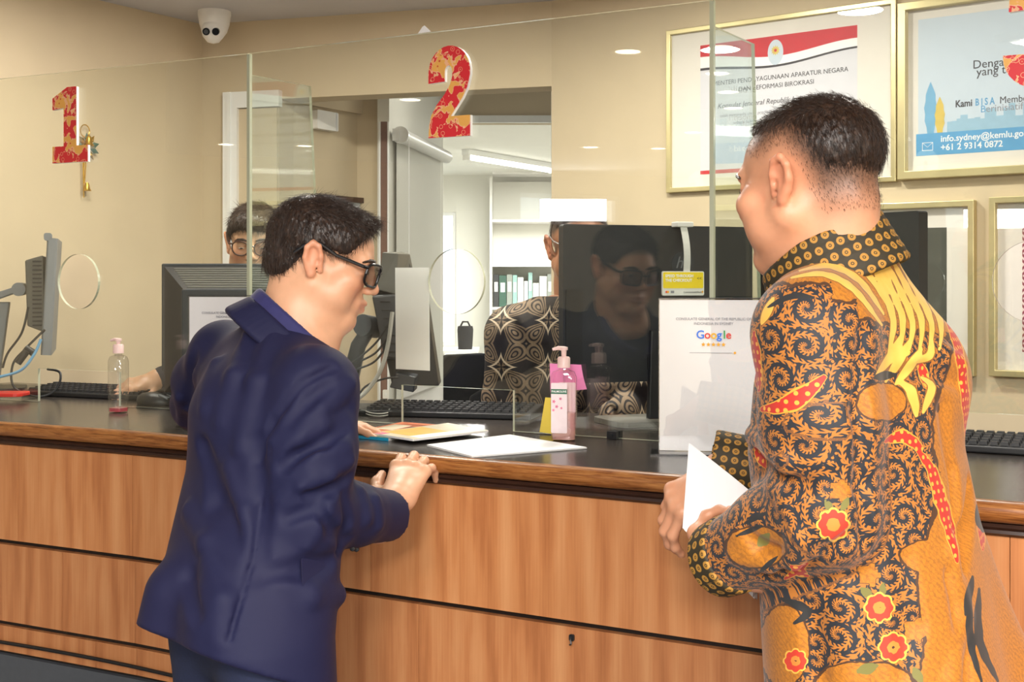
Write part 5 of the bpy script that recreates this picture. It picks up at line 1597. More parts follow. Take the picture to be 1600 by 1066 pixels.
# ================================================================ figures: signed-distance modelling, meshed with surface nets
class Field:
    def __init__(self, lo, hi, res):
        self.res = res
        self.ax = [np.arange(lo[i], hi[i] + res, res, dtype=np.float32) for i in range(3)]
        self.D = np.full([len(a) for a in self.ax], 0.2, dtype=np.float32)
    def _sub(self, lo, hi, pad):
        sl = []; co = []
        for i in range(3):
            a = self.ax[i]
            i0 = int(np.searchsorted(a, lo[i] - pad)); i1 = int(np.searchsorted(a, hi[i] + pad))
            if i1 <= i0: return None, None
            sl.append(slice(i0, i1)); sh = [1, 1, 1]; sh[i] = -1
            co.append(a[i0:i1].reshape(sh))
        return tuple(sl), co
    def _merge(self, sl, d, k, op):
        A = self.D[sl]
        if op == 'add':
            h = np.clip(0.5 + 0.5 * (A - d) / k, 0, 1)
            self.D[sl] = A * (1 - h) + d * h - k * h * (1 - h)
        elif op == 'sub':
            h = np.clip(0.5 - 0.5 * (A + d) / k, 0, 1)
            self.D[sl] = A * (1 - h) + (-d) * h + k * h * (1 - h)
        elif op == 'and':
            h = np.clip(0.5 - 0.5 * (A - d) / k, 0, 1)
            self.D[sl] = A * (1 - h) + d * h + k * h * (1 - h)
    def cap(self, a, b, ra, rb=None, k=0.01, op='add', flat=None):
        """tapered capsule; flat=(dir, f) squashes the section along dir by f"""
        rb = ra if rb is None else rb
        a = np.array(a, np.float32); b = np.array(b, np.float32)
        r = max(ra, rb)
        sl, co = self._sub(np.minimum(a, b) - r, np.maximum(a, b) + r, k + 2 * self.res)
        if sl is None: return self
        d = b - a; L2 = float(d @ d) + 1e-12
        x, y, z = co[0] - a[0], co[1] - a[1], co[2] - a[2]
        h = np.clip((x * d[0] + y * d[1] + z * d[2]) / L2, 0, 1)
        px, py, pz = x - h * d[0], y - h * d[1], z - h * d[2]
        if flat is not None:
            n, f = flat; n = np.array(n, np.float32); n = n / np.linalg.norm(n)
            q = (px * n[0] + py * n[1] + pz * n[2]) * (1.0 / f - 1.0)
            px = px + q * n[0]; py = py + q * n[1]; pz = pz + q * n[2]
        dist = np.sqrt(px * px + py * py + pz * pz) - (ra + (rb - ra) * h)
        self._merge(sl, dist, k, op)
        return self
    def chain(self, pts, rs, k=0.01, op='add', flat=None):
        for i in range(len(pts) - 1):
            self.cap(pts[i], pts[i+1], rs[i], rs[i+1], k, op, flat)
        return self
    def ell(self, c, r, R=None, k=0.01, op='add'):
        c = np.array(c, np.float32); m = max(r)
        sl, co = self._sub(c - m, c + m, k + 2 * self.res)
        if sl is None: return self
        x, y, z = co[0] - c[0], co[1] - c[1], co[2] - c[2]
        if R is not None:
            R = np.array(R, np.float32)       # columns = local axes
            x, y, z = (x*R[0,0] + y*R[1,0] + z*R[2,0], x*R[0,1] + y*R[1,1] + z*R[2,1], x*R[0,2] + y*R[1,2] + z*R[2,2])
        k0 = np.sqrt((x/r[0])**2 + (y/r[1])**2 + (z/r[2])**2)
        k1 = np.sqrt((x/r[0]**2)**2 + (y/r[1]**2)**2 + (z/r[2]**2)**2) + 1e-9
        dist = k0 * (k0 - 1.0) / k1
        self._merge(sl, dist.astype(np.float32), k, op)
        return self
    def rings(self, rows, k=0.02, op='add', n=2.3):
        """rows: (z, cx, cy, a, b, phi) upward; superellipse sections, axis a turned by phi from +x"""
        rows = np.array(rows, np.float32)
        m = float(max(rows[:, 3].max(), rows[:, 4].max()))
        lo = (rows[:, 1].min() - m, rows[:, 2].min() - m, rows[0, 0]); hi = (rows[:, 1].max() + m, rows[:, 2].max() + m, rows[-1, 0])
        sl, co = self._sub(lo, hi, k + 2 * self.res)
        z = co[2].ravel()
        I = lambda j: np.interp(z, rows[:, 0], rows[:, j]).reshape(1, 1, -1).astype(np.float32)
        cx, cy, a, b, ph = I(1), I(2), I(3), I(4), I(5)
        x, y = co[0] - cx, co[1] - cy
        c, s = np.cos(ph), np.sin(ph)
        u = np.abs((x * c + y * s) / a); v = np.abs((-x * s + y * c) / b)
        rho = (u ** n + v ** n + 1e-9) ** (1.0 / n)
        dist = (rho - 1.0) * np.minimum(a, b) * 0.9
        zz = co[2]
        cl = np.maximum(rows[0, 0] - zz, zz - rows[-1, 0])
        dist = np.where(cl > 0, np.sqrt(np.maximum(dist, 0)**2 + cl**2) + np.minimum(dist, 0) * 0, np.maximum(dist, cl))
        self._merge(sl, dist.astype(np.float32), k, op)
        return self
    def plane(self, p, n, k=0.004):
        """keep the side opposite to n"""
        n = np.array(n, np.float32); n = n / np.linalg.norm(n)
        x, y, z = [a.reshape([-1 if j == i else 1 for j in range(3)]) for i, a in enumerate(self.ax)]
        d = (x - p[0]) * n[0] + (y - p[1]) * n[1] + (z - p[2]) * n[2]
        self._merge((slice(None),) * 3, d.astype(np.float32), k, 'and')
        return self
    def coords(self):
        return [a.reshape([-1 if j == i else 1 for j in range(3)]) for i, a in enumerate(self.ax)]
    def mesh(self, blur=0):
        D = self.D
        S = D < 0
        nx, ny, nz = D.shape
        c = np.zeros((nx-1, ny-1, nz-1), np.uint8)
        for i in (0, 1):
            for j in (0, 1):
                for k in (0, 1):
                    c += S[i:nx-1+i, j:ny-1+j, k:nz-1+k]
        act = np.argwhere((c > 0) & (c < 8))
        idx = np.full(c.shape, -1, np.int32)
        idx[act[:, 0], act[:, 1], act[:, 2]] = np.arange(len(act))
        corner = {}
        for i in (0, 1):
            for j in (0, 1):
                for k in (0, 1):
                    corner[(i, j, k)] = D[act[:, 0] + i, act[:, 1] + j, act[:, 2] + k]
        acc = np.zeros((len(act), 3), np.float64); cnt = np.zeros(len(act))
        for ax in range(3):
            for p in (0, 1):
                for q in (0, 1):
                    a = [0, 0, 0]; o = [x for x in range(3) if x != ax]
                    a[o[0]] = p; a[o[1]] = q; b = list(a); b[ax] = 1
                    da, db = corner[tuple(a)], corner[tuple(b)]
                    m = (da < 0) != (db < 0)
                    t = np.where(m, da / np.where(m, da - db, 1.0), 0)
                    pos = np.zeros((len(act), 3)); pos[:, o[0]] = p; pos[:, o[1]] = q; pos[:, ax] = t
                    acc += pos * m[:, None]; cnt += m
        V = act + acc / cnt[:, None]
        V = V * self.res + np.array([a[0] for a in self.ax])
        quads = []
        for ax in range(3):
            o = [x for x in range(3) if x != ax]
            s0 = [slice(None)] * 3; s1 = [slice(None)] * 3
            s0[ax] = slice(0, -1); s1[ax] = slice(1, None)
            for q in o:
                s0[q] = slice(1, -1); s1[q] = slice(1, -1)
            A, B = S[tuple(s0)], S[tuple(s1)]
            e = np.argwhere(A != B)
            fl = A[e[:, 0], e[:, 1], e[:, 2]]
            e = e.copy()
            for q in o: e[:, q] += 1
            u = np.zeros(3, int); u[o[0]] = 1; w = np.zeros(3, int); w[o[1]] = 1
            g = lambda d: idx[e[:, 0] - d[0], e[:, 1] - d[1], e[:, 2] - d[2]]
            Q = np.stack([g(u + w), g(w), g(np.zeros(3, int)), g(u)], 1)
            if ax == 1: fl = ~fl
            Q[~fl] = Q[~fl][:, ::-1]
            quads.append(Q)
        Q = np.concatenate(quads)
        Q = Q[(Q >= 0).all(1)]
        return V, Q

def relax(V, Q, n=1, lam=0.5):
    """Laplacian smoothing"""
    E = np.concatenate([Q[:, [0, 1]], Q[:, [1, 2]], Q[:, [2, 3]], Q[:, [3, 0]]])
    for it in range(n):
        s = np.zeros_like(V); c = np.zeros(len(V))
        for a, b in ((0, 1), (1, 0)):
            for k in range(3):
                s[:, k] += np.bincount(E[:, a], V[E[:, b], k], len(V))
            c += np.bincount(E[:, a], minlength=len(V))
        V = V * (1 - lam) + lam * s / np.maximum(c, 1)[:, None]
    return V

def np_mesh(name, parts, mats, parent=None, attrs=None, uv=None):
    """parts: list of (V, Q); one mesh object"""
    Vs, Qs, o = [], [], 0
    for V, Q in parts:
        Vs.append(V); Qs.append(Q + o); o += len(V)
    V = np.concatenate(Vs); Q = np.concatenate(Qs)
    me = bpy.data.meshes.new(name)
    me.vertices.add(len(V)); me.vertices.foreach_set('co', V.astype(np.float32).ravel())
    k = Q.shape[1]
    me.loops.add(Q.size); me.loops.foreach_set('vertex_index', Q.astype(np.int32).ravel())
    me.polygons.add(len(Q)); me.polygons.foreach_set('loop_start', np.arange(0, Q.size, k, dtype=np.int32))
    me.polygons.foreach_set('use_smooth', np.ones(len(Q), bool))
    me.update(calc_edges=True); me.validate()
    for m in (mats if isinstance(mats, (list, tuple)) else [mats]): me.materials.append(M[m])
    if attrs:
        for an, arr in attrs.items():
            at = me.color_attributes.new(an, 'FLOAT_COLOR', 'POINT')
            full = np.ones((len(V), 4), np.float32); full[:, :3] = arr
            at.data.foreach_set('color', full.ravel())
    if uv is not None:
        ul = me.uv_layers.new(name='cloth')
        ul.data.foreach_set('uv', uv[Q.ravel()].astype(np.float32).ravel())
    ob = bpy.data.objects.new(name, me); C.objects.link(ob)
    if parent is not None: ob.parent = parent
    return ob, V, Q

class Frame:
    """head frame: x to the figure's right, y forward, z up"""
    def __init__(self, c, f, up=(0, 0, 1), roll=0.0, s=1.0):
        f = Vector(f).normalized(); r = f.cross(Vector(up)).normalized(); u = r.cross(f)
        if roll:
            q = Matrix.Rotation(roll, 3, f); r = q @ r; u = q @ u
        self.c = Vector(c); self.r, self.f, self.u, self.s = r, f, u, s
        self.R = np.array([[r.x, f.x, u.x], [r.y, f.y, u.y], [r.z, f.z, u.z]])
    def __call__(self, x, y, z):
        return self.c + (self.r * x + self.f * y + self.u * z) * self.s
    def local(self, V):
        return ((V - np.array(self.c)) @ self.R) / self.s
    def e(self, r): return tuple(x * self.s for x in r)

def smooth01(x, a, b):
    t = np.clip((x - a) / (b - a), 0, 1); return t * t * (3 - 2 * t)

def build_head(F, H, neck_base, neck_r=0.056, fat=0.0, res=None):
    """adds a head to field F in frame H"""
    s = H.s
    E = lambda c, r, k=0.012, op='add': F.ell(H(*c), H.e(r), H.R, k * s, op)
    Cp = lambda a, b, ra, rb, k=0.010, op='add': F.cap(H(*a), H(*b), ra * s, rb * s, k * s, op)
    E((0, -0.014, 0.034), (0.074, 0.094, 0.073))
    E((0, 0.030, 0.026), (0.062, 0.060, 0.058), 0.02)
    E((0, 0.030, -0.040), (0.058 + fat * 0.5, 0.060, 0.070), 0.025)
    for sx in (-1, 1):
        Cp((sx * (0.050 + fat), 0.004, -0.050), (sx * 0.022, 0.070, -0.098), 0.020 + fat, 0.017, 0.03)
        E((sx * (0.040 + fat * 0.6), 0.062, -0.024), (0.026 + fat, 0.026, 0.024), 0.02)
        if fat > 0: E((sx * 0.044, 0.046, -0.058), (0.026 + fat, 0.030, 0.030), 0.02)
    E((0, 0.076, -0.100), (0.024, 0.020, 0.018), 0.02)
    if fat > 0: E((0, 0.030, -0.105), (0.040, 0.040, 0.024), 0.03)
    Cp((-0.036, 0.080, 0.020), (0.036, 0.080, 0.020), 0.011, 0.011, 0.014)
    # eye sockets and lids
    for sx in (-1, 1):
        E((sx * 0.031, 0.097, 0.001), (0.017, 0.012, 0.011), 0.010, 'sub')
        E((sx * 0.031, 0.078, 0.000), (0.0145, 0.0135, 0.0115), 0.004)
        Cp((sx * 0.018, 0.088, 0.007), (sx * 0.045, 0.081, 0.004), 0.0032, 0.0030, 0.004)
    # nose
    Cp((0, 0.088, 0.014), (0, 0.110, -0.026), 0.0080, 0.0095, 0.010)
    E((0, 0.109, -0.029), (0.0100, 0.0105, 0.0090), 0.006)
    for sx in (-1, 1):
        E((sx * 0.0125, 0.101, -0.033), (0.0085, 0.0105, 0.0075), 0.006)
        E((sx * 0.007, 0.106, -0.040), (0.0035, 0.005, 0.003), 0.003, 'sub')
    # mouth
    E((0, 0.080, -0.062), (0.028, 0.020, 0.022), 0.012)
    Cp((-0.021, 0.090, -0.0605), (0, 0.1005, -0.0575), 0.004, 0.0058, 0.005); Cp((0, 0.1005, -0.0575), (0.021, 0.090, -0.0605), 0.0058, 0.004, 0.005)
    Cp((-0.018, 0.091, -0.0685), (0, 0.0985, -0.0705), 0.004, 0.0066, 0.005); Cp((0, 0.0985, -0.0705), (0.018, 0.091, -0.0685), 0.0066, 0.004, 0.005)
    Cp((-0.024, 0.095, -0.0640), (0, 0.106, -0.0640), 0.0012, 0.0014, 0.002, 'sub'); Cp((0, 0.106, -0.0640), (0.024, 0.095, -0.0640), 0.0014, 0.0012, 0.002, 'sub')
    # ears
    for sx in (-1, 1):
        cx = sx * (0.074 + fat * 0.3)
        pts = [(cx, 0.010, -0.022), (cx + sx * .008, 0.004, 0.004), (cx + sx * .013, -0.004, 0.020), (cx + sx * .015, -0.016, 0.024), (cx + sx * .015, -0.024, 0.012), (cx + sx * .011, -0.022, -0.006), (cx + sx * .006, -0.013, -0.022), (cx + sx * .004, -0.004, -0.033)]
        for a, b in zip(pts[:-1], pts[1:]): Cp(a, b, 0.0052, 0.0052, 0.004)
        E((cx + sx * .004, -0.004, -0.030), (0.006, 0.008, 0.009), 0.006)
        E((cx + sx * .006, -0.010, -0.002), (0.006, 0.015, 0.024), 0.006)
        E((cx + sx * .015, -0.008, 0.000), (0.006, 0.0085, 0.014), 0.004, 'sub')
        E((cx + sx * .011, 0.001, -0.008), (0.006, 0.004, 0.006), 0.003, 'sub')
    # neck
    F.chain([H(0, -0.030, -0.035), H(0, -0.024, -0.085).lerp(Vector(neck_base), 0.35), Vector(neck_base)], [neck_r * 0.95 * s, neck_r * s, neck_r * 1.15 * s], 0.03)

def head_zones(H, V, hairline=None):
    """lips, shaved or stubbled scalp, flush"""
    L = H.local(V)
    x, y, z = L[:, 0], L[:, 1], L[:, 2]
    head = (z > -0.14)
    lips = np.exp(-((np.abs(z + 0.064) / 0.0105) ** 4)) * np.exp(-((x / 0.023) ** 4)) * (y > 0.086) * head
    flush = 0.8 * np.exp(-(((np.abs(x) - 0.045) / 0.022) ** 2 + ((z + 0.03) / 0.024) ** 2)) * (y > 0.03) * head
    flush = np.maximum(flush, np.exp(-((y - 0.113) / 0.012) ** 2 - ((z + 0.028) / 0.014) ** 2 - (x / 0.014) ** 2) * 0.5 * head)
    flush = np.maximum(flush, 0.6 * (np.abs(x) > 0.079) * (y < 0.02) * (y > -0.035) * (z < 0.03) * (z > -0.04))
    sh = np.zeros(len(V)) if hairline is None else hairline(x, y, z)
    return np.stack([lips, np.clip(sh, 0, 1), flush], 1)

def brows_eyes(H, body, hair_m, lid=0.0, opening=0.62):
    for sx in (-1, 1):
        mb = MB(); mb.tube([H(sx * 0.012, 0.0950, 0.0185), H(sx * 0.026, 0.0945, 0.0230), H(sx * 0.040, 0.0885, 0.0225), H(sx * 0.052, 0.0780, 0.0160)], [0.0020 * H.s, 0.0042 * H.s, 0.0040 * H.s, 0.0014 * H.s], 8)
        mb.build('eyebrow', hair_m, body, smooth=True)
        mb = MB()
        R3 = Matrix(((H.r.x, H.f.x, H.u.x), (H.r.y, H.f.y, H.u.y), (H.r.z, H.f.z, H.u.z)))
        prof = [(0.0, 0.0)]
        mb.lathe([(0.0, -0.0115), (0.006, -0.0098), (0.0100, -0.0057), (0.0115, 0.0), (0.0100, 0.0057), (0.006, 0.0098), (0.0, 0.0115)], seg=16)
        e = mb.build('eye', 'eye_white', body, smooth=True)
        # eyeball slightly proud of the lids' slit
        for v in e.data.vertices: v.co = H(sx * 0.031 + v.co.x, 0.0815 + v.co.y, 0.0005 + lid + v.co.z * opening)
        mb = MB(); c = H(sx * 0.031, 0.0925, 0.0 + lid); mb.lathe([(0.0, 0.0012), (0.003, 0.0010), (0.0050, 0.0)], seg=14)
        ir = mb.build('iris', 'eye_dark', e, smooth=True)
        for v in ir.data.vertices: v.co = c + (H.r * v.co.x + H.u * v.co.y * min(0.9, opening * 1.45) + H.f * v.co.z) * H.s

def strand_mesh(V, Q, pick, dirs, N, length, lift, width, n_seg=4, curl=0.0, droop=None):
    """hair strands as thin three-sided blades lying along dirs on the hair surface"""
    a = V[Q[:, 1]] - V[Q[:, 0]]; b = V[Q[:, 3]] - V[Q[:, 0]]
    nrm_ = np.cross(a, b); nrm_ /= (np.linalg.norm(nrm_, axis=1)[:, None] + 1e-12)
    ctr = V[Q].mean(1)
    ok = np.nonzero(pick(ctr))[0]
    if len(ok) == 0: return None
    sel = rng.choice(ok, N)
    p = ctr[sel] + rng.normal(0, 0.002, (N, 3)); n = nrm_[sel]
    d = dirs(p); d = d + rng.normal(0, 0.13, (N, 3))
    d -= n * (d * n).sum(1)[:, None]; d /= (np.linalg.norm(d, axis=1)[:, None] + 1e-9)
    L = length * rng.uniform(0.55, 1.15, N)
    sd = np.cross(n, d)
    Vs = []; 
    for i in range(n_seg):
        t = i / (n_seg - 1)
        w = width * (1 - 0.85 * t) * 0.5
        c = p + d * (L * t)[:, None] + n * (lift * np.sin(min(1, t * 1.1) * math.pi * 0.55) - (L ** 2 * t ** 2) [:, None] * 2.2)
        if curl: c = c + sd * (curl * np.sin(t * 3 + sel % 7)[:, None])
        Vs += [c - sd * w, c + sd * w, c + n * w * 1.2]
    V2_ = np.stack(Vs, 1)                      # N, n_seg*3, 3
    m = n_seg * 3
    f = []
    for i in range(n_seg - 1):
        o = i * 3
        f += [(o, o+1, o+4, o+3), (o+1, o+2, o+5, o+4), (o+2, o, o+3, o+5)]
    f = np.array(f)
    QQ = (f[None] + (np.arange(N) * m)[:, None, None]).reshape(-1, 4)
    return V2_.reshape(-1, 3), QQ

def glasses(H, body, frame_m, lens_m, r=0.0022, hw=0.025, hh=0.019, half_rim=False, y0=0.106, square=True, zoff=-0.002):
    o = bpy.data.objects.new('eyeglasses', None); C.objects.link(o); o.parent = body
    mb = MB()
    for sx in (-1, 1):
        cx = sx * 0.0335; n = 28; loop = []
        for i in range(n + 1):
            a = 2 * math.pi * i / n
            e = 0.55 if square else 0.85
            ca, sa_ = math.cos(a), math.sin(a)
            lx = hw * abs(ca) ** e * (1 if ca > 0 else -1); lz = hh * abs(sa_) ** e * (1 if sa_ > 0 else -1)
            loop.append((cx + lx, y0 - 0.10 * abs(lx * sx + 0.0335) ** 1.0 * 0.35 if False else y0 - 6.0 * (abs(cx + lx) ** 2), zoff + lz))
        pts = [H(*p) for p in loop]
        if half_rim: mb.tube(pts[:n // 2 + 1], r * H.s, 7)
        else: mb.tube(pts, r * H.s, 7)
        lm = MB(); c = H(cx, y0 - 6.0 * cx ** 2, zoff)
        lm.add([c] + pts[:-1], [(0, i + 1, (i + 1) % n + 1) for i in range(n)])
        l2 = lm.build('lens', lens_m, o, smooth=True)
    mb.tube([H(-0.010, y0 - 0.0006, zoff + 0.006), H(0, y0 + 0.002, zoff + 0.008), H(0.010, y0 - 0.0006, zoff + 0.006)], r * H.s, 7)
    mb.build('rim', frame_m, o, smooth=True)
    for sx in (-1, 1):
        xo = 0.0335 + hw
        mb = MB(); mb.tube([H(sx * xo, y0 - 6.0 * xo ** 2, zoff + hh * 0.55), H(sx * (xo + 0.010), y0 - 6.0 * xo ** 2 - 0.008, zoff + hh * 0.55), H(sx * 0.079, 0.03, 0.014), H(sx * 0.0845, -0.004, 0.026), H(sx * 0.085, -0.030, 0.014), H(sx * 0.081, -0.044, -0.004)], [r * 1.3 * H.s] * 4 + [r * 1.6 * H.s, r * 1.4 * H.s], 8)
        mb.build('temple_arm', frame_m, o, smooth=True)
    return o
# ================================================================ people
def fhit(F, px, py, y0=None, y1=None):
    """first surface point of a field along the sight line through a pixel"""
    y0 = F.ax[1][0] if y0 is None else y0; y1 = F.ax[1][-1] if y1 is None else y1
    Y = np.arange(y0, y1, F.res * 0.5)
    X = (px - 800.0) / FPX * Y; Z = CAMZ - (py - 440.0) / FPX * Y
    i = np.round((X - F.ax[0][0]) / F.res).astype(int); j = np.round((Y - F.ax[1][0]) / F.res).astype(int); k = np.round((Z - F.ax[2][0]) / F.res).astype(int)
    s = F.D.shape
    ok = (i >= 0) & (i < s[0]) & (j >= 0) & (j < s[1]) & (k >= 0) & (k < s[2])
    d = np.full(len(Y), 1.0); d[ok] = F.D[i[ok], j[ok], k[ok]]
    w = np.nonzero(d < 0)[0]
    if len(w) == 0: return None
    return Vector((X[w[0]], Y[w[0]], Z[w[0]]))

def fold(F, path, r, depth, op='add', k=0.012, taper=True):
    """ridge ('add') or groove ('sub') of cloth along a path given in pixels"""
    pts = []
    n = len(path)
    for px, py in path:
        h = fhit(F, px, py)
        if h is None: continue
        v = (h - Vector((0, 0, CAMZ))).normalized()
        pts.append(h + v * (r - depth) if op == 'add' else h - v * (r - depth))
    if len(pts) < 2: return
    m = len(pts)
    rs = [r * (0.6 + 0.4 * math.sin(math.pi * (i + 0.5) / m)) if taper else r for i in range(m)]
    F.chain(pts, rs, k, op)

def hand(F, W, d, n, side, bends=(20, 30, 20), s=1.0, spread=0.06, thumb=None, k=0.006):
    """side=+1: thumb lies along n x d ; fingers bend away from n"""
    W = Vector(W); d = Vector(d).normalized(); n = Vector(n); n = (n - d * n.dot(d)).normalized()
    l = n.cross(d).normalized() * side
    offs = [0.029, 0.0095, -0.0095, -0.027]; plen = [0.088, 0.092, 0.088, 0.080]
    lens = [(.042, .026, .021), (.046, .030, .022), (.042, .027, .021), (.033, .021, .019)]
    rad = [0.0092, 0.0095, 0.0090, 0.0080]
    for i in range(4):
        kp = W + (d * plen[i] + l * offs[i]) * s
        F.cap(W + l * offs[i] * 0.55 * s + d * 0.004, kp, 0.0145 * s, 0.0108 * s, 0.014)
        F.ell(kp + n * 0.003 * s, (0.0095 * s,) * 3, None, 0.006)
        fd = (d + l * offs[i] * spread / 0.03).normalized(); p = kp; a = 0
        for j in range(3):
            a += math.radians(bends[j] if not isinstance(bends[0], (tuple, list)) else bends[i][j])
            dr = fd * math.cos(a) - n * math.sin(a)
            q = p + dr * lens[i][j] * s
            F.cap(p, q, rad[i] * (1 - 0.10 * j) * s, rad[i] * (0.90 - 0.10 * j) * s, k if j else 0.008)
            p = q
    F.ell(W + (d * 0.045 - n * 0.006) * s, (0.02 * s,) * 3, None, 0.02)
    th = thumb or [(0.55, 0.75, -0.3), (0.9, 0.35, -0.25), (1.0, 0.05, -0.2)]
    p = W + (d * 0.018 + l * 0.020 - n * 0.006) * s
    for j, (a, b, c) in enumerate(th):
        dr = (d * a + l * b + n * c).normalized()
        q = p + dr * (.044, .032, .024)[j] * s
        F.cap(p, q, (.0150, .0112, .0100)[j] * s, (.0115, .0100, .0082)[j] * s, 0.010)
        p = q

def coarse_body(rows, legs, res=0.016):
    zs = [r[0] for r in rows]
    m = 0.35
    lo = (min(r[1] for r in rows) - m, min(r[2] for r in rows) - m, 0.0); hi = (max(r[1] for r in rows) + m, max(r[2] for r in rows) + m, max(zs) + 0.05)
    F = Field(lo, hi, res)
    F.rings([(z, x, y, a * 0.74, b * 0.72, p) for z, x, y, a, b, p in rows if z > 0.8], 0.03)
    for pts, rs in legs: F.chain(pts, rs, 0.03)
    return F.mesh()

def legs_of(hip, lat, facing, h):
    out = []
    for s in (-1, 1):
        a = hip + lat * (0.095 * s)
        out.append(([a, a + Vector((0, 0, -h * 0.48)) + facing * 0.03, Vector((a.x, a.y, 0.08))], [0.070, 0.050, 0.040]))
    return out

def shoes_and_trousers(body, hip, lat, facing, mat_t, top, waist=None):
    lo = hip - Vector((0.42, 0.42, 0)); hi = hip + Vector((0.42, 0.42, 0))
    F = Field((lo.x, lo.y, 0.02), (hi.x, hi.y, top + 0.02), 0.012)
    for s in (-1, 1):
        a = hip + lat * (0.095 * s)
        F.chain([Vector((a.x, a.y, top - 0.06)), a + Vector((0, 0, -hip.z * 0.48)) + facing * 0.03, Vector((a.x, a.y, 0.07))], [0.080, 0.074, 0.066], 0.03)
    F.cap(Vector((hip.x, hip.y, top - 0.06)) - lat * 0.07, Vector((hip.x, hip.y, top - 0.06)) + lat * 0.07, 0.076, 0.076, 0.03)
    V, Q = F.mesh()
    np_mesh('trousers', [(V, Q)], mat_t, body)
    for s in (-1, 1):
        a = hip + lat * (0.095 * s)
        F = Field((a.x - 0.3, a.y - 0.3, 0.0), (a.x + 0.3, a.y + 0.3, 0.14), 0.010)
        F.cap(Vector((a.x, a.y, 0.045)) - facing * 0.05, Vector((a.x, a.y, 0.036)) + facing * 0.17, 0.042, 0.034, 0.02)
        F.cap(Vector((a.x, a.y, 0.045)), Vector((a.x, a.y, 0.10)), 0.045, 0.042, 0.02)
        V, Q = F.mesh(); np_mesh('shoe', [(V, Q)], 'black_plastic', body)

def person(parts, skin_m, label, zones):
    ob, V, Q = np_mesh('person', parts, skin_m, None, {'zone': zones})
    tag(ob, label, 'person')
    return ob

def dilate_head_hair(H, lo, hi, res, cran, cut, mods=None, disp=None, thin=0.006, reach=0.016):
    F = Field(lo, hi, res)
    for c, r in cran: F.ell(H(*c), H.e(r), H.R, 0.02 * H.s)
    x, y, z = F.coords()
    dx, dy, dz = x - H.c.x, y - H.c.y, z - H.c.z
    R = H.R
    lx = (dx * R[0, 0] + dy * R[1, 0] + dz * R[2, 0]) / H.s; ly = (dx * R[0, 1] + dy * R[1, 1] + dz * R[2, 1]) / H.s; lz = (dx * R[0, 2] + dy * R[1, 2] + dz * R[2, 2]) / H.s
    if disp is not None: F.D += disp(lx, ly, lz).astype(np.float32)
    g = cut(lx, ly, lz).astype(np.float32) * H.s
    F.D += thin * np.exp(np.clip(g, -0.2, 0.0) / reach).astype(np.float32)
    kk = 0.010
    h = np.clip(0.5 - 0.5 * (F.D - g) / kk, 0, 1)
    F.D = F.D * (1 - h) + g * h + kk * h * (1 - h)
    return F.mesh()

def bounds(c, r): return (c.x - r, c.y - r, c.z - r), (c.x + r, c.y + r, c.z + r)

# ---------------------------------------------------------------- man in the navy suit
NF = Vector((0.77, 0.64, 0)).normalized(); NR = Vector((NF.y, -NF.x, 0)); nphi = math.atan2(NR.y, NR.x)
HN = Frame(P(503, 404, 2.30), (0.945, 0.06, -0.30), roll=math.radians(0), s=0.955)
nbase = P(472, 540, 2.275)
nax = Vector((0.66, 0.12, 0.74)).normalized()     # the neck leans forward with him
lo, hi = bounds(HN.c + Vector((-0.03, 0, -0.03)), 0.205)
F = Field(lo, hi, 0.003)
build_head(F, HN, nbase, 0.060, fat=0.003)
headN = F.mesh(); headN = (relax(headN[0], headN[1], 1, 0.4), headN[1])
zoneH = head_zones(HN, headN[0], lambda x, y, z: 0.75 * smooth01(z - (0.020 + 0.35 * (y - 0.0) * (y > 0) - 0.9 * np.maximum(-y - 0.045, 0)), 0.0, 0.02) * (y < 0.085))
# right hand on the counter edge
Wn = P(621, 782, 2.335)
F = Field((Wn.x - 0.13, Wn.y - 0.10, Wn.z - 0.12), (Wn.x + 0.16, Wn.y + 0.30, Wn.z + 0.20), 0.0025)
dh = P(652, 711, 2.445) - Wn
hand(F, Wn, dh, (-0.12, -0.72, 0.66), 1, [(18, 32, 22), (16, 34, 24), (20, 34, 24), (26, 36, 24)], s=1.06, spread=0.10, thumb=[(0.50, 0.72, -0.35), (0.95, 0.28, -0.15), (1.0, -0.05, -0.05)])
F.chain([Wn + dh.normalized() * 0.01, Wn - dh.normalized() * 0.05 + Vector((-0.01, -0.02, 0.002)), P(590, 822, 2.27)], [0.027, 0.029, 0.033], 0.02, flat=((-0.12, -0.72, 0.66), 0.80))
handN = F.mesh(); handN = (relax(handN[0], handN[1], 1, 0.4), handN[1])
# left hand lying on the counter behind him
Wl = P(480, 662, 2.79)
F = Field((Wl.x - 0.10, Wl.y - 0.14, Wl.z - 0.06), (Wl.x + 0.24, Wl.y + 0.12, Wl.z + 0.10), 0.003)
hand(F, Wl + Vector((0, 0, 0.004)), (0.92, -0.25, -0.03), (0, 0, 1), -1, (6, 12, 10), s=1.0, spread=0.05)
F.cap(Wl, Wl - Vector((0.09, -0.03, -0.01)), 0.028, 0.032, 0.02)
hand2N = F.mesh()
NROWS = [(0.68, -0.448, 2.13, 0.192, 0.132, nphi), (0.82, -0.452, 2.135, 0.190, 0.130, nphi), (0.95, -0.436, 2.16, 0.176, 0.124, nphi), (1.07, -0.420, 2.20, 0.178, 0.118, nphi),
         (1.18, -0.421, 2.235, 0.186, 0.114, nphi), (1.245, -0.420, 2.255, 0.174, 0.098, nphi), (1.285, -0.415, 2.265, 0.126, 0.078, nphi), (1.325, -0.410, 2.272, 0.070, 0.058, nphi)]
hipN = Vector((-0.448, 2.13, 0.86))
cb = coarse_body(NROWS, legs_of(hipN, NR, NF, 0.86))
zer = lambda m: np.zeros((len(m[0]), 3))
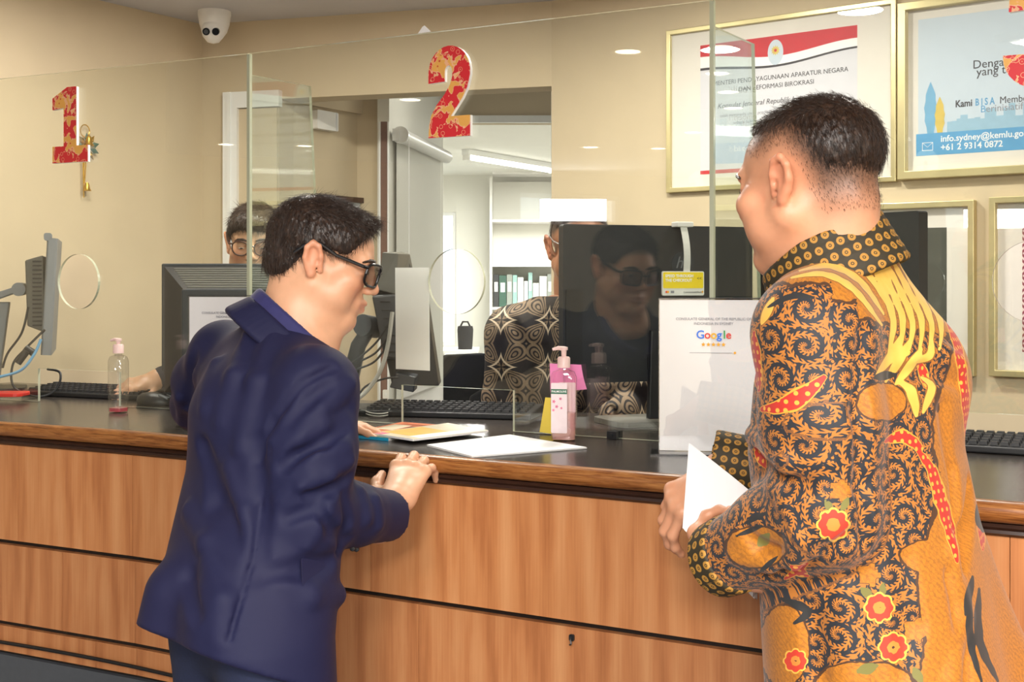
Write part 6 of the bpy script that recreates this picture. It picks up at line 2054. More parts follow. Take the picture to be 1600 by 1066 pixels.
N_ = person([headN, handN, hand2N, cb], 'skin_tan', 'man in navy suit leaning on the counter with black half-rim glasses', np.concatenate([zoneH, zer(handN), zer(hand2N), zer(cb)]))
brows_eyes(HN, N_, 'hair_black')
glasses(HN, N_, 'frame_black', 'lens_smoke', r=0.0026, hw=0.027, hh=0.021, y0=0.112)
shoes_and_trousers(N_, hipN, NR, NF, 'denim', 0.86)
# hair: longer on top, combed forward and over
def cutN(x, y, z):
    side = -0.004 + 0.34 * np.maximum(y, 0) + 2.0 * np.maximum(y - 0.050, 0)            # temple line rises to the forehead
    back = -0.062 - 0.25 * (y + 0.06)
    line = np.where(y > -0.035, side + np.where(y > 0.07, 0.012, 0), 0)
    t = smooth01(-y, 0.015, 0.055)
    base = side * (1 - t) + back * t
    ear = 0.016 * np.exp(-((y + 0.006) / 0.022) ** 2)
    return np.maximum(base + ear - z, y - 0.104 + 0.25 * np.maximum(z - 0.075, 0))
strand = lambda x, y, z: -0.0016 * np.sin(x * 420 + 25 * np.sin(y * 60) + z * 90) - 0.0011 * np.sin(x * 900 + y * 260)
lo, hi = bounds(HN.c + Vector((-0.02, 0, 0.02)), 0.16)
hv, hq = dilate_head_hair(HN, lo, hi, 0.003, [((0, -0.014, 0.035), (0.0785, 0.0990, 0.0790)), ((0, 0.032, 0.040), (0.0655, 0.0620, 0.0560)), ((0, 0.058, 0.074), (0.046, 0.036, 0.024)), ((0, -0.05, -0.022), (0.060, 0.056, 0.055))], cutN, disp=strand, thin=0.004)
def dirN(p):
    L = HN.local(p); y, z = L[:, 1], L[:, 2]
    top = smooth01(z, 0.05, 0.10)[:, None]
    loc_ = np.stack([0 * y, np.full(len(y), 0.45), -0.9 + 0 * y], 1) * (1 - top) + np.stack([0.25 + 0 * y, 0.95 + 0 * y, 0.15 + 0 * y], 1) * top
    loc_[y < -0.05] = np.array([0, 0.25, -1.0])
    return loc_ @ HN.R.T
st1 = strand_mesh(hv, hq, lambda c: np.ones(len(c), bool), dirN, 9500, 0.024, 0.0007, 0.0008)
st2 = strand_mesh(hv, hq, lambda c: HN.local(c)[:, 2] > 0.078, dirN, 700, 0.028, 0.0012, 0.0009)
np_mesh('hair', [(hv, hq), st1, st2], 'hair_black', N_)
# jacket
F = Field((-0.86, 1.88, 0.68), (-0.16, 2.90, 1.42), 0.005)
F.rings(NROWS, 0.03)
Rsh = P(492, 604, 2.115); Lsh = Vector((-0.536, 2.395, 1.258))
F.cap(nbase + Vector((-0.040, 0, -0.075)), Rsh, 0.046, 0.058, 0.05); F.cap(nbase + Vector((-0.035, 0, -0.050)), Lsh, 0.050, 0.060, 0.05)
F.ell(Vector((-0.425, 2.20, 1.175)), (0.12, 0.10, 0.10), None, 0.05)
elN = P(480, 802, 2.075); cuN = P(606, 806, 2.29)
F.chain([Rsh, Rsh.lerp(elN, 0.5) + Vector((0.004, -0.012, 0)), elN], [0.064, 0.066, 0.058], 0.03)
F.chain([elN, elN.lerp(cuN, 0.55), cuN], [0.056, 0.052, 0.046], 0.02)
elL = P(309, 632, 2.60); cuL = P(470, 658, 2.78)
F.chain([Lsh, Lsh.lerp(elL, 0.5) + Vector((-0.012, 0.0, 0)), elL], [0.066, 0.058, 0.052], 0.03)
F.chain([elL, cuL], [0.050, 0.040], 0.02)
# skirt flares to the back, armpit, hem plane
F.cap(P(268, 930, 2.10), P(250, 985, 2.10), 0.040, 0.034, 0.06)
F.cap(P(345, 960, 2.02), P(372, 1052, 2.02), 0.045, 0.045, 0.06)
hemA, hemB, hemC = P(222, 976, 2.14), P(405, 1052, 1.99), P(527, 1062, 2.28)
hn = (hemB - hemA).cross(hemC - hemA).normalized()
if hn.z > 0: hn = -hn
F.plane(hemA, hn)
F.plane(cuN + (cuN - elN).normalized() * 0.012 + Vector((0, 0, 0)), (cuN - elN).normalized() if False else Vector((0, 0, 1)) * 0 + (0, 0, 1)) if False else None
# folds
for path, r, dep, op in [
    ([(430, 520), (405, 600), (380, 700)], 0.020, 0.006, 'add'), ([(400, 505), (370, 590), (350, 660)], 0.018, 0.005, 'add'), ([(375, 500), (340, 570), (325, 640)], 0.016, 0.004, 'add'),
    ([(395, 690), (400, 800), (405, 900)], 0.020, 0.006, 'sub'), ([(310, 700), (330, 780), (370, 830)], 0.025, 0.006, 'sub'), ([(300, 800), (330, 850), (380, 880)], 0.022, 0.006, 'add'),
    ([(545, 600), (500, 640), (430, 690)], 0.014, 0.005, 'add'), ([(550, 640), (500, 680), (440, 730)], 0.014, 0.006, 'sub'), ([(540, 700), (490, 745), (440, 780)], 0.012, 0.005, 'add'),
    ([(535, 740), (500, 790), (450, 810)], 0.012, 0.007, 'sub'), ([(520, 760), (505, 810), (480, 850)], 0.012, 0.006, 'add'), ([(560, 770), (570, 810), (560, 860)], 0.014, 0.006, 'add'), ([(540, 775), (545, 820), (530, 860)], 0.010, 0.006, 'sub'),
    ([(440, 905), (480, 930), (525, 930)], 0.022, 0.006, 'add'), ([(420, 895), (470, 890), (520, 880)], 0.016, 0.005, 'sub'), ([(300, 560), (290, 640)], 0.012, 0.004, 'sub'),
    ([(520, 575), (470, 600), (425, 660), (405, 720)], 0.006, 0.004, 'sub'),
    ([(280, 620), (285, 660)], 0.010, 0.005, 'add'), ([(272, 640), (282, 680)], 0.010, 0.004, 'sub')]:
    fold(F, path, r, dep, op)
for path, r, dep, op in [
    ([(535, 650), (505, 665), (470, 690)], 0.010, 0.006, 'add'), ([(545, 668), (510, 690), (465, 712)], 0.008, 0.006, 'sub'), ([(548, 720), (515, 742), (470, 760)], 0.009, 0.006, 'add'),
    ([(548, 745), (520, 765), (480, 775)], 0.008, 0.007, 'sub'), ([(500, 800), (520, 830), (545, 845)], 0.009, 0.006, 'sub'), ([(585, 780), (590, 820), (580, 860)], 0.010, 0.005, 'add'),
    ([(515, 600), (480, 625), (450, 660)], 0.010, 0.005, 'sub'), ([(360, 730), (385, 800), (392, 860)], 0.012, 0.006, 'add'), ([(330, 880), (350, 940), (345, 1000)], 0.02, 0.006, 'add'), ([(290, 900), (300, 960)], 0.018, 0.005, 'sub')]:
    fold(F, path, r, dep, op)
fold(F, [(392, 885), (378, 930), (358, 1000), (338, 1060)], 0.0045, 0.004, 'sub', 0.003, False)
fold(F, [(420, 700), (408, 790), (395, 880)], 0.004, 0.002, 'sub', 0.003, False)
F.cap(P(492, 546, 2.272) + nax * 0.062, P(492, 546, 2.272) + nax * 0.2, 0.080, 0.11, 0.008, 'sub', None)
x, y, z = F.coords()
cd = (cuN - elN).normalized()
dpl = (x - cuN.x) * cd.x + (y - cuN.y) * cd.y + (z - cuN.z) * cd.z - 0.004
near = (x - cuN.x) ** 2 + (y - cuN.y) ** 2 + (z - cuN.z) ** 2 < 0.075 ** 2
F.D = np.where(near, np.maximum(F.D, dpl), F.D).astype(np.float32)
jv, jq = F.mesh(); FJ = F
jv = relax(jv, jq, 1, 0.5)
jac, _, _ = np_mesh('suit_jacket', [(jv, jq)], 'suit_navy', N_)
# shirt collar and jacket collar
def collar(ctr, axis, fwd, r1, r2, h, th, m, parent, name, open_deg=28, drop=0.0, n=56, uvs=False, lean=0.0):
    axis = axis.normalized(); fwd = (fwd - axis * fwd.dot(axis)).normalized(); sd = axis.cross(fwd)
    pts = []
    lo = [1e9] * 3; hi = [-1e9] * 3
    rowsp = []
    for i in range(n + 1):
        a = math.radians(open_deg + (360 - 2 * open_deg) * i / n)
        f = math.cos(a)
        base = ctr + fwd * (r1 * f) + sd * (r2 * math.sin(a)) - axis * drop * max(0, f) ** 1.5
        hh = h * (1 - 0.25 * max(0, f))
        out = (fwd * f * r1 + sd * math.sin(a) * r2).normalized()
        rowsp.append((base, base + axis * hh - out * lean))
    allp = [p for r in rowsp for p in r]
    lo = [min(p[i] for p in allp) - 0.03 for i in range(3)]; hi = [max(p[i] for p in allp) + 0.03 for i in range(3)]
    F = Field(lo, hi, 0.0035)
    for i in range(n):
        for u in np.linspace(0, 1, 6):
            F.cap(rowsp[i][0].lerp(rowsp[i][1], u), rowsp[i+1][0].lerp(rowsp[i+1][1], u), th, th, 0.006)
    V, Q = F.mesh(); V = relax(V, Q, 1, 0.5)
    uv = None
    if uvs:
        L = V - np.array(ctr); ang = np.arctan2(L @ np.array(sd), L @ np.array(fwd))
        uv = np.stack([ang * (r1 + r2) / 2, L @ np.array(axis)], 1)
    return np_mesh(name, [(V, Q)], m, parent, None, uv)
cfw = Vector((0.66, 0.10, -0.74))
collar(P(478, 532, 2.272) - nax * 0.026, nax, cfw, 0.118, 0.072, 0.036, 0.0045, 'shirt_navy', N_, 'shirt_collar', 12, drop=0.0)
collar(P(474, 540, 2.270) - nax * 0.040, nax, cfw, 0.138, 0.096, 0.038, 0.0055, 'suit_navy', jac, 'jacket_collar', 26, drop=0.015, lean=0.016)
# pocket flap, cuff buttons
pf = [fhit(FJ, px, py) for px, py in ((470, 872), (528, 868), (526, 908), (472, 917))]
if all(p is not None for p in pf):
    mb = MB(); ov = Vector((0.001, -0.004, 0)); mb.hexa([pf[3] + ov, pf[2] + ov, pf[2] - ov, pf[3] - ov, pf[0] + ov, pf[1] + ov, pf[1] - ov, pf[0] - ov]); mb.build('pocket_flap', 'suit_navy', jac, bevel=0.002)
for px, py in ((551, 857), (557, 858), (564, 859)):
    h_ = fhit(FJ, px, py)
    if h_ is not None:
        mb = MB(); mb.lathe([(0.0, 0.002), (0.004, 0.0018), (0.0052, 0.0)], o=h_ + Vector((0, -0.001, 0)), seg=12, R=Matrix.Rotation(math.pi/2, 3, 'X')); mb.build('cuff_button', 'button_black', jac, smooth=True)

# ---------------------------------------------------------------- man in the gold batik shirt
BF = Vector((-0.85, 0.53, 0)).normalized(); BR = Vector((BF.y, -BF.x, 0)); bphi = math.atan2(BR.y, BR.x)
HB = Frame(P(1266, 282, 1.725), (-0.69, 0.71, -0.15), s=0.985)
bb_ = P(1292, 412, 1.745)
bax = Vector((-0.40, 0.14, 0.90)).normalized()
lo, hi = bounds(HB.c + Vector((0.0, 0, -0.03)), 0.205)
F = Field(lo, hi, 0.003)
build_head(F, HB, bb_, 0.057, fat=0.006)
F.cap(HB(0, -0.060, -0.045), HB(0, -0.045, -0.085), 0.028, 0.028, 0.03)
headB = F.mesh(); headB = (relax(headB[0], headB[1], 1, 0.4), headB[1])
def fadeB(x, y, z):
    side = smooth01(z - (-0.010 + 0.62 * np.maximum(y + 0.01, 0) + 0.034 * np.exp(-((y + 0.006) / 0.024) ** 2)), -0.006, 0.055)
    back = smooth01(z, -0.088, 0.005)
    t = smooth01(-y, 0.02, 0.06)
    return (side * (1 - t) + np.maximum(side, back) * t) * (1 - smooth01(y, 0.060, 0.085)) * 0.9 * (np.abs(x) < 0.0795)
zoneB = head_zones(HB, headB[0], fadeB)
# hands holding the papers
W1 = P(1140, 884, 1.712)
F = Field((W1.x - 0.16, W1.y - 0.12, W1.z - 0.14), (W1.x + 0.12, W1.y + 0.22, W1.z + 0.14), 0.0028)
hand(F, W1, (-0.22, 0.95, 0.10), (-0.75, -0.20, -0.60), 1, (55, 65, 40), s=1.02, spread=0.05, thumb=[(0.95, 0.12, -0.3), (1.0, 0.0, -0.4), (1.0, 0.0, -0.5)])
F.cap(W1, W1 + Vector((0.07, -0.03, 0.0)), 0.030, 0.034, 0.02)
hB1 = F.mesh(); hB1 = (relax(hB1[0], hB1[1], 1, 0.4), hB1[1])
W2 = P(1128, 738, 1.975)
F = Field((W2.x - 0.20, W2.y - 0.14, W2.z - 0.22), (W2.x + 0.12, W2.y + 0.20, W2.z + 0.10), 0.0028)
hand(F, W2, (-0.84, -0.06, -0.52), (-0.50, -0.55, 0.66), 1, [(42, 36, 20), (44, 38, 22), (46, 40, 22), (50, 42, 22)], s=0.98, spread=0.04, thumb=[(0.45, 0.6, -0.55), (0.8, 0.3, -0.5), (0.9, 0.1, -0.4)])
F.cap(W2, W2 + Vector((0.06, 0.012, 0.012)), 0.029, 0.032, 0.02)
hB2 = F.mesh(); hB2 = (relax(hB2[0], hB2[1], 1, 0.4), hB2[1])
BROWS = [(0.70, 0.520, 1.74, 0.200, 0.158, bphi), (0.85, 0.514, 1.745, 0.200, 0.155, bphi), (0.95, 0.503, 1.75, 0.198, 0.148, bphi), (1.05, 0.492, 1.755, 0.196, 0.140, bphi),
         (1.17, 0.474, 1.757, 0.190, 0.134, bphi), (1.26, 0.470, 1.755, 0.182, 0.122, bphi), (1.33, 0.464, 1.755, 0.166, 0.104, bphi), (1.385, 0.455, 1.755, 0.120, 0.082, bphi), (1.42, 0.444, 1.755, 0.080, 0.068, bphi)]
hipB = Vector((0.515, 1.75, 0.88))
cb = coarse_body(BROWS, legs_of(hipB, BR, BF, 0.88))
B_ = person([headB, hB1, hB2, cb], 'skin_warm', 'man in gold and black batik shirt with faded haircut holding white papers', np.concatenate([zoneB, zer(hB1), zer(hB2), zer(cb)]))
brows_eyes(HB, B_, 'hair_black')
shoes_and_trousers(B_, hipB, BR, BF, 'dark_cloth', 0.88)
def cutB(x, y, z):
    t = smooth01(-y, 0.02, 0.075)
    base = (0.044 + 0.45 * np.maximum(y, 0)) * (1 - t) + (-0.035) * t
    return np.maximum(base - z, y - 0.090)
strandB = lambda x, y, z: -0.0010 * np.sin(x * 520 + 18 * np.sin(y * 70) + z * 120) - 0.0008 * np.sin(y * 700 + z * 300)
lo, hi = bounds(HB.c + Vector((0.01, 0, 0.02)), 0.16)
hv, hq = dilate_head_hair(HB, lo, hi, 0.003, [((0, -0.014, 0.034), (0.0765, 0.0970, 0.0775)), ((0, 0.030, 0.036), (0.0630, 0.0590, 0.0540)), ((0, 0.050, 0.070), (0.044, 0.034, 0.022))], cutB, disp=strandB, thin=0.008, reach=0.030)
def dirB(p):
    L = HB.local(p); y, z = L[:, 1], L[:, 2]
    top = smooth01(z, 0.06, 0.10)[:, None]
    loc_ = np.stack([0 * y, -0.2 + 0 * y, -0.95 + 0 * y], 1) * (1 - top) + np.stack([0.2 + 0 * y, 0.9 + 0 * y, 0.25 + 0 * y], 1) * top
    return loc_ @ HB.R.T
sb1 = strand_mesh(hv, hq, lambda c: cutB(*HB.local(c).T) < -0.012, dirB, 12000, 0.010, 0.0010, 0.0007)
sb2 = strand_mesh(headB[0], headB[1], lambda c: (fadeB(*HB.local(c).T) > 0.25) & (HB.local(c)[:, 1] < 0.06) & (HB.local(c)[:, 2] > -0.08), dirB, 6000, 0.0042, 0.0005, 0.0005)
np_mesh('hair', [(hv, hq), sb1, sb2], 'hair_dark_brown', B_)
# shirt
F = Field((0.16, 1.44, 0.715), (0.78, 2.08, 1.46), 0.0037)
F.rings(BROWS, 0.03)
Lb = Vector((0.376, 1.597, 1.338)); Rb = Vector((0.532, 1.858, 1.332))
F.cap(bb_ + Vector((0.02, 0, -0.04)), Lb, 0.060, 0.068, 0.05); F.cap(bb_ + Vector((0.03, 0, -0.04)), Rb, 0.058, 0.056, 0.05)
F.ell(Vector((0.50, 1.755, 1.27)), (0.12, 0.11, 0.10), None, 0.05)
elB = P(1287, 800, 1.575); cuB = P(1140, 868, 1.705)
F.chain([Lb, Lb.lerp(elB, 0.5) + Vector((0.0, -0.008, 0)), elB], [0.070, 0.069, 0.064], 0.03)
F.chain([elB, elB.lerp(cuB, 0.5) + Vector((0, 0, 0.004)), cuB], [0.062, 0.056, 0.050], 0.02)
elB2 = P(1390, 780, 1.95); cuB2 = P(1160, 728, 1.985)
F.chain([Rb, elB2], [0.056, 0.050], 0.03); F.chain([elB2, cuB2], [0.054, 0.043], 0.02)
F.cap(P(1470, 900, 1.80), P(1530, 1040, 1.80), 0.05, 0.07, 0.06)
for path, r, dep, op in [
    ([(1352, 520), (1346, 640), (1350, 760), (1352, 850)], 0.012, 0.010, 'sub'), ([(1420, 560), (1470, 555), (1500, 570)], 0.012, 0.004, 'add'), ([(1400, 590), (1450, 580), (1500, 600)], 0.010, 0.004, 'sub'),
    ([(1340, 830), (1290, 870), (1200, 905)], 0.010, 0.006, 'sub'), ([(1180, 700), (1200, 740), (1260, 760)], 0.012, 0.005, 'sub'), ([(1175, 680), (1230, 720), (1290, 720)], 0.012, 0.005, 'add'),
    ([(1160, 830), (1190, 860), (1250, 870)], 0.010, 0.005, 'sub'), ([(1150, 870), (1200, 880), (1270, 860)], 0.010, 0.005, 'add'), ([(1230, 790), (1250, 840), (1240, 880)], 0.012, 0.004, 'add'),
    ([(1520, 760), (1500, 900), (1520, 1060)], 0.018, 0.007, 'sub'), ([(1480, 860), (1490, 960), (1480, 1060)], 0.018, 0.006, 'add'), ([(1420, 880), (1430, 980), (1420, 1060)], 0.02, 0.005, 'sub'),
    ([(1260, 960), (1270, 1060)], 0.02, 0.005, 'sub'), ([(1320, 920), (1330, 1060)], 0.02, 0.004, 'add'), ([(1480, 640), (1495, 740), (1500, 820)], 0.014, 0.004, 'sub')]:
    fold(F, path, r, dep, op)
F.cap(P(1290, 398, 1.73) + bax * 0.060, P(1290, 398, 1.73) + bax * 0.2, 0.078, 0.11, 0.008, 'sub')
sv, sq = F.mesh(); FS = F
sv = relax(sv, sq, 1, 0.5)
PX = 800 + FPX * sv[:, 0] / sv[:, 1]; PY = 440 - FPX * (sv[:, 2] - CAMZ) / sv[:, 1]
# cloth coordinates: wrapped round the torso, plain across the sleeves
def seg_d(V, a, b):
    a = np.array(a); b = np.array(b); d = b - a; t = np.clip(((V - a) @ d) / (d @ d), 0, 1)
    return np.linalg.norm(V - a - t[:, None] * d, axis=1)
darm = np.minimum(seg_d(sv, Lb, elB), seg_d(sv, elB, cuB))
tc = np.array([np.interp(sv[:, 2], [r[0] for r in BROWS], [r[j] for r in BROWS]) for j in (1, 2)]).T
ang = np.arctan2(sv[:, 0] - tc[:, 0], -(sv[:, 1] - tc[:, 1]))
u_t = 0.17 * ang + 3.0
d_up, d_fo = seg_d(sv, Lb, elB), seg_d(sv, elB, cuB)
axu = np.array(Lb)[None] + ((sv[:, 2] - Lb.z) / (elB.z - Lb.z))[:, None] * np.array(elB - Lb)[None]
u_u = 0.068 * np.arctan2(sv[:, 0] - axu[:, 0], -(sv[:, 1] - axu[:, 1])) + 0.36
fd_ = np.array((cuB - elB).normalized()); fu_ = np.array((0, 0, 1.0)) - fd_ * fd_[2]; fu_ /= np.linalg.norm(fu_); fw_ = np.cross(fd_, fu_)
rel = sv - np.array(elB)
u_f = -(rel @ fd_) + 0.40; v_f = 0.056 * np.arctan2(rel @ fu_, np.abs(rel @ fw_)) + elB.z
arm = darm < 0.082; fore = arm & (d_fo < d_up)
uvB = np.stack([np.where(fore, u_f, np.where(arm, u_u, u_t)), np.where(fore, v_f, sv[:, 2])], 1)
def poly_d(path):
    d = np.full(len(PX), 1e9)
    for (x0, y0), (x1, y1) in zip(path[:-1], path[1:]):
        dx, dy = x1 - x0, y1 - y0; t = np.clip(((PX - x0) * dx + (PY - y0) * dy) / (dx * dx + dy * dy), 0, 1)
        d = np.minimum(d, np.hypot(PX - x0 - t * dx, PY - y0 - t * dy))
    return d
def motif(path, w, tip=0.25):
    """tapered stroke on the cloth, 1 in the middle, 0.5 on its edge"""
    if len(path) > 2:                       # round the corners of the stroke
        out = []
        for i in range(len(path) - 1):
            p0, p1, p2, p3 = [np.array(path[min(max(j, 0), len(path) - 1)], float) for j in (i - 1, i, i + 1, i + 2)]
            for u in (0.0, 0.25, 0.5, 0.75):
                out.append(tuple(0.5 * (2 * p1 + (p2 - p0) * u + (2 * p0 - 5 * p1 + 4 * p2 - p3) * u * u + (3 * p1 - p0 - 3 * p2 + p3) * u ** 3)))
        path = out + [path[-1]]
    L = [0.0]
    for (x0, y0), (x1, y1) in zip(path[:-1], path[1:]): L.append(L[-1] + math.hypot(x1 - x0, y1 - y0))
    best = np.full(len(PX), -9.0)
    wob = 1.0 + 0.09 * np.sin(PX / 5.0 + PY / 7.0)
    for i, ((x0, y0), (x1, y1)) in enumerate(zip(path[:-1], path[1:])):
        dx, dy = x1 - x0, y1 - y0; t = np.clip(((PX - x0) * dx + (PY - y0) * dy) / (dx * dx + dy * dy), 0, 1)
        s_ = (L[i] + t * (L[i+1] - L[i])) / L[-1]
        ww = w * (tip + (1 - tip) * np.sin(math.pi * np.clip(s_, 0.02, 0.98)) ** 0.8) * wob
        best = np.maximum(best, 1 - 0.5 * np.hypot(PX - x0 - t * dx, PY - y0 - t * dy) / ww)
    return best
vis = sv[:, 1] < 1.95
feat = np.zeros(len(sv))
plumes = []
for i in range(5):        # wing sweeping over the near shoulder
    u = i / 4
    plumes.append(([(1236 + 52 * u, 434 - 44 * u), (1286 + 44 * u, 428 - 50 * u), (1334 + 40 * u, 452 - 52 * u), (1378 + 14 * u, 508 - 66 * u)], 5.6))
for i in range(6):        # wing hanging down the back
    u = i / 5
    plumes.append(([(1360 + 50 * u, 402 - 4 * u), (1378 + 66 * u, 448 + 4 * u), (1396 + 74 * u, 500 + 4 * u), (1388 + 80 * u, 556 - 10 * u)], 6.0))
plumes += [([(1370, 586), (1392, 556), (1412, 520)], 8), ([(1384, 596), (1404, 566), (1424, 530)], 8), ([(1400, 600), (1420, 575), (1440, 545)], 8), ([(1424, 566), (1452, 556), (1456, 530)], 7),
           ([(1404, 596), (1424, 612), (1432, 650)], 9), ([(1440, 590), (1456, 606), (1442, 646)], 7), ([(1208, 466), (1190, 506)], 8), ([(1300, 376), (1350, 372), (1372, 382)], 6)]
for path, w in plumes: feat = np.maximum(feat, motif(path, w))
red = np.zeros(len(sv))
for path, w in [([(1178, 520), (1182, 570), (1186, 610)], 9), ([(1192, 640), (1230, 632), (1262, 612), (1288, 590)], 15), ([(1431, 700), (1456, 735), (1468, 775), (1482, 820), (1496, 878)], 11), ([(1470, 478), (1496, 540), (1508, 620), (1512, 700)], 8),
                ([(1384, 690), (1410, 682), (1440, 700)], 11), ([(1236, 885), (1262, 900)], 8), ([(1180, 700), (1196, 730)], 8), ([(1434, 560), (1452, 610)], 8), ([(1530, 800), (1536, 860)], 6), ([(1226, 905), (1262, 880)], 6)]:
    red = np.maximum(red, motif(path, w * 0.9))
gold = np.zeros(len(sv))
gold = np.maximum(gold, smooth01(-(PY - (470 + 0.20 * (PX - 1200) * (PX > 1340) - 26 * (PX < 1300))), -22, 22))
gold = np.maximum(gold, smooth01(PX - (1478 - 0.10 * (PY - 560)) - 10 * np.sin(PY / 38.0), -16, 16) * (PY > 440))
gold = np.maximum(gold, smooth01(-(np.hypot((PX - 1378) / 1.3, PY - 628) - 30), -10, 10))
gold = np.maximum(gold, smooth01(-(np.hypot((PX - 1225) / 0.8, (PY - 1010) / 1.3) - 50), -10, 10))
gold = np.maximum(gold, smooth01(-(np.hypot((PX - 1455) / 1.9, PY - 870) - 26), -8, 8))
gold = np.maximum(gold, smooth01(-(np.hypot((PX - 1180) / 1.5, PY - 855) - 32), -10, 10))
gold = np.maximum(gold, smooth01(-(np.hypot((PX - 1350) / 2.4, PY - 1066) - 32), -10, 10))
for cx, cy, r in ((1313, 767, 19), (1358, 898, 20), (1430, 986, 20), (1500, 860, 18)):
    th_ = np.arctan2(PY - cy, PX - cx); gold = np.maximum(gold, (np.hypot(PX - cx, PY - cy) < r * (0.86 + 0.14 * np.cos(5 * th_))) * 1.0 + 0)
flo = np.zeros(len(sv))
for cx, cy, r in ((1302, 820, 27), (1374, 950, 25), (1396, 1012, 25), (1243, 1033, 20)):
    th_ = np.arctan2(PY - cy, PX - cx); rr_ = np.hypot(PX - cx, PY - cy) / (r * (0.74 + 0.26 * np.sqrt(np.abs(np.cos(4 * th_)))))
    flo = np.maximum(flo, 1 - 0.62 * rr_)
wing = np.zeros(len(sv))
for path, w in [([(1520, 900), (1508, 960)], 6), ([(1530, 920), (1530, 1000), (1560, 1066)], 7), ([(1516, 920), (1516, 1000), (1534, 1066)], 6), ([(1220, 935), (1262, 955), (1240, 975)], 7), ([(1200, 480), (1240, 462), (1275, 466)], 5), ([(1365, 590), (1400, 585)], 7), ([(1160, 820), (1200, 800)], 4), ([(1150, 838), (1195, 820)], 4), ([(1186, 895), (1215, 870)], 4), ([(1528, 790), (1536, 830)], 9)]:
    wing = np.maximum(wing, motif(path, w))
leafz = np.zeros(len(sv))
for path, w in [([(1290, 782), (1300, 800)], 6), ([(1325, 778), (1315, 798)], 6), ([(1345, 920), (1362, 932)], 7), ([(1380, 912), (1378, 932)], 6), ([(1200, 836), (1186, 852)], 10), ([(1340, 1050), (1370, 1040)], 9), ([(1428, 1045), (1440, 1066)], 8)]:
    leafz = np.maximum(leafz, motif(path, w))
shirt, _, _ = np_mesh('batik_shirt', [(sv, sq)], 'batik_gold', B_, {'zone': np.clip(np.stack([feat, red, gold], 1), 0, 1), 'zone2': np.clip(np.stack([flo, wing, leafz], 1), 0, 1)}, uvB)
collar(P(1290, 398, 1.73) - bax * 0.046, bax, BF, 0.094, 0.084, 0.064, 0.0050, 'batik_trim', shirt, 'shirt_collar', 10, drop=0.0, uvs=True, lean=0.008)
def cuff(a, b, r0, r1, name):
    a = Vector(a); b = Vector(b)
    lo = [min(a[i], b[i]) - 0.08 for i in range(3)]; hi = [max(a[i], b[i]) + 0.08 for i in range(3)]
    F = Field(lo, hi, 0.0035)
    F.cap(a, b, r0, r1, 0.004)
    d = (b - a).normalized()
    F.plane(b + d * 0.002, d, 0.003); F.plane(a - d * 0.004, -d, 0.003)
    F.cap(b + d * 0.03, b - d * 0.012, r1 - 0.006, r1 - 0.007, 0.002, 'sub')
    V, Q = F.mesh(); V = relax(V, Q, 1, 0.5)
    s_ = d.orthogonal().normalized(); t_ = d.cross(s_); L = V - np.array(a)
    uv = np.stack([np.arctan2(L @ np.array(t_), L @ np.array(s_)) * r0, L @ np.array(d)], 1)
    return np_mesh(name, [(V, Q)], 'batik_trim', shirt, None, uv)
dcu = (cuB - elB).normalized()
cuff(cuB - dcu * 0.010, cuB + dcu * 0.024 + Vector((0, 0.004, 0)), 0.0535, 0.0510, 'cuff')
dcu2 = (cuB2 - elB2).normalized()
cuff(cuB2 - dcu2 * 0.050, cuB2 + dcu2 * 0.048, 0.0490, 0.0465, 'cuff')

# papers in his hands
c4 = [P(1076, 694, 1.945), P(1186, 782, 1.835), P(1176, 934, 1.800), P(1066, 826, 1.905)]
t = thing('held_papers', 'thick sheaf of white papers held in the batik man\'s hands', 'papers', (0, 0, 0))
nn_ = (c4[1] - c4[0]).cross(c4[3] - c4[0]).normalized()
if nn_.y > 0: nn_ = -nn_
random.seed(5)
for i in range(7):
    mb = MB(); N = 6; vs = []
    th0 = 0.0016
    jit = [(random.uniform(-.0015, .0015), random.uniform(-.0015, .0015)) for _ in range(2)]
    for side in (0, 1):
        for u in range(N + 1):
            for v in range(2):
                a = u / N
                p = (c4[0] * (1-a) + c4[1] * a) * (1-v) + (c4[3] * (1-a) + c4[2] * a) * v
                p = p - nn_ * (i * 0.0018 + side * th0) + nn_ * (-0.006 * math.sin(math.pi * a)) + Vector((jit[0][0], 0, jit[0][1]))
                vs.append(p)
    fs = []; o_ = 2 * (N + 1)
    for u in range(N):
        q = (u*2, u*2+2, u*2+3, u*2+1); fs += [q, tuple(x + o_ for x in q)[::-1], (u*2, o_+u*2, o_+u*2+2, u*2+2), (u*2+1, u*2+3, o_+u*2+3, o_+u*2+1)]
    fs += [(0, 1, o_+1, o_), (2*N, o_+2*N, o_+2*N+1, 2*N+1)]
    mb.add(vs, fs); mb.build('sheet', 'paper', t)

# ---------------------------------------------------------------- right clerk in brown batik
HC = Frame(P(906, 384, 3.46), (0.16, -0.97, -0.10), s=1.0)
cbs = P(906, 470, 3.49)
lo, hi = bounds(HC.c + Vector((0, 0, -0.03)), 0.20)
F = Field(lo, hi, 0.0036); build_head(F, HC, cbs, 0.060, fat=0.004)
headC = F.mesh(); headC = (relax(headC[0], headC[1], 1, 0.4), headC[1])
hl = lambda x, y, z: smooth01(z - (0.012 + 0.55 * np.maximum(y, 0)), 0.0, 0.03) * (y < 0.08)
CROWS = [(0.75, 0.185, 3.50, 0.20, 0.125, 0.0), (1.0, 0.182, 3.50, 0.205, 0.125, 0.0), (1.15, 0.178, 3.49, 0.212, 0.122, 0.0), (1.26, 0.176, 3.49, 0.212, 0.112, 0.0), (1.32, 0.178, 3.49, 0.175, 0.095, 0.0), (1.365, 0.182, 3.49, 0.105, 0.078, 0.0)]
hipC = Vector((0.185, 3.52, 0.80))
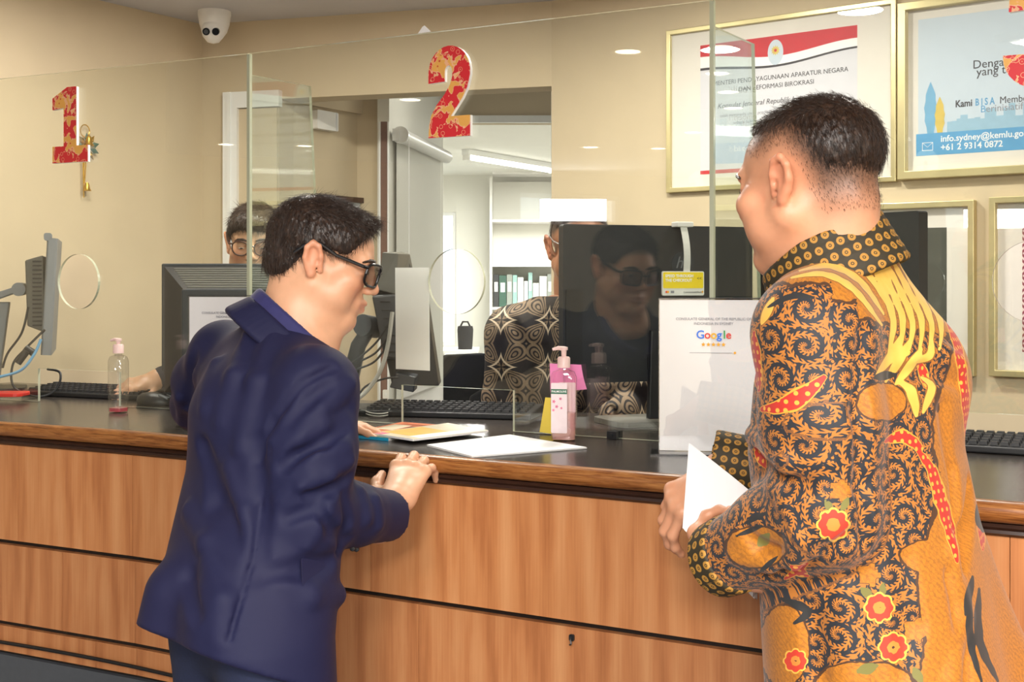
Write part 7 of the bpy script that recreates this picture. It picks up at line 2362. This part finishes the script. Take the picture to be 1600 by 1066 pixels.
cb = coarse_body(CROWS, legs_of(hipC, Vector((1, 0, 0)), Vector((0, -1, 0)), 0.80))
Wc = P(1062, 640, 3.24); 
F = Field((Wc.x - 0.12, Wc.y - 0.25, HT), (Wc.x + 0.12, Wc.y + 0.10, HT + 0.16), 0.0032)
Wc.z = HT + 0.055
hand(F, Wc, (0.25, -0.95, -0.10), (0, 0.05, 1), -1, (10, 25, 20), s=1.0)
F.cap(Wc, Wc + Vector((-0.05, 0.06, 0.01)), 0.028, 0.032, 0.02)
hC = F.mesh()
C_ = person([headC, hC, cb], 'skin_brown', 'clerk in brown and black paisley batik mostly hidden behind the large monitor', np.concatenate([head_zones(HC, headC[0], hl), zer(hC), zer(cb)]))
brows_eyes(HC, C_, 'hair_black'); glasses(HC, C_, 'steel', 'lens_clear', r=0.0013, hw=0.024, hh=0.016, y0=0.111)
def cutC(x, y, z):
    t = smooth01(-y, 0.02, 0.07)
    return np.maximum((0.030 + 0.60 * np.maximum(y, 0)) * (1 - t) - 0.04 * t - z + 0.03 * np.exp(-((y + 0.006) / 0.02) ** 2) * (1 - t), y - 0.085)
lo, hi = bounds(HC.c + Vector((0, 0, 0.02)), 0.15)
hv, hq = dilate_head_hair(HC, lo, hi, 0.0036, [((0, -0.014, 0.034), (0.0775, 0.0980, 0.0785)), ((0, 0.030, 0.036), (0.065, 0.060, 0.055))], cutC, disp=strandB, thin=0.003)
def dirX(H):
    def f(p):
        L = H.local(p); y, z = L[:, 1], L[:, 2]; top = smooth01(z, 0.05, 0.09)[:, None]
        return (np.stack([0 * y, 0.2 + 0 * y, -0.95 + 0 * y], 1) * (1 - top) + np.stack([0.5 + 0 * y, 0.8 + 0 * y, 0.1 + 0 * y], 1) * top) @ H.R.T
    return f
np_mesh('hair', [(hv, hq), strand_mesh(hv, hq, lambda c: np.ones(len(c), bool), dirX(HC), 4000, 0.014, 0.001, 0.0012)], 'hair_black', C_)
F = Field((-0.16, 3.10, 0.78), (0.52, 3.72, 1.42), 0.006)
F.rings(CROWS, 0.03)
shl = Vector((0.000, 3.47, 1.262)); shr = Vector((0.352, 3.47, 1.262))
F.cap(cbs + Vector((0, 0, -0.05)), shl, 0.055, 0.062, 0.05); F.cap(cbs + Vector((0, 0, -0.05)), shr, 0.055, 0.062, 0.05)
el1 = P(786, 622, 3.47); F.chain([shl, el1], [0.066, 0.056], 0.03); F.chain([el1, Wc + Vector((-0.06, 0.05, 0.015))], [0.054, 0.042], 0.02)
el2 = P(1022, 622, 3.47); F.chain([shr, el2], [0.066, 0.056], 0.03); F.chain([el2, P(960, 650, 3.2)], [0.054, 0.042], 0.02)
for path, r, dep, op in [([(800, 500), (830, 560), (820, 640)], 0.016, 0.006, 'sub'), ([(790, 560), (815, 600)], 0.016, 0.006, 'add'), ([(800, 530), (850, 545)], 0.014, 0.006, 'sub'), ([(780, 600), (815, 640)], 0.014, 0.006, 'sub'), ([(830, 480), (850, 640)], 0.018, 0.005, 'add'), ([(940, 620), (960, 650)], 0.014, 0.005, 'sub')]:
    fold(F, path, r, dep, op)
F.plane(cbs + Vector((0, 0, 0.012)), (0, 0, 1))
cv_, cq_ = F.mesh(); cv_ = relax(cv_, cq_, 1, 0.5)
ang = np.arctan2(cv_[:, 0] - 0.18, -(cv_[:, 1] - 3.49))
shc, _, _ = np_mesh('batik_shirt', [(cv_, cq_)], 'batik_brown', C_, None, np.stack([cv_[:, 0] * 0.8 + 0.05 * ang + 0.02, cv_[:, 2] + 0.015], 1))
shoes_and_trousers(C_, hipC, Vector((1, 0, 0)), Vector((0, -1, 0)), 'dark_cloth', 0.80)

# ---------------------------------------------------------------- left clerk behind the old monitor
HD = Frame(P(398, 378, 4.0), (0.10, -0.96, -0.20), s=1.02)
dbs = P(404, 470, 4.06)
lo, hi = bounds(HD.c + Vector((0, 0, -0.03)), 0.20)
F = Field(lo, hi, 0.0036); build_head(F, HD, dbs, 0.060, fat=0.002)
headD = F.mesh(); headD = (relax(headD[0], headD[1], 1, 0.4), headD[1])
DROWS = [(0.75, -0.80, 4.10, 0.20, 0.12, 0.0), (1.0, -0.80, 4.09, 0.205, 0.12, 0.0), (1.15, -0.795, 4.08, 0.21, 0.118, 0.0), (1.25, -0.795, 4.07, 0.20, 0.105, 0.0), (1.31, -0.793, 4.07, 0.15, 0.085, 0.0), (1.345, -0.792, 4.065, 0.08, 0.065, 0.0)]
hipD = Vector((-0.80, 4.12, 0.80))
cb = coarse_body(DROWS, legs_of(hipD, Vector((1, 0, 0)), Vector((0, -1, 0)), 0.80))
Wd = P(248, 592, 3.70)
F = Field((Wd.x - 0.24, Wd.y - 0.18, Wd.z - 0.12), (Wd.x + 0.12, Wd.y + 0.14, Wd.z + 0.10), 0.0032)
hand(F, Wd, (-0.80, -0.45, -0.22), (0.10, -0.42, 0.90), 1, (18, 35, 28), s=0.95, spread=0.10)
F.cap(Wd, Wd + Vector((0.07, 0.04, 0.0)), 0.028, 0.032, 0.02)
hD = F.mesh()
D_ = person([headD, hD, cb], 'skin_clerk', 'clerk with round dark glasses looking down behind the deep left monitor', np.concatenate([head_zones(HD, headD[0], None), zer(hD), zer(cb)]))
brows_eyes(HD, D_, 'hair_black', lid=-0.004, opening=0.26); glasses(HD, D_, 'frame_brown', 'lens_clear', r=0.0022, hw=0.025, hh=0.021, y0=0.110, square=False)
def cutD(x, y, z):
    t = smooth01(-y, 0.02, 0.07)
    fringe = 0.050 - 0.10 * np.abs(x - 0.02)
    base = (0.008 + 0.75 * np.maximum(y - 0.02, 0)) * (1 - t) - 0.06 * t + 0.03 * np.exp(-((y + 0.006) / 0.02) ** 2) * (1 - t)
    return np.maximum(np.minimum(base, fringe) - z, y - 0.10)
lo, hi = bounds(HD.c + Vector((0, 0, 0.02)), 0.16)
hv, hq = dilate_head_hair(HD, lo, hi, 0.0036, [((0, -0.014, 0.036), (0.0805, 0.1010, 0.0830)), ((0, 0.034, 0.044), (0.069, 0.064, 0.056)), ((0, 0.056, 0.068), (0.058, 0.042, 0.030))], cutD, disp=strand, thin=0.003)
np_mesh('hair', [(hv, hq), strand_mesh(hv, hq, lambda c: np.ones(len(c), bool), dirX(HD), 5000, 0.026, 0.001, 0.0013)], 'hair_black', D_)
F = Field((-1.18, 3.60, 0.78), (-0.46, 4.32, 1.40), 0.008)
F.rings(DROWS, 0.03)
a = Vector((-0.975, 4.05, 1.25)); b = Vector((-0.615, 4.05, 1.25))
F.cap(dbs + Vector((0, 0, -0.05)), a, 0.05, 0.06, 0.05); F.cap(dbs + Vector((0, 0, -0.05)), b, 0.05, 0.06, 0.05)
e1 = P(283, 612, 3.96); F.chain([a, e1], [0.062, 0.052], 0.03); F.chain([e1, Wd + Vector((0.012, 0.008, 0.0))], [0.050, 0.038], 0.02)
e2 = P(500, 640, 3.90); F.chain([b, e2], [0.062, 0.052], 0.03); F.chain([e2, P(440, 615, 3.82)], [0.05, 0.04], 0.02)
F.plane(dbs + Vector((0, 0, 0.008)), (0, 0, 1))
dv, dq = F.mesh()
np_mesh('dark_shirt', [(relax(dv, dq, 1, .5), dq)], 'dark_cloth', D_)
shoes_and_trousers(D_, hipD, Vector((1, 0, 0)), Vector((0, -1, 0)), 'dark_cloth', 0.80)
